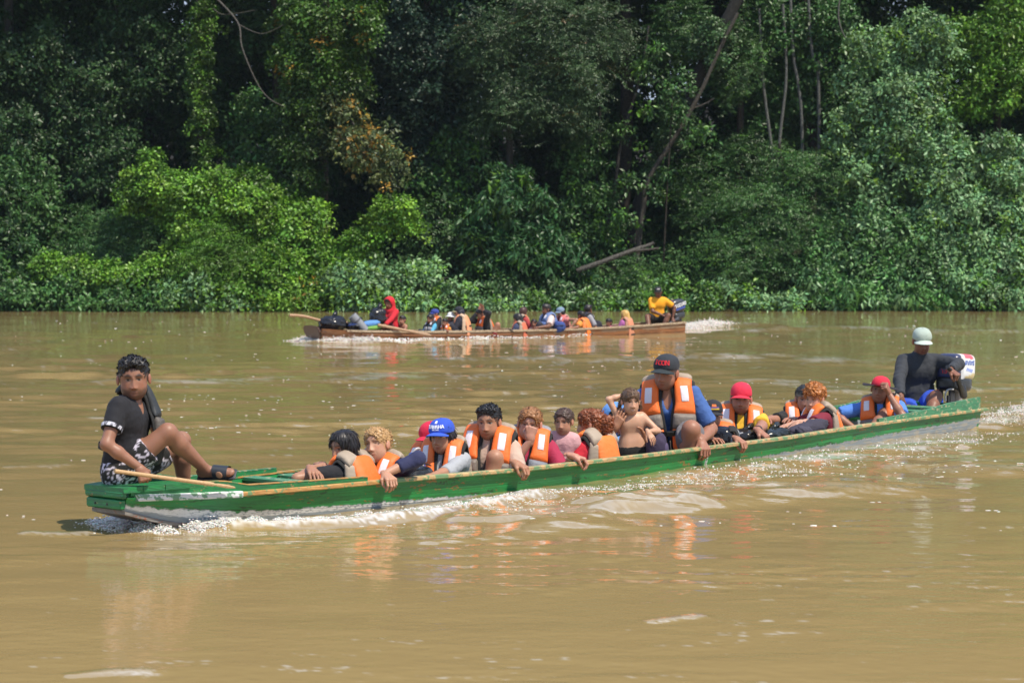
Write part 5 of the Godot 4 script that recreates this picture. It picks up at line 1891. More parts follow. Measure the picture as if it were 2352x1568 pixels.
			var sandal := build(sh_, "sandal", M.plastic, o)
			var st := MB.new()
			st.col = l[3].sandal
			for q in [0.085, 0.105, 0.125, 0.145]:
				pass
			var nst := 18
			for i in 6:
				var f := lerpf(0.06, 0.16, i / 5.0)
				for n in nst + 1:
					var a2 := lerpf(-1.75, 1.75, float(n) / nst)
					st.put(l[2] + toe * f * s + dn * (0.080 - 0.084 * maxf(cos(a2), -0.1) * (1.0 - 0.35 * (f - 0.06) / 0.1)) * s + xx * sin(a2) * 0.056 * s)
			for i in 5:
				for n in nst:
					var q := i * (nst + 1) + n
					st.tri(q, q + 1, q + nst + 1)
					st.tri(q + 1, q + nst + 2, q + nst + 1)
			st.smooth()
			build(st, "sandal_strap", M.plastic, o)
			if l[3].has("badge"):
				var bd := MB.new()
				bd.col = l[3].badge
				var n3: Vector3 = (-dn * 0.35 - xx * 1.0).normalized() if not l[3].get("flip", false) else (-dn * 0.35 + xx).normalized()
				var zc: Vector3 = l[2] + toe * 0.115 * s + dn * (0.040) * s + n3 * 0.052 * s
				bd.ball(Transform3D(Basis(toe * 0.024 * s, n3.cross(toe).normalized() * 0.027 * s, n3 * 0.006 * s), zc), 14, 8)
				build(bd, "badge", M.cloth, o)
	return o

func person_materials() -> void:
	M.skin = mat(Color.WHITE, 0.48, 0.0, true)
	M.skin.metallic_specular = 0.45
	M.skin.subsurf_scatter_enabled = true
	M.skin.subsurf_scatter_strength = 0.12
	M.hair = mat(Color.WHITE, 0.46, 0.0, true)
	M.cloth = mat(Color.WHITE, 0.85, 0.0, true)
	M.cloth.rim_enabled = true
	M.cloth.rim = 0.05
	M.cloth.rim_tint = 0.6
	M.cloth.normal_enabled = true
	M.cloth.normal_texture = noise_tex(256, 256, 0.02, 41, 4, true, 7.0)
	M.cloth.normal_scale = 0.9
	M.cloth.uv1_triplanar = true
	M.cloth.uv1_scale = Vector3(4, 4, 4)
	M.nylon = mat(Color.WHITE, 0.6, 0.0, true)
	M.nylon.normal_enabled = true
	M.nylon.normal_texture = M.cloth.normal_texture
	M.nylon.normal_scale = 1.0
	M.nylon.uv1_triplanar = true
	M.nylon.uv1_scale = Vector3(3.2, 3.2, 3.2)
	M.plastic = mat(Color.WHITE, 0.42, 0.0, true)
	make_hands()

# ---------------------------------------------------------------- the two canoes: x along the hull from the bow, y up from the water, z towards the camera's side
var near_boat: Transform3D
var yg_n := [[0.0, 0.232], [0.4, 0.215], [0.8, 0.200], [1.87, 0.190], [2.5, 0.182], [3.4, 0.162], [5.0, 0.155], [7.0, 0.157], [8.6, 0.178], [10.9, 0.185]]
var yb_n := [[0.0, 0.150], [0.25, 0.075], [0.5, 0.015], [0.9, -0.06], [1.5, -0.14], [2.5, -0.22], [5.0, -0.26], [9.0, -0.25], [10.9, -0.22]]
var far_boat: Transform3D

func boat_frame(bow: Vector2, stern: Vector2) -> Transform3D:
	var a := Vector3(stern.x - bow.x, 0, stern.y - bow.y).normalized()
	return Transform3D(Basis(a, Vector3.UP, a.cross(Vector3.UP)), Vector3(bow.x, 0, bow.y))

func spot(boat: Transform3D, x: float, y: float, t: float) -> Vector3:      # where the sight line meets the lengthwise plane at t
	var n := boat.basis.z
	var r := ray(x, y)
	var c := Vector3(0, EYE, 0)
	return c + r * ((boat.origin + n * t - c).dot(n) / r.dot(n))

func along(table: Array, s: float) -> float:      # value from [[s, v], ...], smooth
	for k in range(1, table.size()):
		if s <= table[k][0] or k == table.size() - 1:
			var f := clampf((s - table[k - 1][0]) / (table[k][0] - table[k - 1][0]), 0.0, 1.0)
			return lerpf(table[k - 1][1], table[k][1], f)
	return table[0][1]

# a solid swept along the hull; fn(s) gives the closed outline as (z, y) points, counted clockwise seen from the bow
func sweep(s0: float, s1: float, n: int, fn: Callable, col := Color.WHITE, uvh: Variant = null) -> MB:
	var o := MB.new()
	o.col = col
	var m: int = fn.call(s0).size()
	for e in m:
		var b0 := o.v.size()
		var i0 := o.ix.size()
		for k in n + 1:
			var s := lerpf(s0, s1, float(k) / n)
			var pts: Array = fn.call(s)
			for q in [pts[e], pts[(e + 1) % m]]:
				o.put(Vector3(s, q.y, q.x), Vector3.ZERO, Vector2(s / 11.0, uvh.call(s, q.y)) if uvh != null else Vector2(s, q.x + q.y))
		for k in n:
			var p := b0 + k * 2
			o.tri(p, p + 1, p + 2)
			o.tri(p + 1, p + 3, p + 2)
		o.smooth(b0, i0)
	for s in [s0, s1]:
		var pts: Array = fn.call(s)
		var i0 := o.ix.size()
		var b0 := o.v.size()
		for q in pts:
			o.put(Vector3(s, q.y, q.x), Vector3(-1 if s == s0 else 1, 0, 0), Vector2(s / 11.0, uvh.call(s, q.y)) if uvh != null else Vector2(s, q.x + q.y))
		for k in range(1, m - 1):
			o.tri_out(b0, b0 + k, b0 + k + 1)
	return o

func paint_picture(kind: String) -> ImageTexture:
	var w := 2048
	var h := 96
	var im := Image.create(w, h, false, Image.FORMAT_RGBA8)
	var nz := FastNoiseLite.new()
	nz.seed = 71 if kind == "green" else 72
	nz.fractal_octaves = 4
	nz.frequency = 1.0
	for x in w:
		var s := 11.0 * x / w
		for y in h:
			var t := 1.0 - float(y) / h             # 0 chine, 1 gunwale... texture row 0 is v 0
			t = float(y) / h
			var big := nz.get_noise_2d(s * 1.1, t * 2.0)
			var grain := nz.get_noise_2d(s * 3.0 + 50.0, t * 26.0)
			var fine := nz.get_noise_2d(s * 22.0, t * 22.0 + 30.0)
			var c: Color
			if kind == "green":
				c = L(0.014, 0.235, 0.058).lerp(L(0.020, 0.160, 0.054), clampf(0.35 + big * 1.2, 0, 1))
				c = c * (1.0 + 0.30 * grain + 0.18 * fine)
				var wear := nz.get_noise_2d(s * 4.0 + 20.0, t * 7.0)
				if wear + 0.45 * fine > 0.50 + 0.10 * sin(s * 2.0):
					c = c.lerp(L(0.30, 0.115, 0.035), 0.7)
				if nz.get_noise_2d(s * 2.6 + 80.0, t * 5.0) + 0.4 * fine > 0.50:
					c = c.lerp(L(0.018, 0.035, 0.022), 0.75)
				var seam := absf(t - 0.55)
				if seam < 0.012:
					c = c * 0.55
				# worn white and grey bottom paint with a ragged edge, by height over the water
				var high := lerpf(along(yb_n, s), along(yg_n, s), t)
				var edge := along([[0.0, 0.19], [0.4, 0.128], [0.8, 0.082], [1.4, 0.056], [2.0, 0.040], [2.9, 0.016], [3.6, -0.01], [5.6, -0.01], [7.0, 0.025], [9.0, 0.065], [10.9, 0.105]], s)
				var low := along([[0.0, 0.168], [0.4, 0.080], [0.8, 0.040], [1.4, 0.022], [2.0, 0.015], [2.9, 0.0], [11.0, -0.3]], s)
				var rag := high - edge + 0.016 * nz.get_noise_2d(s * 9.0, 5.0) + 0.012 * fine
				if rag < 0.0:
					var greyish := L(0.24, 0.29, 0.33) * (1.0 + 0.3 * grain)
					var white := L(0.66, 0.68, 0.68) * (1.0 + 0.15 * fine)
					var band := smoothstep(low - 0.006, low + 0.006, high + 0.008 * fine) if s < 3.4 else 0.0
					band *= smoothstep(3.3, 2.2, s) * smoothstep(-0.35, -0.05, big * 0.6 + fine + 0.12)
					c = greyish.lerp(white, band)
					if s > 5.0 and nz.get_noise_2d(s * 5.0, t * 12.0 + 9.0) > 0.16:
						c = c.lerp(L(0.42, 0.38, 0.30), 0.6)
					if rag > -0.005:
						c = c.lerp(L(0.035, 0.08, 0.05), 0.6)
					if s < 2.6 and absf(high - low + 0.045) < 0.006:
						c = c.lerp(L(0.22, 0.06, 0.025), 0.7)
				if absf(s - 5.86) < 0.02 and t > 0.05 and fine > -0.35:
					c = L(0.42, 0.48, 0.46)
			else:
				c = L(0.30, 0.125, 0.048).lerp(L(0.20, 0.085, 0.036), clampf(0.5 + big * 1.6, 0, 1))
				c = c * (1.0 + 0.55 * grain + 0.2 * fine)
				if nz.get_noise_2d(s * 2.2 + 80.0, t * 4.0) + 0.3 * fine > 0.32:
					c = c.lerp(L(0.30, 0.19, 0.10), 0.5)
				if t > 0.72 and s > 2.5 and big + 0.5 * grain > -0.1:
					c = c.lerp(L(0.36, 0.28, 0.19), 0.6)
				if absf(t - 0.52) < 0.02:
					c = c * 0.4
			c.a = 1.0
			im.set_pixel(x, y, c.linear_to_srgb())
	return ImageTexture.create_from_image(im)

func plank_tex(seed_: int, a: Color, b: Color, chip: Color, share: float) -> ImageTexture:     # painted or raw boards for rails and thwarts
	var w := 512
	var h := 64
	var im := Image.create(w, h, false, Image.FORMAT_RGBA8)
	var nz := FastNoiseLite.new()
	nz.seed = seed_
	nz.frequency = 1.0
	nz.fractal_octaves = 4
	for x in w:
		for y in h:
			var s := x / 60.0
			var t := y / 64.0
			var g := nz.get_noise_2d(s * 1.2, t * 9.0)
			var c := a.lerp(b, clampf(0.5 + g * 1.3, 0, 1)) * (1.0 + 0.3 * nz.get_noise_2d(s * 3.0, t * 30.0))
			if nz.get_noise_2d(s * 2.4 + 30.0, t * 4.0) + 0.3 * nz.get_noise_2d(s * 12.0, t * 14.0) > share:
				c = c.lerp(chip, 0.8)
			c.a = 1.0
			im.set_pixel(x, y, c.linear_to_srgb())
	return ImageTexture.create_from_image(im)

func wood(tex: Texture2D, rough: float, scale := Vector3(0.5, 4.0, 1)) -> StandardMaterial3D:
	var m := mat(Color.WHITE, rough)
	m.albedo_texture = tex
	m.uv1_scale = scale
	m.normal_enabled = true
	m.normal_texture = M.grain
	m.normal_scale = 0.35
	return m

func board(parent: Node3D, called: String, m: Material, s0: float, s1: float, z0: float, z1: float, y: float, thick: float) -> MeshInstance3D:
	var o := MB.new()
	o.box(Transform3D(Basis(), Vector3((s0 + s1) * 0.5, y - thick * 0.5, (z0 + z1) * 0.5)), Vector3(s1 - s0, thick, z1 - z0), 0.006)
	for i in o.v.size():
		o.uv[i] = Vector2(o.v[i].z * 0.9 if z1 - z0 > s1 - s0 else o.v[i].x, o.v[i].y + (o.v[i].x if z1 - z0 > s1 - s0 else o.v[i].z))
	return build(o, called, m, parent)

func make_near_boat() -> Node3D:
	near_boat = boat_frame(Vector2(-2.5299, -12.7717), Vector2(4.4324, -21.1712))
	var o := base("green_canoe", near_boat.origin, near_boat.basis)
	tag(o, "long green wooden canoe with chipped rails and white bottom paint, full of people", "canoe")
	M.grain = noise_tex(128, 128, 0.05, 55, 4, true, 5.0, Vector2(0.4, 2.6))
	var skin := mat(Color.WHITE, 0.42)
	skin.albedo_texture = paint_picture("green")
	skin.normal_enabled = true
	skin.normal_texture = M.grain
	skin.normal_scale = 0.3
	skin.texture_repeat = false
	var green := wood(plank_tex(81, L(0.016, 0.205, 0.058), L(0.024, 0.14, 0.056), L(0.30, 0.20, 0.10), 0.50), 0.45)
	var pale := wood(plank_tex(82, L(0.060, 0.235, 0.115), L(0.045, 0.17, 0.085), L(0.42, 0.35, 0.22), 0.30), 0.55)
	var rail := wood(plank_tex(83, L(0.52, 0.36, 0.17), L(0.42, 0.27, 0.12), L(0.07, 0.24, 0.11), 0.02), 0.5)
	var raw := wood(plank_tex(84, L(0.50, 0.29, 0.10), L(0.40, 0.20, 0.06), L(0.07, 0.24, 0.11), 0.28), 0.5)
	var chip := wood(plank_tex(85, L(0.68, 0.69, 0.68), L(0.55, 0.58, 0.58), L(0.03, 0.20, 0.06), 0.12), 0.55)
	var under := wood(plank_tex(86, L(0.14, 0.13, 0.12), L(0.22, 0.20, 0.18), L(0.25, 0.07, 0.03), 0.3), 0.5)
	var inner := wood(plank_tex(87, L(0.018, 0.10, 0.045), L(0.02, 0.07, 0.035), L(0.06, 0.05, 0.035), 0.25), 0.6)
	var hw := [[0.0, 0.18], [0.4, 0.27], [0.8, 0.345], [1.3, 0.41], [1.87, 0.46], [3.4, 0.53], [5.0, 0.55], [7.0, 0.55], [8.6, 0.52], [10.9, 0.48]]
	var hb := [[0.0, 0.155], [0.5, 0.20], [1.3, 0.29], [2.0, 0.36], [3.4, 0.43], [5.0, 0.45], [8.6, 0.44], [10.9, 0.39]]
	var yg := yg_n
	var yb := yb_n
	var side := func(z: float, f0: float, f1: float, thick: float) -> Callable:
		return func(s: float) -> Array:
			var h := func(f: float, inn: float) -> Vector2: return Vector2(z * (lerpf(along(hb, s), along(hw, s), f + 0.14 * f * (1.0 - f)) - inn), lerpf(along(yb, s), along(yg, s), f))
			var q := [h.call(f0, 0.0), h.call(f1, 0.0), h.call(f1, thick), h.call(f0, thick)]
			if z < 0:
				q.reverse()
			return q
	var hv := func(s: float, y: float) -> float: return clampf((y - along(yb, s)) / (along(yg, s) - along(yb, s)), 0.004, 0.996)
	for z in [1.0, -1.0]:
		for part in [[0.0, 5.855], [5.862, 10.9]]:
			for f in [[0.0, 0.55], [0.556, 1.0]]:
				build(sweep(part[0], part[1], 30, side.call(z, f[0], f[1], 0.024), Color.WHITE, hv), "side_plank", skin, o)
		# ribs inside
		for k in 14:
			var s: float = 0.9 + k * 0.72
			build(sweep(s, s + 0.045, 1, func(q: float) -> Array:
				var r := [Vector2(z * (along(hb, q) - 0.026), along(yb, q) + 0.03), Vector2(z * (along(hw, q) - 0.026), along(yg, q) - 0.01), Vector2(z * (along(hw, q) - 0.062), along(yg, q) - 0.01), Vector2(z * (along(hb, q) - 0.075), along(yb, q) + 0.03)]
				if z < 0: r.reverse()
				return r), "rib", inner, o)
		# rub rail in four lengths, white and peeling towards the bow
		for r in [[0.06, 0.80, 0], [0.80, 2.1, 1], [2.104, 4.9, 2], [4.904, 7.9, 2], [7.904, 11.02, 2]]:
			var high: float = 0.042 if r[2] == 0 else 0.030
			build(sweep(r[0], r[1], 14, func(q: float) -> Array:
				var w := along(hw, q)
				var y := along(yg, q)
				var c := [Vector2(z * (w - 0.012), y - high * 0.55), Vector2(z * (w + 0.022), y - high * 0.5), Vector2(z * (w + 0.026), y - high * 0.3), Vector2(z * (w + 0.026), y + high * 0.35), Vector2(z * (w + 0.021), y + high * 0.48), Vector2(z * (w - 0.03), y + high * 0.5), Vector2(z * (w - 0.03), y + 0.004), Vector2(z * (w - 0.012), y + 0.002)]
				if z < 0: c.reverse()
				return c), "rub_rail", [chip, raw, rail][r[2]], o)
		# raised board along the bow
		var wt := [[0.0, 0.272], [0.39, 0.298], [0.68, 0.288], [0.78, 0.268], [0.86, 0.250], [1.87, 0.228]]
		build(sweep(0.03, 1.87, 26, func(q: float) -> Array:
			var w := along(hw, q) - 0.004
			var c := [Vector2(z * w, along(yg, q) + 0.012), Vector2(z * (w + 0.004), along(wt, q)), Vector2(z * (w - 0.020), along(wt, q)), Vector2(z * (w - 0.022), along(yg, q) + 0.002)]
			if z < 0: c.reverse()
			return c), "bow_board", green, o)
		build(sweep(0.42, 1.87, 26, func(q: float) -> Array:
			var w := along(hw, q) + 0.003
			var c := [Vector2(z * w, along(wt, q) + 0.002), Vector2(z * w, along(wt, q) + 0.009), Vector2(z * (w - 0.027), along(wt, q) + 0.009), Vector2(z * (w - 0.027), along(wt, q) + 0.002)]
			if z < 0: c.reverse()
			return c), "cap_strip", raw if z > 0 else pale, o)
		# raised board along the stern
		var st := [[8.75, 0.222], [8.95, 0.226], [9.9, 0.262], [9.98, 0.275], [10.2, 0.292], [10.88, 0.316]]
		build(sweep(8.75, 10.88, 30, func(q: float) -> Array:
			var w := along(hw, q) - 0.002
			var c := [Vector2(z * w, along(yg, q) + 0.012), Vector2(z * w, along(st, q)), Vector2(z * (w - 0.03), along(st, q)), Vector2(z * (w - 0.03), along(yg, q) + 0.010)]
			if z < 0: c.reverse()
			return c), "stern_board", pale, o)
	# bottom
	build(sweep(0.0, 10.9, 40, func(q: float) -> Array:
		var w := along(hb, q) + 0.006
		var y := along(yb, q)
		return [Vector2(w, y - 0.024), Vector2(w, y), Vector2(-w, y), Vector2(-w, y - 0.024)]), "bottom_plank", under, o)
	build(sweep(0.5, 10.85, 24, func(q: float) -> Array:
		var w := along(hb, q) - 0.03
		var y := along(yb, q) + 0.035
		return [Vector2(w, y - 0.02), Vector2(w, y), Vector2(-w, y), Vector2(-w, y - 0.02)]), "floor_board", inner, o)
	# bow: square end of two boards, deck boards, bolts
	for e in [[0.225, 0.272, 0.185], [0.158, 0.222, 0.172]]:
		var b := MB.new()
		b.box(Transform3D(Basis(), Vector3(-0.02, (e[0] + e[1]) * 0.5, 0)), Vector3(0.045, e[1] - e[0], e[2] * 2.0), 0.012)
		for i in b.v.size():
			b.uv[i] = Vector2(b.v[i].z, b.v[i].y)
		build(b, "bow_plank", green, o)
	for z in [-0.075, 0.04]:
		var bt := MB.new()
		bt.col = L(0.01, 0.01, 0.01)
		bt.ball(Transform3D(Basis.from_scale(Vector3(0.006, 0.008, 0.008)), Vector3(-0.043, 0.188, z)), 8, 6)
		build(bt, "bolt", M.plastic, o)
	var dk := [[-0.035, 0.10], [0.105, 0.25], [0.255, 0.43]]
	for d in dk:
		var w0: float = along(hw, maxf(d[0], 0.0)) + 0.006
		var b := sweep(d[0], d[1], 2, func(q: float) -> Array:
			var w := along(hw, maxf(q, 0.0)) + 0.012
			var y := 0.297 + 0.010 * q
			return [Vector2(w, y - 0.034), Vector2(w, y), Vector2(-w, y), Vector2(-w, y - 0.034)])
		build(b, "deck_board", green, o)
	# thwarts
	for t in [[1.50, 1.62, 0.205], [1.86, 2.0, 0.19], [3.0, 3.16, 0.06], [4.3, 4.46, 0.05], [5.96, 6.16, 0.135], [7.3, 7.46, 0.05], [8.7, 8.92, 0.12], [9.86, 10.02, 0.225], [10.36, 10.56, 0.225]]:
		var w := along(hw, t[0]) - 0.035
		board(o, "thwart", pale, t[0], t[1], -w, w, t[2], 0.028)
		if t[2] > 0.2:
			board(o, "thwart_face", inner if t[0] < 5 else green, t[0] + 0.01, t[0] + 0.034, -w, w, t[2] - 0.03, 0.09)
	# transom
	board(o, "transom", green, 10.86, 10.90, -0.452, 0.452, 0.24, 0.44)
	return o

func make_far_boat() -> Node3D:
	far_boat = boat_frame(Vector2(-4.1452, -43.1985), Vector2(4.0, -48.9583))
	var o := base("brown_canoe", far_boat.origin, far_boat.basis)
	tag(o, "long brown wooden canoe with weathered planks and pale rails by the far bank", "canoe")
	var skin := mat(Color.WHITE, 0.5)
	skin.albedo_texture = paint_picture("brown")
	skin.texture_repeat = false
	var pale := wood(plank_tex(91, L(0.46, 0.36, 0.24), L(0.34, 0.25, 0.16), L(0.16, 0.10, 0.06), 0.3), 0.7)
	var dark := wood(plank_tex(92, L(0.13, 0.065, 0.036), L(0.08, 0.042, 0.026), L(0.18, 0.10, 0.06), 0.3), 0.35)
	var hw := [[0.0, 0.27], [0.6, 0.36], [1.6, 0.43], [4.0, 0.47], [7.0, 0.47], [9.85, 0.40]]
	var hb := [[0.0, 0.16], [0.6, 0.24], [1.6, 0.34], [4.0, 0.40], [7.0, 0.40], [9.85, 0.34]]
	var yg := [[0.0, 0.29], [0.6, 0.235], [1.6, 0.205], [2.7, 0.178], [6.2, 0.155], [8.0, 0.19], [9.85, 0.255]]
	var yb := [[0.0, 0.05], [0.5, -0.05], [1.5, -0.15], [4.0, -0.22], [9.85, -0.20]]
	var hv := func(s: float, y: float) -> float: return clampf((y - along(yb, s)) / (along(yg, s) - along(yb, s)), 0.004, 0.996)
	for z in [1.0, -1.0]:
		for part in [[0.0, 4.73], [4.745, 9.85]]:
			for f in [[0.0, 0.75], [0.757, 1.0]]:
				build(sweep(part[0], part[1], 22, func(s: float) -> Array:
					var h := func(g: float, inn: float) -> Vector2: return Vector2(z * (lerpf(along(hb, s), along(hw, s), g) - inn), lerpf(along(yb, s), along(yg, s), g))
					var q := [h.call(f[0], 0.0), h.call(f[1], 0.0), h.call(f[1], 0.028), h.call(f[0], 0.028)]
					if z < 0: q.reverse()
					return q, Color.WHITE, hv), "side_plank", skin, o)
		for r in [[0.55, 4.73], [4.745, 9.85]]:
			build(sweep(r[0], r[1], 14, func(q: float) -> Array:
				var w := along(hw, q)
				var y := along(yg, q)
				var c := [Vector2(z * (w + 0.02), y - 0.028), Vector2(z * (w + 0.02), y + 0.016), Vector2(z * (w - 0.045), y + 0.016), Vector2(z * (w - 0.045), y + 0.002), Vector2(z * (w + 0.003), y + 0.002), Vector2(z * (w + 0.003), y - 0.028)]
				if z < 0: c.reverse()
				return c), "gunwale_rail", pale, o)
		build(sweep(0.9, 4.73, 14, func(q: float) -> Array:
			var w := lerpf(along(hb, q), along(hw, q), 0.78)
			var y := lerpf(along(yb, q), along(yg, q), 0.78)
			var c := [Vector2(z * (w + 0.002), y - 0.018), Vector2(z * (w + 0.028), y - 0.016), Vector2(z * (w + 0.026), y + 0.014), Vector2(z * (w + 0.004), y + 0.018)]
			if z < 0: c.reverse()
			return c), "rub_strip", skin, o)
	build(sweep(0.0, 9.85, 20, func(q: float) -> Array:
		var w := along(hb, q)
		var y := along(yb, q)
		return [Vector2(w, y - 0.03), Vector2(w, y + 0.02), Vector2(-w, y + 0.02), Vector2(-w, y - 0.03)]), "bottom_plank", dark, o)
	# upturned bow: a broad rounded board raked forward
	var bow := MB.new()
	var n := 18
	for k in 2:
		var b0 := bow.v.size()
		var sgn := 1.0 if k == 0 else -1.0
		for i in n:
			var a := TAU * i / n
			var z := 0.31 * signf(cos(a)) * pow(absf(cos(a)), 0.6)
			var y := 0.215 + 0.135 * signf(sin(a)) * pow(absf(sin(a)), 0.6)
			bow.put(Vector3(-0.04 - 0.35 * (y - 0.1) - 0.03 * sgn, y, z), Vector3(-sgn, 0.2, 0), Vector2(z, y))
		var pts := PackedVector3Array()
		for i in n:
			pts.append(bow.v[b0 + i])
		bow.fan(pts, Vector3(-sgn, -0.2 * sgn, 0).normalized())
	for i in n:
		var j := (i + 1) % n
		bow.tri_out(i, j, n + 1 + n + i)
		bow.tri_out(j, n + 1 + n + j, n + 1 + n + i)
	build(bow, "bow_plank", dark, o)
	board(o, "deck_board", dark, 0.02, 0.5, -0.26, 0.26, 0.235, 0.03)
	for t in [[2.2, 0.10], [3.6, 0.08], [5.2, 0.08], [6.8, 0.08], [8.3, 0.14], [9.2, 0.2]]:
		var w := along(hw, t[0]) - 0.03
		board(o, "thwart", pale, t[0], t[0] + 0.18, -w, w, t[1], 0.03)
	board(o, "transom", skin, 9.80, 9.84, -0.37, 0.37, 0.27, 0.46)
	var cl := MB.new()
	for z in [1.0]:
		cl.col = L(0.05, 0.045, 0.04)
		var s := 4.72
		cl.box(Transform3D(Basis(Vector3.BACK, -0.5), Vector3(s, along(yg, s) - 0.01, 0.47)), Vector3(0.16, 0.02, 0.07), 0.005)
	build(cl, "iron_clamp", M.plastic, o)
	return o

# ---------------------------------------------------------------- outboard motors, in the hull's axes with the clamp at the origin
func superbox(o: MB, xf: Transform3D, h: Vector3, e := 4.0, nu := 40, nv := 22) -> void:
	var b0 := o.v.size()
	var i0 := o.ix.size()
	for j in nv + 1:
		var t := PI * (0.5 - float(j) / nv)
		for i in nu:
			var a := TAU * i / nu
			var d := Vector3(cos(t) * sin(a), sin(t), cos(t) * cos(a))
			d /= pow(pow(absf(d.x), e) + pow(absf(d.y), e) + pow(absf(d.z), e), 1.0 / e)
			o.put(xf * (d * h), Vector3.ZERO, Vector2(a, t))
	for j in nv:
		for i in nu:
			var p := b0 + j * nu + i
			var q := b0 + j * nu + (i + 1) % nu
			o.tri(p, q, q + nu)
			o.tri(p, q + nu, p + nu)
	o.smooth(b0, i0)

func motor_body(o: Node3D, gloss: Material, pan: Color, leg: Color) -> void:
	var dk := MB.new()
	dk.col = pan
	superbox(dk, Transform3D(Basis(), Vector3(0.17, 0.16, 0)), Vector3(0.19, 0.085, 0.135), 4.5)
	build(dk, "lower_pan", gloss, o)
	var lg := MB.new()
	lg.col = leg
	lg.tube(PackedVector3Array([Vector3(0.22, 0.12, 0), Vector3(0.20, -0.15, 0), Vector3(0.20, -0.5, 0)]), PackedFloat32Array([0.085, 0.06, 0.045]), 12)
	lg.ball(Transform3D(Basis.from_scale(Vector3(0.17, 0.05, 0.05)), Vector3(0.20, -0.52, 0)), 12, 8)
	lg.box(Transform3D(Basis(), Vector3(0.24, -0.36, 0)), Vector3(0.26, 0.012, 0.16), 0.004)
	build(lg, "leg", M.plastic, o)
	var br := MB.new()
	br.col = L(0.03, 0.03, 0.032)
	for z in [-0.07, 0.07]:
		br.box(Transform3D(Basis(), Vector3(0.02, 0.0, z)), Vector3(0.09, 0.22, 0.03), 0.008)
		br.box(Transform3D(Basis(), Vector3(-0.05, -0.04, z)), Vector3(0.03, 0.16, 0.03), 0.008)
		br.tube(PackedVector3Array([Vector3(-0.13, -0.06, z), Vector3(-0.04, -0.06, z)]), taper(2, 0.012, 0.012), 8)
	build(br, "clamp_bracket", M.plastic, o)
	var pr := MB.new()
	pr.col = L(0.25, 0.25, 0.25)
	for k in 3:
		var a := TAU * k / 3
		pr.ball(Transform3D(Basis(Vector3.RIGHT, a) * Basis(Vector3.UP, 0.5) * Basis.from_scale(Vector3(0.012, 0.10, 0.05)), Vector3(0.37, -0.52, 0) + Basis(Vector3.RIGHT, a) * Vector3(0, 0.08, 0)), 10, 6)
	build(pr, "propeller", M.plastic, o)

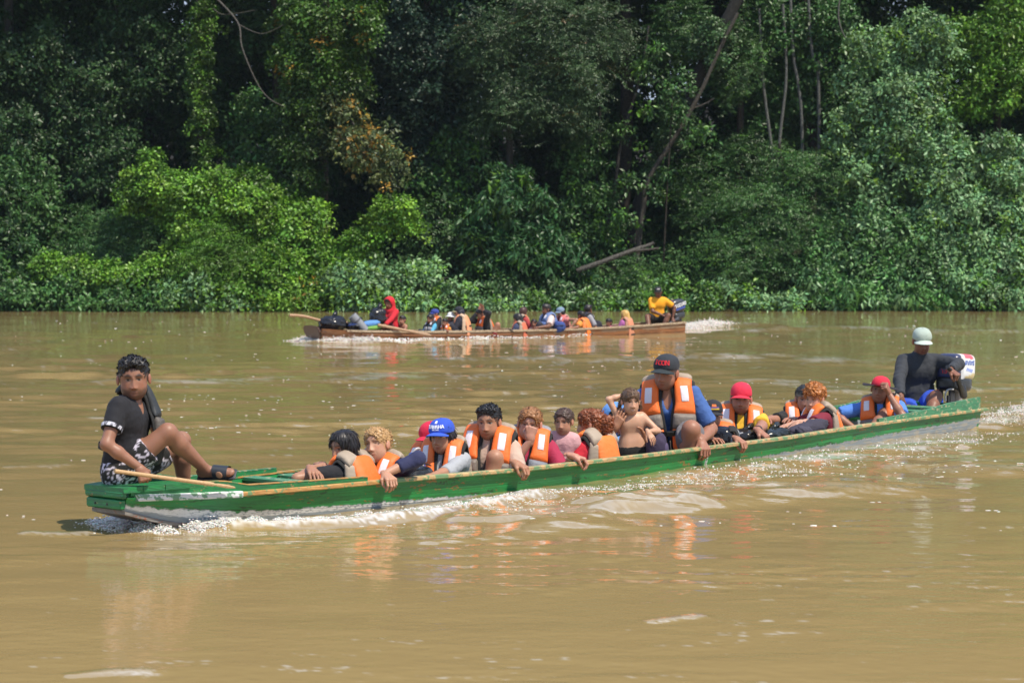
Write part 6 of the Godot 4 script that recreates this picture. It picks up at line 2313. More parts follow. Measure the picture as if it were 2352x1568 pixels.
func make_near_motor() -> Node3D:
	var b := near_boat.basis * Basis(Vector3.UP, deg_to_rad(-4)) * Basis(Vector3.BACK, deg_to_rad(-3))
	var o := base("outboard_motor", spot(near_boat, 2170, 912, -0.02) + Vector3(0, -0.015, 0), b)
	tag(o, "white and dark outboard motor with blue print on the green canoe's stern", "outboard motor")
	var gloss := mat(Color.WHITE, 0.3, 0.0, true)
	gloss.clearcoat_enabled = true
	gloss.clearcoat = 0.4
	motor_body(o, gloss, L(0.012, 0.012, 0.014), L(0.30, 0.27, 0.24))
	var h := Vector3(0.205, 0.14, 0.145)
	var mid := Vector3(0.19, 0.335, 0)
	var cw := MB.new()
	superbox(cw, Transform3D(Basis(), mid), h, 5.0, 64, 40)
	for i in cw.v.size():
		var q := (cw.v[i] - mid) / h
		var c := L(0.72, 0.74, 0.76)
		if q.x < -0.55:
			c = L(0.025, 0.03, 0.075)
		elif q.y > 0.62:
			c = L(0.62, 0.10, 0.12) if q.x > -0.2 and q.x < 0.55 else L(0.66, 0.62, 0.58)
		elif q.y < -0.45 and q.x > -0.1 and q.y < -0.45 + (q.x - 0.5) * 0.4:
			c = L(0.60, 0.50, 0.26)
		cw.c[i] = c
	build(cw, "cowl", gloss, o)
	# blue print on the camera's side: three broken strokes and a swoosh
	var blue := L(0.03, 0.10, 0.42)
	for q in 7:
		var m := MB.new()
		m.col = blue
		m.box(Transform3D(Basis(Vector3.BACK, -0.35), mid + Vector3(-0.045 + q * 0.026, 0.045 + 0.004 * (q % 2), h.z * 0.99)), Vector3(0.014, 0.055 - 0.012 * (q % 3), 0.008), 0.002)
		m.box(Transform3D(Basis(Vector3.BACK, 0.1), mid + Vector3(-0.04 + q * 0.026, 0.03 + 0.03 * (q % 2), h.z * 0.988)), Vector3(0.024, 0.012, 0.008), 0.002)
		build(m, "printed_stroke", gloss, o)
	for q in 5:
		var m := MB.new()
		m.col = blue * 1.6
		m.box(Transform3D(Basis(Vector3.BACK, -0.5), mid + Vector3(-0.01 + q * 0.024, -0.022 - 0.004 * q, h.z * 0.99)), Vector3(0.012, 0.036, 0.008), 0.002)
		build(m, "printed_stroke", gloss, o)
	var font := SystemFont.new()
	font.font_names = PackedStringArray(["Droid Sans"])
	font.font_weight = 700
	for t in [["15", 0.055, Vector3(-h.x * 0.985, -0.045, -0.01)], ["4", 0.028, Vector3(-h.x * 0.985, 0.012, -0.012)]]:
		var tm := TextMesh.new()
		tm.font = font
		tm.text = t[0]
		tm.font_size = 32
		tm.pixel_size = t[1] / 24.0
		tm.depth = 0.006
		var n := build(tm, "printed_number", mat(L(0.62, 0.02, 0.03), 0.5), o)
		n.transform = Transform3D(Basis(Vector3.UP, -PI / 2), mid + t[2])
	var sil := MB.new()
	sil.col = L(0.55, 0.56, 0.58)
	sil.box(Transform3D(Basis(), mid + Vector3(-0.10, -0.06, h.z * 0.99)), Vector3(0.05, 0.13, 0.006), 0.002)
	build(sil, "silver_panel", gloss, o)
	# tiller: from the pan forwards and up, with a grip
	var tl := MB.new()
	tl.col = L(0.012, 0.012, 0.013)
	var inv := o.transform.affine_inverse()
	var g0: Vector3 = inv * spot(near_boat, 2214, 908, 0.17)
	var g1: Vector3 = inv * spot(near_boat, 2198, 866, 0.22)
	var g2: Vector3 = inv * spot(near_boat, 2176, 842, 0.22)
	tl.tube(PackedVector3Array([Vector3(0.14, 0.13, 0.11), g0, g0.lerp(g1, 0.6), g1]), PackedFloat32Array([0.045, 0.038, 0.028, 0.024]), 10)
	build(tl, "tiller", M.plastic, o)
	var gp := MB.new()
	gp.col = L(0.02, 0.02, 0.02)
	gp.tube(PackedVector3Array([g1 + (g1 - g2) * 0.1, g2]), taper(2, 0.022, 0.021), 12)
	build(gp, "grip", M.plastic, o)
	var kn := MB.new()
	kn.col = L(0.65, 0.02, 0.02)
	kn.box(Transform3D(Basis(Vector3.BACK, 0.1), Vector3(-0.10, 0.04, -0.03)), Vector3(0.03, 0.10, 0.04), 0.008)
	build(kn, "red_lever", M.plastic, o)
	var hs := MB.new()
	hs.col = L(0.45, 0.45, 0.46)
	hs.tube(curve([Vector3(-0.08, -0.02, 0.06), Vector3(-0.10, 0.06, 0.07), Vector3(-0.06, 0.10, 0.08), Vector3(0.0, 0.10, 0.10)], 4), taper(13, 0.009, 0.009), 7)
	build(hs, "fuel_hose", M.plastic, o)
	return o

func make_far_motor() -> Node3D:
	var b := far_boat.basis * Basis(Vector3.UP, deg_to_rad(6)) * Basis(Vector3.BACK, deg_to_rad(8))
	var o := base("outboard_motor", spot(far_boat, 1545, 742, -0.05), b)
	tag(o, "black outboard motor with white lettering on the brown canoe's stern", "outboard motor")
	var gloss := mat(Color.WHITE, 0.22, 0.0, true)
	gloss.clearcoat_enabled = true
	motor_body(o, gloss, L(0.012, 0.012, 0.013), L(0.02, 0.02, 0.022))
	var h := Vector3(0.235, 0.165, 0.15)
	var mid := Vector3(0.17, 0.39, 0)
	var cw := MB.new()
	superbox(cw, Transform3D(Basis(), mid), h, 3.4, 40, 24)
	for i in cw.v.size():
		cw.c[i] = L(0.012, 0.013, 0.016)
	build(cw, "cowl", gloss, o)
	var font := SystemFont.new()
	font.font_names = PackedStringArray(["Droid Sans"])
	font.font_weight = 700
	var tm := TextMesh.new()
	tm.font = font
	tm.text = "SUZUKI"
	tm.font_size = 32
	tm.pixel_size = 0.082 / 24.0
	tm.depth = 0.014
	var n := build(tm, "lettering", mat(L(0.8, 0.8, 0.82), 0.5), o)
	n.transform = Transform3D(Basis().rotated(Vector3.BACK, 0.12), mid + Vector3(0.01, 0.03, h.z * 0.985))
	var st := MB.new()
	st.col = L(0.03, 0.06, 0.35)
	st.box(Transform3D(Basis(Vector3.BACK, 0.12), mid + Vector3(0.0, -0.055, h.z * 0.985)), Vector3(0.32, 0.045, 0.012), 0.003)
	build(st, "blue_stripe", gloss, o)
	var sp := MB.new()
	sp.col = L(0.6, 0.2, 0.2)
	sp.ball(Transform3D(Basis.from_scale(Vector3(0.03, 0.006, 0.02)), mid + Vector3(-0.12, h.y * 0.97, 0.03)), 10, 6)
	build(sp, "red_spot", gloss, o)
	var tl := MB.new()
	tl.col = L(0.05, 0.05, 0.055)
	tl.tube(PackedVector3Array([Vector3(0.05, 0.10, 0.14), Vector3(-0.10, 0.085, 0.17), Vector3(-0.36, 0.03, 0.17)]), PackedFloat32Array([0.05, 0.034, 0.022]), 10)
	build(tl, "tiller", M.plastic, o)
	var gp := MB.new()
	gp.col = L(0.35, 0.35, 0.38)
	gp.tube(PackedVector3Array([Vector3(-0.35, 0.032, 0.17), Vector3(-0.5, 0.0, 0.17)]), taper(2, 0.024, 0.022), 10)
	build(gp, "grip", M.plastic, o)
	return o

# ---------------------------------------------------------------- everyone in the green canoe
func N(x: float, y: float, t: float) -> Vector3:
	return spot(near_boat, x, y, t)

func F(x: float, y: float, t: float) -> Vector3:
	return spot(far_boat, x, y, t)

func near_people() -> void:
	var boat := near_boat
	var bow := rad_to_deg(atan2(-near_boat.basis.x.x, -near_boat.basis.x.z))     # yaw of somebody who faces the bow
	var over := near_boat.basis.z                                                # out over the near rail
	var fore := -near_boat.basis.x
	var UPV := Vector3.UP
	var tan_ := L(0.37, 0.185, 0.105)
	var fair := L(0.46, 0.265, 0.17)
	var brown := L(0.235, 0.105, 0.06)
	var black_hair := L(0.013, 0.012, 0.013)
	# the man on the bow deck
	person({"at": N(307, 873, 0.0), "size": 0.95, "fat": 0.022, "head_size": 1.15, "yaw": 70, "lean": 7, "tip": 0, "twist": 4, "head": [-60, 4, 2], "skin": L(0.28, 0.135, 0.085),
		"label": "man in black t-shirt and patterned shorts sitting on the canoe's bow deck with a pole", "hair": ["quiff", black_hair],
		"face": {"beard": 0.55, "look": 0.001, "wide": 1.15, "lips": L(0.22, 0.095, 0.08), "browk": 1.6, "eyes": 0.85}, "shirt": {"color": L(0.010, 0.010, 0.012), "sleeve": 0.62, "v": true, "band": L(0.55, 0.55, 0.62)},
		"pants": {"color": L(0.012, 0.012, 0.015), "print": L(0.62, 0.58, 0.68), "length": 0.62},
		"jacket": {"hot": L(0.030, 0.034, 0.036), "grey": L(0.10, 0.09, 0.075), "beige": L(0.045, 0.055, 0.06), "gap": 0.03, "lift": 0.05, "belts": [0.16], "pale_wing": true, "only_left": true, "patch": false},
		"right_arm": {"hand": N(318, 1072, 0.20), "out": (Vector3(-0.75, -0.2, 0.5)), "pose": "fist", "dir": Vector3(0.5, -0.72, 0.15), "back": Vector3(0.3, 0.5, 0.9)},
		"left_arm": {"hand": N(420, 1085, -0.15), "hint": Vector3(0.8, -0.5, -0.2), "pose": "relax"},
		"right_leg": {"foot": N(468, 1074, 0.16), "out": Vector3(0.25, 0.9, 0.35), "toe": Vector3(0.93, 0.06, 0.25), "sandal": L(0.022, 0.026, 0.034), "badge": L(0.50, 0.28, 0.17), "flip": true},
		"left_leg": {"foot": N(424, 1140, -0.12), "out": Vector3(0.4, 1, -0.1), "toe": Vector3(0.9, -0.1, -0.3), "sandal": L(0.022, 0.026, 0.034)}})
	# girl with her back to us, arms folded on the bow board
	person({"boat": boat, "at": N(787, 1030, 0.06), "size": 0.997, "yaw": bow - 84, "lean": 18, "tip": 0, "twist": 0, "head": [84, 8, 0], "woman": true, "skin": L(0.36, 0.185, 0.115),
		"label": "girl with glossy black parted hair resting her folded arms, nearest the bow among the passengers", "hair": ["bob", L(0.011, 0.009, 0.010)], "face": {"eyes": 0.8}, "shirt": {"color": L(0.014, 0.014, 0.016), "sleeve": 0.5}, "pants": {"color": L(0.03, 0.03, 0.05), "length": 1.9},
		"jacket": {"lift": 0.03},
		"left_arm": {"hand": N(742, 1070, -0.02), "out": fore + UPV * -0.35 + over * 0.25, "dir": -fore * 0.5 + UPV * 0.1 - over * 0.8, "back": UPV, "pose": "relax"},
		"right_arm": {"hand": N(712, 1074, 0.02), "out": fore * 0.8 - over * 0.6, "dir": over * 0.6 + fore * 0.3 - UPV * 0.2, "back": UPV, "pose": "relax"}})
	# woman with short blonde hair and closed eyes
	person({"boat": boat, "at": N(866, 1024, 0.16), "size": 1.05, "yaw": bow + 8, "lean": 4, "tip": 4, "head": [4, -8, 10], "woman": true, "fat": 0.02, "skin": L(0.46, 0.25, 0.16),
		"label": "woman with short blonde hair and closed eyes, navy shirt, hand over the green rail", "hair": ["tied", L(0.42, 0.25, 0.105)], "face": {"eyes": 0.25, "smile": 0.2, "age": 1.0, "wide": 1.0, "brow": L(0.22, 0.12, 0.06)}, "shirt": {"color": L(0.020, 0.026, 0.075), "sleeve": 1.6}, "pants": {"color": L(0.03, 0.03, 0.05), "length": 1.9},
		"jacket": {"lift": 0.03},
		"left_arm": {"hand": N(884, 1088, 0.47), "out": -fore * 1.0 - over * 0.12 + UPV * 0.14, "dir": over * 0.7 + fore * 0.25 - UPV * 0.25, "back": UPV, "pose": "grip"},
		"right_arm": {"local": Vector3(-0.16, 0.1, 0.32)}})
	# person half hidden behind the blue cap
	person({"boat": boat, "at": N(990, 1010, -0.22), "size": 1.02, "yaw": bow + 6, "lean": 6, "head": [10, 8, 0], "skin": tan_,
		"label": "passenger in a red cap almost hidden behind the woman with the blue cap", "cap": {"color": L(0.55, 0.015, 0.05)}, "hair": ["under_cap", black_hair], "shirt": {"color": L(0.012, 0.012, 0.014), "sleeve": 1.8}, "pants": {"color": L(0.05, 0.05, 0.06), "length": 1.9},
		"jacket": {"lift": 0.05}})
	# woman in the blue cap
	person({"boat": boat, "at": N(1014, 1004, 0.14), "size": 1.02, "yaw": bow + 20, "lean": 8, "tip": 0, "twist": 0, "head": [-4, 3, 3], "woman": true, "skin": L(0.38, 0.19, 0.115),
		"label": "woman in a bright blue lettered cap with her grey sleeve propped on the rail", "cap": {"color": L(0.025, 0.075, 0.48), "visor": L(0.03, 0.09, 0.52), "under": L(0.01, 0.02, 0.08), "text": [["YAMAHA", 0.027, 0.083, L(0.85, 0.86, 0.9)], ["RACING", 0.011, 0.064, L(0.7, 0.74, 0.85)]], "patch": [[0.13, 0.104, 0.120, L(0.75, 0.78, 0.85)]]},
		"hair": ["under_cap_long", L(0.016, 0.012, 0.014)], "face": {"smile": 0.3, "eyes": 0.7}, "shirt": {"color": L(0.34, 0.35, 0.37), "sleeve": 1.25}, "pants": {"color": L(0.03, 0.03, 0.04), "length": 1.9},
		"jacket": {"lift": 0.055, "hot": L(0.80, 0.165, 0.03)},
		"left_arm": {"hand": N(985, 1096, 0.43), "out": over * 0.2 - fore * 0.9 - UPV * 0.5, "dir": fore * 0.9 - UPV * 0.15, "back": UPV, "pose": "relax"},
		"right_arm": {"local": Vector3(-0.16, 0.12, 0.32)}})
	# man in the beige hoodie
	person({"boat": boat, "at": N(1122, 972, 0.12), "size": 1.08, "yaw": bow + 22, "lean": 4, "tip": 3, "head": [2, 4, 2], "skin": L(0.38, 0.19, 0.115),
		"label": "man with black brushed-up hair in a beige hoodie and buckled life jacket", "hair": ["quiff", L(0.016, 0.016, 0.018)], "face": {"beard": 0.3, "browk": 1.3, "age": 0.5}, "shirt": {"color": L(0.50, 0.36, 0.28), "sleeve": 1.88, "collar": 0.03, "called": "hoodie"}, "pants": {"color": L(0.06, 0.06, 0.07), "length": 0.7},
		"jacket": {"lift": 0.05, "gap": 0.01},
		"left_arm": {"hand": N(1182, 1062, 0.52), "out": -fore * 0.7 - over * 0.3 - UPV * 0.7, "dir": over * 0.8 - UPV * 0.3 - fore * 0.1, "back": UPV, "pose": "grip"},
		"right_arm": {"local": Vector3(-0.12, 0.06, 0.34)},
		"left_leg": {"foot": N(1118, 1190, 0.22), "out": UPV + over * 0.1}})
	# woman with her hand at her face
	person({"boat": boat, "at": N(1216, 976, 0.02), "size": 1.05, "yaw": bow + 30, "lean": 4, "tip": 2, "head": [4, 4, -6], "woman": true, "fat": 0.035, "skin": L(0.45, 0.235, 0.165),
		"label": "woman with light brown hair, crimson sleeve and one hand at her nose", "hair": ["tied", L(0.27, 0.12, 0.045)], "face": {"eyes": 0.5, "wide": 1.08, "smile": 0.3}, "shirt": {"color": L(0.33, 0.018, 0.055), "sleeve": 0.75}, "pants": {"color": L(0.03, 0.03, 0.05), "length": 1.9},
		"jacket": {"lift": 0.045, "grey": L(0.17, 0.19, 0.23), "beige": L(0.24, 0.24, 0.27)},
		"right_arm": {"hand": N(1218, 1012, 0.16), "out": fore * 0.7 - UPV * 0.8 + over * 0.2, "dir": UPV * 1.0 - fore * 0.08, "back": over * 0.6 + fore * 0.8, "pose": "fist"},
		"left_arm": {"hand": N(1312, 1046, 0.50), "out": over * 0.4 - UPV * 0.9, "dir": over * 0.6 - fore * 0.5 - UPV * 0.2, "back": UPV, "pose": "grip", "bracelet": L(0.6, 0.5, 0.35)}})
	# little girl in pink
	person({"boat": boat, "at": N(1294, 970, 0.10), "size": 0.672, "head_size": 1.0, "kid": 0.85, "yaw": bow + 30, "lean": 0, "tip": 4, "head": [-10, 4, 0], "woman": false, "skin": L(0.40, 0.21, 0.135),
		"label": "small girl in a pink dress standing beside the woman with auburn curls", "hair": ["tied", L(0.075, 0.045, 0.034)], "face": {"smile": 0.35, "wide": 1.05, "age": 0.0}, "shirt": {"color": L(0.58, 0.32, 0.33), "sleeve": 0.35, "called": "dress"}, "pants": {"color": L(0.58, 0.32, 0.33), "length": 0.8, "called": "skirt"}, "standing": true,
		"left_arm": {"hand": N(1318, 1044, 0.22), "out": -fore * 0.7 - UPV * 0.5, "pose": "relax"},
		"right_arm": {"local": Vector3(-0.2, 0.1, 0.25)},
		"left_leg": {"local": Vector3(0.08, -0.72, 0.02), "hint": Vector3(0, 0, 1)}, "right_leg": {"local": Vector3(-0.08, -0.72, 0.02), "hint": Vector3(0, 0, 1)}})
	# woman with auburn curls, back towards us
	person({"boat": boat, "at": N(1354, 978, 0.16), "size": 1.05, "yaw": bow - 92, "lean": 5, "tip": 0, "head": [32, 4, 0], "woman": true, "fat": 0.02, "skin": L(0.44, 0.215, 0.14),
		"label": "woman with curly auburn hair in a bun, red shirt and orange jacket back", "hair": ["bun", L(0.20, 0.052, 0.014)], "face": {"eyes": 0.8}, "shirt": {"color": L(0.50, 0.012, 0.030), "sleeve": 0.7}, "pants": {"color": L(0.03, 0.03, 0.05), "length": 1.9},
		"jacket": {"lift": 0.04, "hot": L(0.82, 0.19, 0.035)},
		"left_arm": {"local": Vector3(0.20, 0.12, 0.28)}, "right_arm": {"local": Vector3(-0.2, 0.15, 0.3)}})
	# person in the blue hood behind the toddler
	person({"boat": boat, "at": N(1414, 966, -0.18), "size": 1.03, "yaw": bow + 45, "lean": 6, "head": [6, 4, 0], "woman": true, "skin": tan_,
		"label": "person in a light blue hooded top holding up the bare-chested toddler", "hood": L(0.12, 0.30, 0.66), "hair": ["short", black_hair], "shirt": {"color": L(0.085, 0.26, 0.68), "sleeve": 1.85}, "pants": {"color": L(0.03, 0.03, 0.05), "length": 1.9},
		"jacket": {"lift": 0.02},
		"left_arm": {"hand": N(1484, 1016, 0.22), "out": -UPV * 0.9 - fore * 0.5 + over * 0.3, "dir": UPV * 0.9 + fore * 0.25 - over * 0.2, "back": over * 0.6 - fore * 0.8, "pose": "relax"},
		"right_arm": {"hand": N(1412, 985, 0.06), "out": -UPV + fore * 0.3, "dir": UPV * 0.8 - fore * 0.2 + over * 0.3, "back": fore + over * 0.3, "pose": "relax"}})
	# the toddler
	person({"boat": boat, "at": N(1449, 924, 0.14), "size": 0.693, "head_size": 1.0, "kid": 0.72, "yaw": 6, "lean": 3, "tip": -5, "head": [6, 2, 0], "skin": L(0.52, 0.30, 0.195),
		"label": "smiling bare-chested toddler in black shorts with one arm behind the head", "hair": ["pigtails", L(0.11, 0.062, 0.035)], "face": {"smile": 1.0, "wide": 1.08, "age": 0.0, "eyes": 0.8}, "pants": {"color": L(0.010, 0.010, 0.011), "length": 0.85}, "standing": true,
		"right_arm": {"hand": N(1440, 905, 0.08), "out": Vector3(-0.9, 0.35, 0.1), "dir": Vector3(0.8, 0.2, -0.4), "back": Vector3(0, 1, 0.4), "pose": "relax"},
		"left_arm": {"hand": N(1488, 990, 0.34), "out": Vector3(0.7, -0.5, 0.0), "dir": Vector3(0.35, -0.6, 0.3), "back": Vector3(0.3, 0.4, 0.9), "pose": "relax"},
		"left_leg": {"local": Vector3(0.09, -0.74, 0.04), "hint": Vector3(0, 0, 1)}, "right_leg": {"local": Vector3(-0.09, -0.74, 0.04), "hint": Vector3(0, 0, 1)}})
	# the big man on the rail
	person({"boat": boat, "at": N(1529, 858, 0.14), "size": 1.19, "yaw": -14, "lean": 20, "tip": -2, "twist": 6, "head": [-12, 6, -4], "fat": 0.045, "skin": L(0.31, 0.145, 0.092), "head_size": 1.0,
		"label": "big man in black cap and blue t-shirt leaning on the rail, highest of the passengers", "cap": {"color": L(0.020, 0.026, 0.032), "visor": L(0.018, 0.024, 0.03), "text": [["ICON", 0.036, 0.088, L(0.62, 0.015, 0.03)]]},
		"hair": ["under_cap", L(0.12, 0.12, 0.12)], "face": {"beard": 0.35, "age": 1.0, "brow": L(0.05, 0.045, 0.04), "eyes": 0.6, "wide": 1.04, "jaw": 1.05}, "shirt": {"color": L(0.050, 0.115, 0.33), "sleeve": 0.86, "v": true}, "pants": {"color": L(0.14, 0.13, 0.145), "length": 0.9},
		"jacket": {"lift": 0.03, "gap": 0.018, "whistle": 1},
		"left_arm": {"hand": N(1610, 1012, 0.51), "out": Vector3(0.6, 0.0, -1.0), "dir": Vector3(0.25, -0.55, 0.75), "back": Vector3(0.2, 0.8, 0.4), "pose": "grip"},
		"right_arm": {"hand": N(1478, 1000, 0.0), "out": Vector3(-1.0, -0.1, -0.4), "pose": "relax"},
		"left_leg": {"foot": N(1572, 1108, 0.30), "out": Vector3(0.05, 0.8, 0.9), "toe": Vector3(0, -0.1, 1)},
		"right_leg": {"foot": N(1490, 1120, 0.0), "out": Vector3(-0.5, 0.8, 0.6), "toe": Vector3(-0.3, -0.1, 1)}})
	# man hugging the black pack
	person({"boat": boat, "at": N(1637, 955, 0.12), "size": 1.02, "yaw": bow + 30, "lean": 10, "tip": 0, "head": [12, 4, 0], "skin": L(0.36, 0.18, 0.115),
		"label": "man in a black cap with a striped badge hugging a shiny black backpack", "cap": {"color": L(0.018, 0.018, 0.022), "patch": [[0.5, 0.066, 0.076, L(0.62, 0.42, 0.04)], [0.5, 0.076, 0.088, L(0.10, 0.06, 0.20)], [0.24, 0.088, 0.106, L(0.60, 0.16, 0.04)]]},
		"hair": ["under_cap", black_hair], "face": {"beard": 0.3, "age": 0.8}, "shirt": {"color": L(0.30, 0.31, 0.32), "sleeve": 1.88}, "pants": {"color": L(0.10, 0.10, 0.11), "length": 1.9},
		"jacket": {"lift": 0.02},
		"left_arm": {"hand": N(1690, 1006, 0.50), "out": -fore * 0.6 - over * 0.4 - UPV * 0.6, "dir": over * 0.75 + fore * 0.1 - UPV * 0.3, "back": UPV, "pose": "grip", "bracelet": L(0.5, 0.5, 0.52)},
		"right_arm": {"hand": N(1632, 1010, 0.36), "out": fore * 0.8 - UPV * 0.4, "pose": "relax"}})
	# man with the red cap and yellow shirt
	person({"boat": boat, "at": N(1702, 918, -0.02), "size": 1.11, "yaw": bow + 34, "lean": 6, "tip": 3, "twist": 2, "head": [-2, 2, -2], "fat": 0.02, "skin": L(0.35, 0.165, 0.11),
		"label": "man in a red cap and yellow t-shirt gripping the rail, stern faced", "cap": {"color": L(0.62, 0.020, 0.055), "visor": L(0.62, 0.02, 0.05), "tall": 1.05}, "hair": ["under_cap", black_hair], "face": {"beard": 0.35, "age": 0.9, "wide": 1.04, "eyes": 0.6}, "shirt": {"color": L(0.72, 0.42, 0.03), "sleeve": 0.75}, "pants": {"color": L(0.05, 0.05, 0.06), "length": 1.9},
		"jacket": {"lift": 0.03, "gap": 0.01},
		"left_arm": {"hand": N(1738, 996, 0.50), "out": -fore * 0.9 - UPV * 0.1 + over * 0.2, "dir": over * 0.75 - UPV * 0.4, "back": UPV, "pose": "grip", "watch": 1},
		"right_arm": {"local": Vector3(-0.16, 0.08, 0.32)}})
	# grey-haired man half hidden
	person({"boat": boat, "at": N(1848, 918, -0.24), "size": 1.05, "yaw": bow + 34, "lean": 2, "head": [6, 4, 0], "skin": L(0.36, 0.18, 0.12),
		"label": "man with cropped grey-black hair half hidden behind the curly-haired youth", "hair": ["greying", L(0.03, 0.03, 0.032)], "face": {"age": 0.7}, "shirt": {"color": L(0.012, 0.012, 0.015), "sleeve": 0.8}, "pants": {"color": L(0.25, 0.29, 0.36), "length": 0.75},
		"jacket": {"lift": 0.045},
		"left_arm": {"hand": N(1762, 968, 0.0), "hint": Vector3(0.6, -0.6, 0), "pose": "relax"},
		"right_arm": {"hand": N(1738, 965, -0.2), "pose": "relax"},
		"left_leg": {"foot": N(1745, 1020, -0.05), "out": UPV}, "right_leg": {"foot": N(1735, 1010, -0.25), "out": UPV}})
	# youth with orange curls
	person({"boat": boat, "at": N(1870, 918, 0.14), "size": 1.04, "yaw": bow - 42, "lean": 10, "tip": 0, "head": [46, 6, 0], "skin": L(0.48, 0.27, 0.185),
		"label": "youth with bright orange curly hair and maroon shirt looking over his shoulder", "hair": ["curly", L(0.38, 0.135, 0.030)], "face": {"eyes": 0.75, "brow": L(0.06, 0.035, 0.02)}, "shirt": {"color": L(0.17, 0.010, 0.024), "sleeve": 0.8}, "pants": {"color": L(0.03, 0.025, 0.045), "length": 1.9},
		"jacket": {"lift": 0.035, "hot": L(0.82, 0.19, 0.035)},
		"left_arm": {"hand": N(1806, 975, 0.36), "out": -UPV * 0.8 + over * 0.4, "dir": fore * 0.8 - UPV * 0.5, "back": UPV, "pose": "relax"},
		"right_arm": {"hand": N(1790, 985, 0.1), "out": -UPV, "pose": "relax"},
		"left_leg": {"foot": N(1790, 1040, 0.25), "out": UPV}, "right_leg": {"foot": N(1780, 1030, 0.05), "out": UPV}})
	# man with the red bucket hat
	person({"boat": boat, "at": N(2021, 897, 0.14), "size": 1.05, "yaw": bow + 26, "lean": 6, "tip": -4, "head": [-4, -4, -8], "skin": L(0.30, 0.14, 0.09),
		"label": "man in a red and black brimmed hat resting his cheek on his fist", "cap": {"color": L(0.58, 0.018, 0.045), "visor": L(0.008, 0.007, 0.010), "under": L(0.006, 0.006, 0.008), "bucket": true, "reach": 0.082, "slope": -0.10, "called": "bucket_hat"}, "hair": ["under_cap", black_hair], "face": {"age": 0.8, "beard": 0.2}, "shirt": {"color": L(0.075, 0.20, 0.58), "sleeve": 0.8}, "pants": {"color": L(0.03, 0.03, 0.05), "length": 0.8},
		"jacket": {"lift": 0.02, "gap": 0.01},
		"left_arm": {"hand": N(2042, 904, 0.30), "out": -UPV * 0.9 + over * 0.55 - fore * 0.15, "dir": UPV * 0.8 + fore * 0.5, "back": over * 0.9 - fore * 0.3, "pose": "fist"},
		"right_arm": {"hand": N(1965, 985, 0.0), "out": fore * 0.6 - UPV * 0.2 - over * 0.5, "pose": "relax"},
		"left_leg": {"foot": N(1985, 1010, 0.2), "out": UPV}, "right_leg": {"foot": N(1960, 1010, -0.05), "out": UPV}})
	# boatman at the stern
	person({"at": N(2118, 786, -0.22), "boat_free": 1, "size": 1.13, "yaw": 12, "lean": 12, "tip": 0, "twist": 0, "head": [-12, 16, 0], "skin": L(0.215, 0.095, 0.058),
		"label": "boatman in a pale cap and charcoal pullover steering at the green canoe's stern", "cap": {"color": L(0.36, 0.43, 0.37), "visor": L(0.46, 0.53, 0.47), "called": "cap", "tall": 0.94}, "hair": ["under_cap", black_hair], "face": {"age": 0.4}, "shirt": {"color": L(0.030, 0.032, 0.040), "sleeve": 1.9, "collar": 0.03, "called": "pullover"}, "pants": {"color": L(0.022, 0.075, 0.50), "length": 0.72},
		"left_arm": {"hand": N(2182, 850, 0.20), "out": Vector3(0.9, 0.15, -0.4), "dir": Vector3(0.5, -0.35, 0.5), "back": Vector3(0.3, 0.8, 0.4), "pose": "fist"},
		"right_arm": {"hand": N(2068, 935, -0.1), "out": Vector3(-1, -0.1, -0.2), "pose": "relax", "dir": Vector3(0.1, -1, 0.1)},
		"left_leg": {"foot": N(2128, 985, 0.12), "out": Vector3(0.1, 0.5, 1)}, "right_leg": {"foot": N(2085, 985, 0.12), "out": Vector3(-0.1, 0.5, 1)}})

# ---------------------------------------------------------------- things carried in the green canoe
func lumpy(o: MB, mid: Vector3, r: Vector3, b: Basis, seed_: float, rough := 0.12) -> void:
	var b0 := o.v.size()
	var i0 := o.ix.size()
	superbox(o, Transform3D(b, mid), r, 2.6, 40, 24)
	for i in range(b0, o.v.size()):
		var q := o.v[i]
		var d := (q - mid)
		o.v[i] = mid + d * (1.0 + rough * wob.get_noise_3dv(q * 5.0 + Vector3(seed_, 0, 0)) + rough * 0.7 * absf(wob2.get_noise_3dv(q * 14.0)))
	o.smooth(b0, i0)

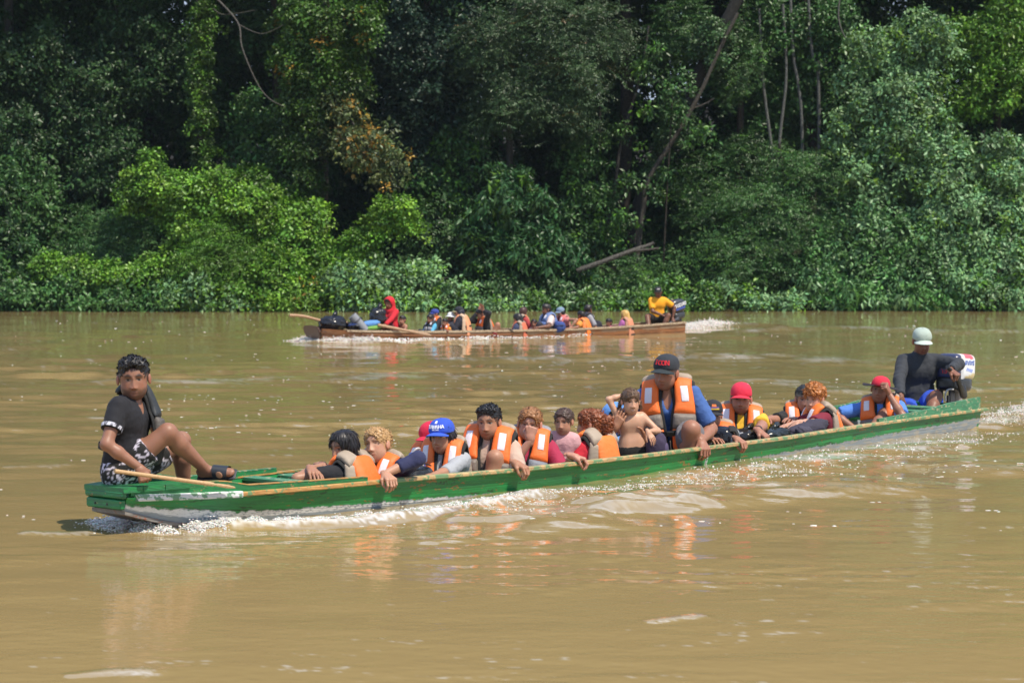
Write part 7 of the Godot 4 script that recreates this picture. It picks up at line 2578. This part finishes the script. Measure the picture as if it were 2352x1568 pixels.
func cargo() -> void:
	var shiny := mat(Color.WHITE, 0.22, 0.0, true)
	var B := near_boat.basis
	var grip := mat(Color.WHITE, 0.5, 0.0, true)
	# pole held by the man in the bow
	var p0 := N(263, 1081, 0.26)
	var p1 := N(490, 1112, 0.38)
	var o := base("pole", p0)
	tag(o, "smooth wooden pole gripped by the man on the bow deck", "pole")
	var pm := MB.new()
	var line := PackedVector3Array()
	for k in 9:
		line.append(p0.lerp(p1, k / 8.0) - p0)
	pm.tube(line, taper(9, 0.0125, 0.0135), 10, true, 0.06)
	var wd := wood(plank_tex(95, L(0.56, 0.38, 0.20), L(0.45, 0.28, 0.13), L(0.35, 0.2, 0.1), 0.4), 0.5, Vector3(1, 3, 1))
	build(pm, "shaft", wd, o)
	var pb := MB.new()
	var bl := PackedVector3Array()
	for k in 6:
		bl.append(line[7] + (line[8] - line[7]) * (0.7 + k * 0.42))
	pb.tube(bl, PackedFloat32Array([0.014, 0.018, 0.024, 0.026, 0.022, 0.012]), 10, true, 0.0, 0.35)
	build(pb, "blade", wd, o)
	# backpack, black and glossy
	o = base("backpack", N(1664, 1008, 0.30), B * Basis(Vector3.UP, 0.3))
	tag(o, "shiny black backpack held by the man with the striped cap badge", "backpack")
	var m := MB.new()
	m.col = L(0.014, 0.015, 0.017)
	lumpy(m, Vector3(0.0, -0.02, 0.0), Vector3(0.17, 0.125, 0.11), Basis(Vector3.BACK, -0.3), 1.0)
	build(m, "bag", shiny, o)
	m = MB.new()
	m.col = L(0.02, 0.02, 0.022)
	var sp := curve([Vector3(-0.10, 0.10, 0.07), Vector3(-0.06, 0.085, 0.115), Vector3(-0.03, 0.0, 0.13), Vector3(-0.03, -0.10, 0.12)], 6)
	quilt(m, Transform3D(), sp, taper(sp.size(), 0.032, 0.03), curve([Vector3(0, 0.5, 1), Vector3(0, 0.3, 1), Vector3(0, 0, 1), Vector3(0, 0, 1)], 6), 0.02, 0.0, 0.2, 10)
	build(m, "shoulder_strap", M.cloth, o)
	m = MB.new()
	m.col = L(0.35, 0.36, 0.38)
	m.box(Transform3D(Basis(), Vector3(0.07, 0.05, 0.128)), Vector3(0.10, 0.012, 0.01), 0.003)
	build(m, "zip_fastener", M.plastic, o)
	for g in [[1776, 1002, 0.30, Vector3(0.20, 0.075, 0.11), "black plastic bag by the rail right of the man in yellow", L(0.016, 0.02, 0.022)], [1716, 1006, 0.14, Vector3(0.14, 0.08, 0.11), "dark bag in front of the man in the red cap", L(0.02, 0.02, 0.023)]]:
		o = base("bag", N(g[0], g[1], g[2]), B)
		tag(o, g[4], "bag")
		m = MB.new()
		m.col = g[5]
		lumpy(m, Vector3.ZERO, g[3], Basis(), g[0], 0.22)
		build(m, "sack", shiny, o)
		m = MB.new()
		m.col = g[5]
		m.tube(curve([Vector3(-0.03, g[3].y * 0.9, 0), Vector3(0.0, g[3].y * 1.25, 0.02), Vector3(0.05, g[3].y * 1.3, 0.0)], 3), PackedFloat32Array([0.03, 0.018, 0.016, 0.02, 0.024, 0.03, 0.034]), 8, true, 0.2)
		build(m, "tied_neck", shiny, o)
	o = base("jacket_heap", N(1850, 985, 0.36), B)
	tag(o, "dark purple-grey jacket bundled in the curly-haired youth's lap", "jacket")
	m = MB.new()
	m.col = L(0.035, 0.030, 0.05)
	lumpy(m, Vector3.ZERO, Vector3(0.26, 0.075, 0.11), Basis(Vector3.BACK, 0.10), 8.0, 0.3)
	build(m, "folded_cloth", M.cloth, o)
	m = MB.new()
	m.col = L(0.045, 0.04, 0.065)
	lumpy(m, Vector3(-0.16, -0.01, 0.08), Vector3(0.12, 0.05, 0.05), Basis(Vector3.BACK, -0.2), 9.0, 0.3)
	build(m, "loose_sleeve", M.cloth, o)
	o = base("backpack", N(1508, 1022, 0.30), B * Basis(Vector3.UP, 0.5))
	tag(o, "dull purple backpack standing by the big man's shins", "backpack")
	m = MB.new()
	m.col = L(0.040, 0.030, 0.065)
	lumpy(m, Vector3(0, -0.02, 0), Vector3(0.095, 0.125, 0.085), Basis(), 3.0)
	build(m, "bag", M.cloth, o)
	m = MB.new()
	m.col = L(0.075, 0.055, 0.12)
	lumpy(m, Vector3(-0.01, -0.04, 0.07), Vector3(0.055, 0.065, 0.03), Basis(), 4.0)
	build(m, "front_pocket", M.cloth, o)
	o = base("plastic_bag", N(955, 1068, 0.10), B)
	tag(o, "white and blue printed bag in the lap of the red-capped passenger", "bag")
	m = MB.new()
	m.col = L(0.55, 0.52, 0.52)
	lumpy(m, Vector3.ZERO, Vector3(0.07, 0.095, 0.06), Basis(Vector3.BACK, 0.25), 5.0, 0.2)
	for i in m.v.size():
		if wob.get_noise_3dv(m.v[i] * 9.0) > 0.14:
			m.c[i] = L(0.04, 0.09, 0.35)
	build(m, "sack", shiny, o)
	m = MB.new()
	m.col = L(0.5, 0.48, 0.48)
	m.tube(curve([Vector3(-0.04, 0.08, 0), Vector3(-0.02, 0.12, 0.02), Vector3(0.02, 0.12, 0.02), Vector3(0.03, 0.08, 0)], 4), taper(13, 0.008, 0.008), 7)
	build(m, "handle", shiny, o)
	o = base("black_bag", N(955, 1085, 0.30), B)
	tag(o, "black bag with webbing strap tucked inside the rail by the blue-capped woman", "bag")
	m = MB.new()
	m.col = L(0.02, 0.02, 0.023)
	lumpy(m, Vector3(0, -0.03, 0), Vector3(0.13, 0.075, 0.09), Basis(), 6.0, 0.2)
	build(m, "sack", shiny, o)
	m = MB.new()
	m.col = L(0.012, 0.012, 0.013)
	m.tube(curve([Vector3(-0.10, 0.03, 0.06), Vector3(-0.02, 0.07, 0.08), Vector3(0.08, 0.05, 0.07)], 5), taper(11, 0.012, 0.012), 6, true, 0.0, 0.4)
	build(m, "webbing_strap", M.cloth, o)

# ---------------------------------------------------------------- everyone in the brown canoe
func far_people() -> void:
	var bow := rad_to_deg(atan2(-far_boat.basis.x.x, -far_boat.basis.x.z))
	var over := far_boat.basis.z
	var fore := -far_boat.basis.x
	var UPV := Vector3.UP
	var tan_ := L(0.36, 0.18, 0.115)
	var dark := L(0.17, 0.075, 0.045)
	var hair := L(0.016, 0.013, 0.013)
	var navy := L(0.02, 0.022, 0.035)
	var peach := L(0.72, 0.30, 0.15)
	var d := {"color": navy, "length": 1.9}
	var list := [
		{"at": F(893, 697, 0.0), "size": 1.0, "yaw": bow + 25, "lean": 12, "head": [0, 14, 0], "woman": true, "skin": dark * 1.3, "label": "woman in a red hooded top kneeling behind the bags in the brown canoe's bow", "hair": ["short", hair], "hood": L(0.55, 0.012, 0.025), "shirt": {"color": L(0.52, 0.012, 0.025), "sleeve": 1.9}, "pants": {"color": L(0.12, 0.02, 0.03), "length": 1.9},
			"left_arm": {"hand": F(882, 748, 0.32), "out": Vector3(0.8, -0.5, 0), "pose": "fist"}, "right_arm": {"hand": F(868, 738, 0.1), "pose": "fist"}},
		{"at": F(924, 736, 0.15), "size": 0.62, "kid": 1.0, "yaw": bow + 20, "lean": 5, "skin": tan_, "label": "bare-shouldered child just behind the woman in the red hood", "hair": ["short", hair], "pants": {"color": navy, "length": 0.7}},
		{"at": F(998, 722, -0.15), "size": 0.8, "kid": 0.4, "yaw": bow, "lean": 5, "skin": tan_, "label": "child in a deep blue cap in the far canoe", "cap": {"color": L(0.03, 0.05, 0.25)}, "hair": ["under_cap", hair], "shirt": {"color": navy, "sleeve": 1.8}, "pants": d, "jacket": {}},
		{"at": F(988, 733, 0.2), "size": 0.72, "kid": 0.7, "yaw": bow + 10, "lean": 5, "head": [12, 6, 0], "skin": dark * 1.4, "label": "dark-haired child with light blue sleeves and a grey-black jacket, far canoe", "hair": ["tied", hair], "shirt": {"color": L(0.10, 0.40, 0.62), "sleeve": 1.8}, "pants": d, "jacket": {"hot": L(0.03, 0.035, 0.04), "grey": L(0.3, 0.3, 0.32), "beige": L(0.05, 0.06, 0.06)}},
		{"at": F(1022, 742, 0.25), "size": 0.6, "kid": 1.0, "yaw": bow + 25, "lean": 4, "skin": dark * 1.5, "label": "small child in an orange jacket peeping over the pale rail", "hair": ["short", hair], "shirt": {"color": L(0.6, 0.25, 0.03), "sleeve": 0.6}, "pants": d, "jacket": {}, "left_arm": {"hand": F(1026, 757, 0.44), "pose": "grip", "dir": over - UPV * 0.3, "back": UPV}},
		{"at": F(1035, 728, 0.05), "size": 0.6, "kid": 1.0, "yaw": bow + 20, "lean": 4, "skin": tan_, "label": "toddler in a white sun hat leaning on the dark hooded adult", "cap": {"color": L(0.72, 0.72, 0.70), "bucket": true, "called": "sun_hat"}, "shirt": {"color": L(0.05, 0.05, 0.06), "sleeve": 0.6}, "pants": d},
		{"at": F(1054, 717, 0.2), "size": 0.95, "yaw": bow - 50, "lean": 10, "head": [10, 6, 0], "skin": tan_, "label": "adult in a dark cap with a peach jacket back turned to us", "cap": {"color": L(0.02, 0.025, 0.035), "visor": L(0.30, 0.25, 0.13)}, "hair": ["under_cap_long", navy], "shirt": {"color": navy, "sleeve": 1.8}, "pants": d, "jacket": {"hot": peach, "beige": L(0.5, 0.35, 0.24)}},
		{"at": F(1104, 722, 0.2), "size": 1.0, "yaw": bow - 10, "lean": 16, "head": [0, 24, 0], "skin": tan_, "label": "person in black sleeves with both hands pressed to the head", "hair": ["short", hair], "shirt": {"color": L(0.014, 0.014, 0.016), "sleeve": 1.8}, "pants": {"color": L(0.2, 0.03, 0.03), "length": 0.6}, "jacket": {},
			"left_arm": {"hand": F(1110, 714, 0.32), "out": -UPV * 0.6 + over, "dir": UPV + fore * 0.3, "pose": "relax"}, "right_arm": {"hand": F(1098, 716, 0.2), "out": fore - UPV * 0.3, "dir": UPV - fore * 0.4, "pose": "relax"}, "left_leg": {"foot": F(1145, 768, 0.2), "out": UPV - fore}},
		{"at": F(1188, 732, 0.22), "size": 0.95, "yaw": bow - 60, "lean": 8, "head": [0, 14, 0], "woman": true, "skin": tan_, "label": "woman with a long black braid and a brick-orange jacket back", "hair": ["braid", hair], "shirt": {"color": L(0.05, 0.06, 0.12), "sleeve": 1.8}, "pants": d, "jacket": {"hot": L(0.55, 0.14, 0.07)}},
		{"at": F(1203, 717, -0.1), "size": 0.95, "yaw": bow + 175, "lean": 5, "head": [20, 0, 0], "woman": true, "skin": tan_, "label": "woman with reddish brown hair facing the stern behind the braided woman", "hair": ["bob", L(0.06, 0.025, 0.018)], "shirt": {"color": L(0.4, 0.05, 0.05), "sleeve": 0.8}, "pants": d, "jacket": {"hot": L(0.6, 0.2, 0.1)}},
		{"at": F(1226, 743, 0.2), "size": 0.6, "kid": 1.0, "yaw": bow + 40, "lean": 4, "skin": dark * 1.5, "label": "small child with a topknot beside the man in the blue vest", "hair": ["bun", hair], "shirt": {"color": L(0.55, 0.3, 0.25), "sleeve": 0.6}, "pants": d},
		{"at": F(1254, 712, 0.15), "size": 1.08, "yaw": bow - 10, "lean": 4, "head": [4, 2, 0], "skin": dark, "label": "dark-skinned man in a pale t-shirt and blue vest, arm on the rail", "hair": ["short", hair], "shirt": {"color": L(0.60, 0.48, 0.46), "sleeve": 0.8}, "pants": d, "jacket": {"hot": L(0.12, 0.18, 0.36), "grey": L(0.14, 0.2, 0.4), "beige": L(0.16, 0.22, 0.42)},
			"left_arm": {"hand": F(1235, 752, 0.44), "out": over - UPV * 0.7 - fore * 0.5, "pose": "grip"}},
		{"at": F(1287, 718, 0.1), "size": 0.95, "yaw": bow + 5, "lean": 8, "head": [0, 10, 0], "woman": true, "skin": tan_, "label": "woman in a grey-blue cap and pinkish jacket looking down", "cap": {"color": L(0.17, 0.24, 0.33)}, "hair": ["under_cap_long", hair], "shirt": {"color": L(0.6, 0.2, 0.2), "sleeve": 0.3}, "pants": d, "jacket": {"hot": L(0.62, 0.16, 0.15), "beige": L(0.45, 0.25, 0.2)},
			"left_arm": {"hand": F(1310, 752, 0.44), "out": over - fore * 0.6, "pose": "relax"}},
		{"at": F(1352, 712, -0.12), "size": 1.0, "yaw": bow + 165, "lean": 4, "head": [30, 4, 0], "skin": dark * 1.4, "label": "black-haired man facing the stern behind the boy in bright orange", "hair": ["quiff", hair], "shirt": {"color": L(0.3, 0.3, 0.33), "sleeve": 0.8}, "pants": d, "jacket": {"hot": navy, "grey": navy, "beige": navy}},
		{"at": F(1334, 726, 0.22), "size": 0.9, "yaw": bow - 60, "lean": 10, "head": [-10, 8, 0], "skin": dark * 1.5, "label": "boy with cropped hair in a bright orange jacket, elbow on the rail", "hair": ["short", hair], "shirt": {"color": L(0.65, 0.25, 0.04), "sleeve": 0.7}, "pants": d, "jacket": {"hot": L(0.85, 0.20, 0.03), "beige": L(0.75, 0.22, 0.06)},
			"left_arm": {"hand": F(1305, 754, 0.44), "out": over - UPV * 0.6, "pose": "relax"}},
		{"at": F(1398, 742, 0.05), "size": 0.62, "kid": 1.0, "yaw": bow + 10, "lean": 4, "skin": dark * 1.5, "label": "small child in pink beside the blonde person in the far canoe", "hair": ["short", hair], "shirt": {"color": L(0.65, 0.12, 0.30), "sleeve": 0.6}, "pants": d},
		{"at": F(1434, 724, 0.2), "size": 0.95, "yaw": bow - 70, "lean": 6, "head": [0, 8, 0], "woman": true, "skin": tan_, "label": "person with long blonde hair and a tan jacket near the far stern", "hair": ["long", L(0.55, 0.34, 0.10)], "shirt": {"color": L(0.45, 0.14, 0.35), "sleeve": 1.2}, "pants": {"color": L(0.10, 0.02, 0.03), "length": 1.9}, "jacket": {"hot": L(0.55, 0.22, 0.12), "beige": L(0.40, 0.20, 0.13)}},
		{"at": F(1512, 672, -0.05), "size": 1.03, "yaw": 10, "lean": 12, "head": [-14, 4, 0], "skin": dark, "label": "boatman in a yellow t-shirt and dark cap steering the brown canoe", "cap": {"color": L(0.018, 0.018, 0.022), "patch": [[0.4, 0.075, 0.098, L(0.4, 0.38, 0.38)]]}, "hair": ["under_cap", hair], "shirt": {"color": L(0.82, 0.36, 0.015), "sleeve": 0.8}, "pants": {"color": L(0.012, 0.012, 0.015), "length": 0.8},
			"left_arm": {"hand": F(1545, 730, 0.12), "out": Vector3(1, 0, -0.2), "dir": Vector3(0.3, -0.8, 0.4), "pose": "fist"}, "right_arm": {"hand": F(1522, 724, 0.15), "out": Vector3(-0.5, -0.7, 0.3), "dir": Vector3(1, -0.4, 0.2), "pose": "relax"},
			"left_leg": {"foot": F(1518, 762, 0.25), "out": Vector3(0.5, 0.5, 1)}, "right_leg": {"foot": F(1492, 762, 0.25), "out": Vector3(-0.5, 0.4, 1)}},
	]
	for p in list:
		p.fine = false
		if not p.has("left_leg"):
			p.boat = far_boat
		person(p)
	far_cargo()

func far_cargo() -> void:
	var B := far_boat.basis
	var shiny := mat(Color.WHITE, 0.25, 0.0, true)
	var wd := wood(plank_tex(96, L(0.42, 0.26, 0.15), L(0.33, 0.19, 0.10), L(0.5, 0.36, 0.24), 0.3), 0.6, Vector3(1, 3, 1))
	var o: Node3D
	for q in [[668, 724, 0.0, 800, 744, 0.0, "crooked wooden pole sticking out over the brown canoe's bow"], [868, 746, 0.36, 960, 764, 0.62, "flat wooden paddle trailing over the brown canoe's side"]]:
		var a := F(q[0], q[1], q[2])
		var b := F(q[3], q[4], q[5])
		o = base("pole" if q[2] == 0.0 else "paddle", a)
		tag(o, q[6], "pole" if q[2] == 0.0 else "paddle")
		var m := MB.new()
		var line := PackedVector3Array()
		for k in 11:
			line.append((b - a) * (k / 10.0) + Vector3(0, (0.02 * sin(k * 0.8) if q[2] == 0.0 else 0.0), 0))
		m.tube(line, taper(11, 0.032, 0.03), 8, true, 0.1)
		build(m, "shaft", wd, o)
		var t := MB.new()
		var e := PackedVector3Array()
		if q[2] == 0.0:
			e = PackedVector3Array([line[0], line[0] - (line[1] - line[0]) * 0.25])
			t.tube(e, PackedFloat32Array([0.036, 0.03]), 8)
		else:
			for k in 6:
				e.append(line[10] + (b - a).normalized() * (k * 0.06))
			t.tube(e, PackedFloat32Array([0.03, 0.05, 0.065, 0.07, 0.06, 0.025]), 8, true, 0.0, 0.35)
		build(t, "worn_tip" if q[2] == 0.0 else "blade", wd, o)
	for g in [[765, 742, 0.0, Vector3(0.28, 0.15, 0.22), "large black rubbish sack in the brown canoe's bow", 1.0], [822, 748, 0.05, Vector3(0.26, 0.10, 0.2), "flatter black sack with blue folds beside the grey roll", 2.0], [868, 726, 0.15, Vector3(0.17, 0.17, 0.15), "black bag hugged by the woman in the red hood", 3.0]]:
		o = base("bag", F(g[0], g[1], g[2]), B)
		tag(o, g[4], "bag")
		var m := MB.new()
		m.col = L(0.014, 0.015, 0.018)
		lumpy(m, Vector3.ZERO, g[3], Basis(), g[5], 0.3)
		if g[5] == 2.0:
			for i in m.v.size():
				if wob.get_noise_3dv(m.v[i] * 6.0) > 0.1:
					m.c[i] = L(0.03, 0.05, 0.16)
		build(m, "sack", shiny, o)
		m = MB.new()
		m.col = L(0.014, 0.015, 0.018)
		m.tube(curve([Vector3(0, g[3].y * 0.85, 0), Vector3(0.02, g[3].y * 1.2, 0.02), Vector3(0.06, g[3].y * 1.4, 0)], 3), PackedFloat32Array([0.06, 0.04, 0.03, 0.035, 0.045, 0.05, 0.06]), 7, true, 0.2)
		build(m, "tied_neck", shiny, o)
	o = base("foam_roll", F(818, 742, 0.12), B)
	tag(o, "grey rolled mat leaning out of the brown canoe's bow", "mat")
	var m := MB.new()
	m.col = L(0.22, 0.23, 0.25)
	m.tube(PackedVector3Array([Vector3(-0.10, 0.16, 0.0), Vector3(0.16, -0.16, 0.12)]), taper(2, 0.10, 0.10), 18)
	build(m, "roll", M.plastic, o)
	m = MB.new()
	m.col = L(0.08, 0.08, 0.09)
	m.tube(PackedVector3Array([Vector3(-0.02, 0.06, 0.037), Vector3(0.0, 0.035, 0.046)]), taper(2, 0.106, 0.106), 18)
	build(m, "band", M.plastic, o)
	o = base("bundle", F(852, 746, 0.2), B)
	tag(o, "blue and green wrapped bundle on the rail before the red-hooded woman", "bundle")
	m = MB.new()
	m.col = L(0.10, 0.25, 0.55)
	lumpy(m, Vector3(0, 0.03, 0), Vector3(0.22, 0.07, 0.12), Basis(Vector3.BACK, 0.15), 4.0, 0.15)
	build(m, "blue_wrap", M.cloth, o)
	m = MB.new()
	m.col = L(0.16, 0.32, 0.06)
	lumpy(m, Vector3(0.02, -0.06, 0.05), Vector3(0.20, 0.05, 0.11), Basis(Vector3.BACK, 0.1), 5.0, 0.15)
	build(m, "green_wrap", M.cloth, o)
	o = base("bundle", F(1285, 750, 0.44), B)
	tag(o, "blue tied bundle hung on the rail by the man in the blue vest", "bundle")
	m = MB.new()
	m.col = L(0.03, 0.06, 0.22)
	lumpy(m, Vector3.ZERO, Vector3(0.13, 0.12, 0.09), Basis(), 6.0, 0.25)
	build(m, "wrap", M.cloth, o)
	m = MB.new()
	m.col = L(0.02, 0.02, 0.03)
	m.tube(PackedVector3Array([Vector3(-0.12, 0.02, 0.06), Vector3(0.0, 0.03, 0.1), Vector3(0.12, 0.02, 0.06)]), taper(3, 0.012, 0.012), 6)
	build(m, "tie_cord", M.cloth, o)

func _ready() -> void:
	var t0 := Time.get_ticks_msec()
	wob.seed = 17
	wob.frequency = 1.0
	wob2.seed = 31
	wob2.frequency = 1.0
	set_stage()
	person_materials()
	make_water()
	print("water ", Time.get_ticks_msec() - t0)
	make_jungle()
	print("jungle ", Time.get_ticks_msec() - t0)
	make_near_boat()
	make_far_boat()
	make_near_motor()
	make_far_motor()
	print("boats ", Time.get_ticks_msec() - t0)
	near_people()
	print("near people ", Time.get_ticks_msec() - t0)
	cargo()
	far_people()
	print("far people ", Time.get_ticks_msec() - t0)
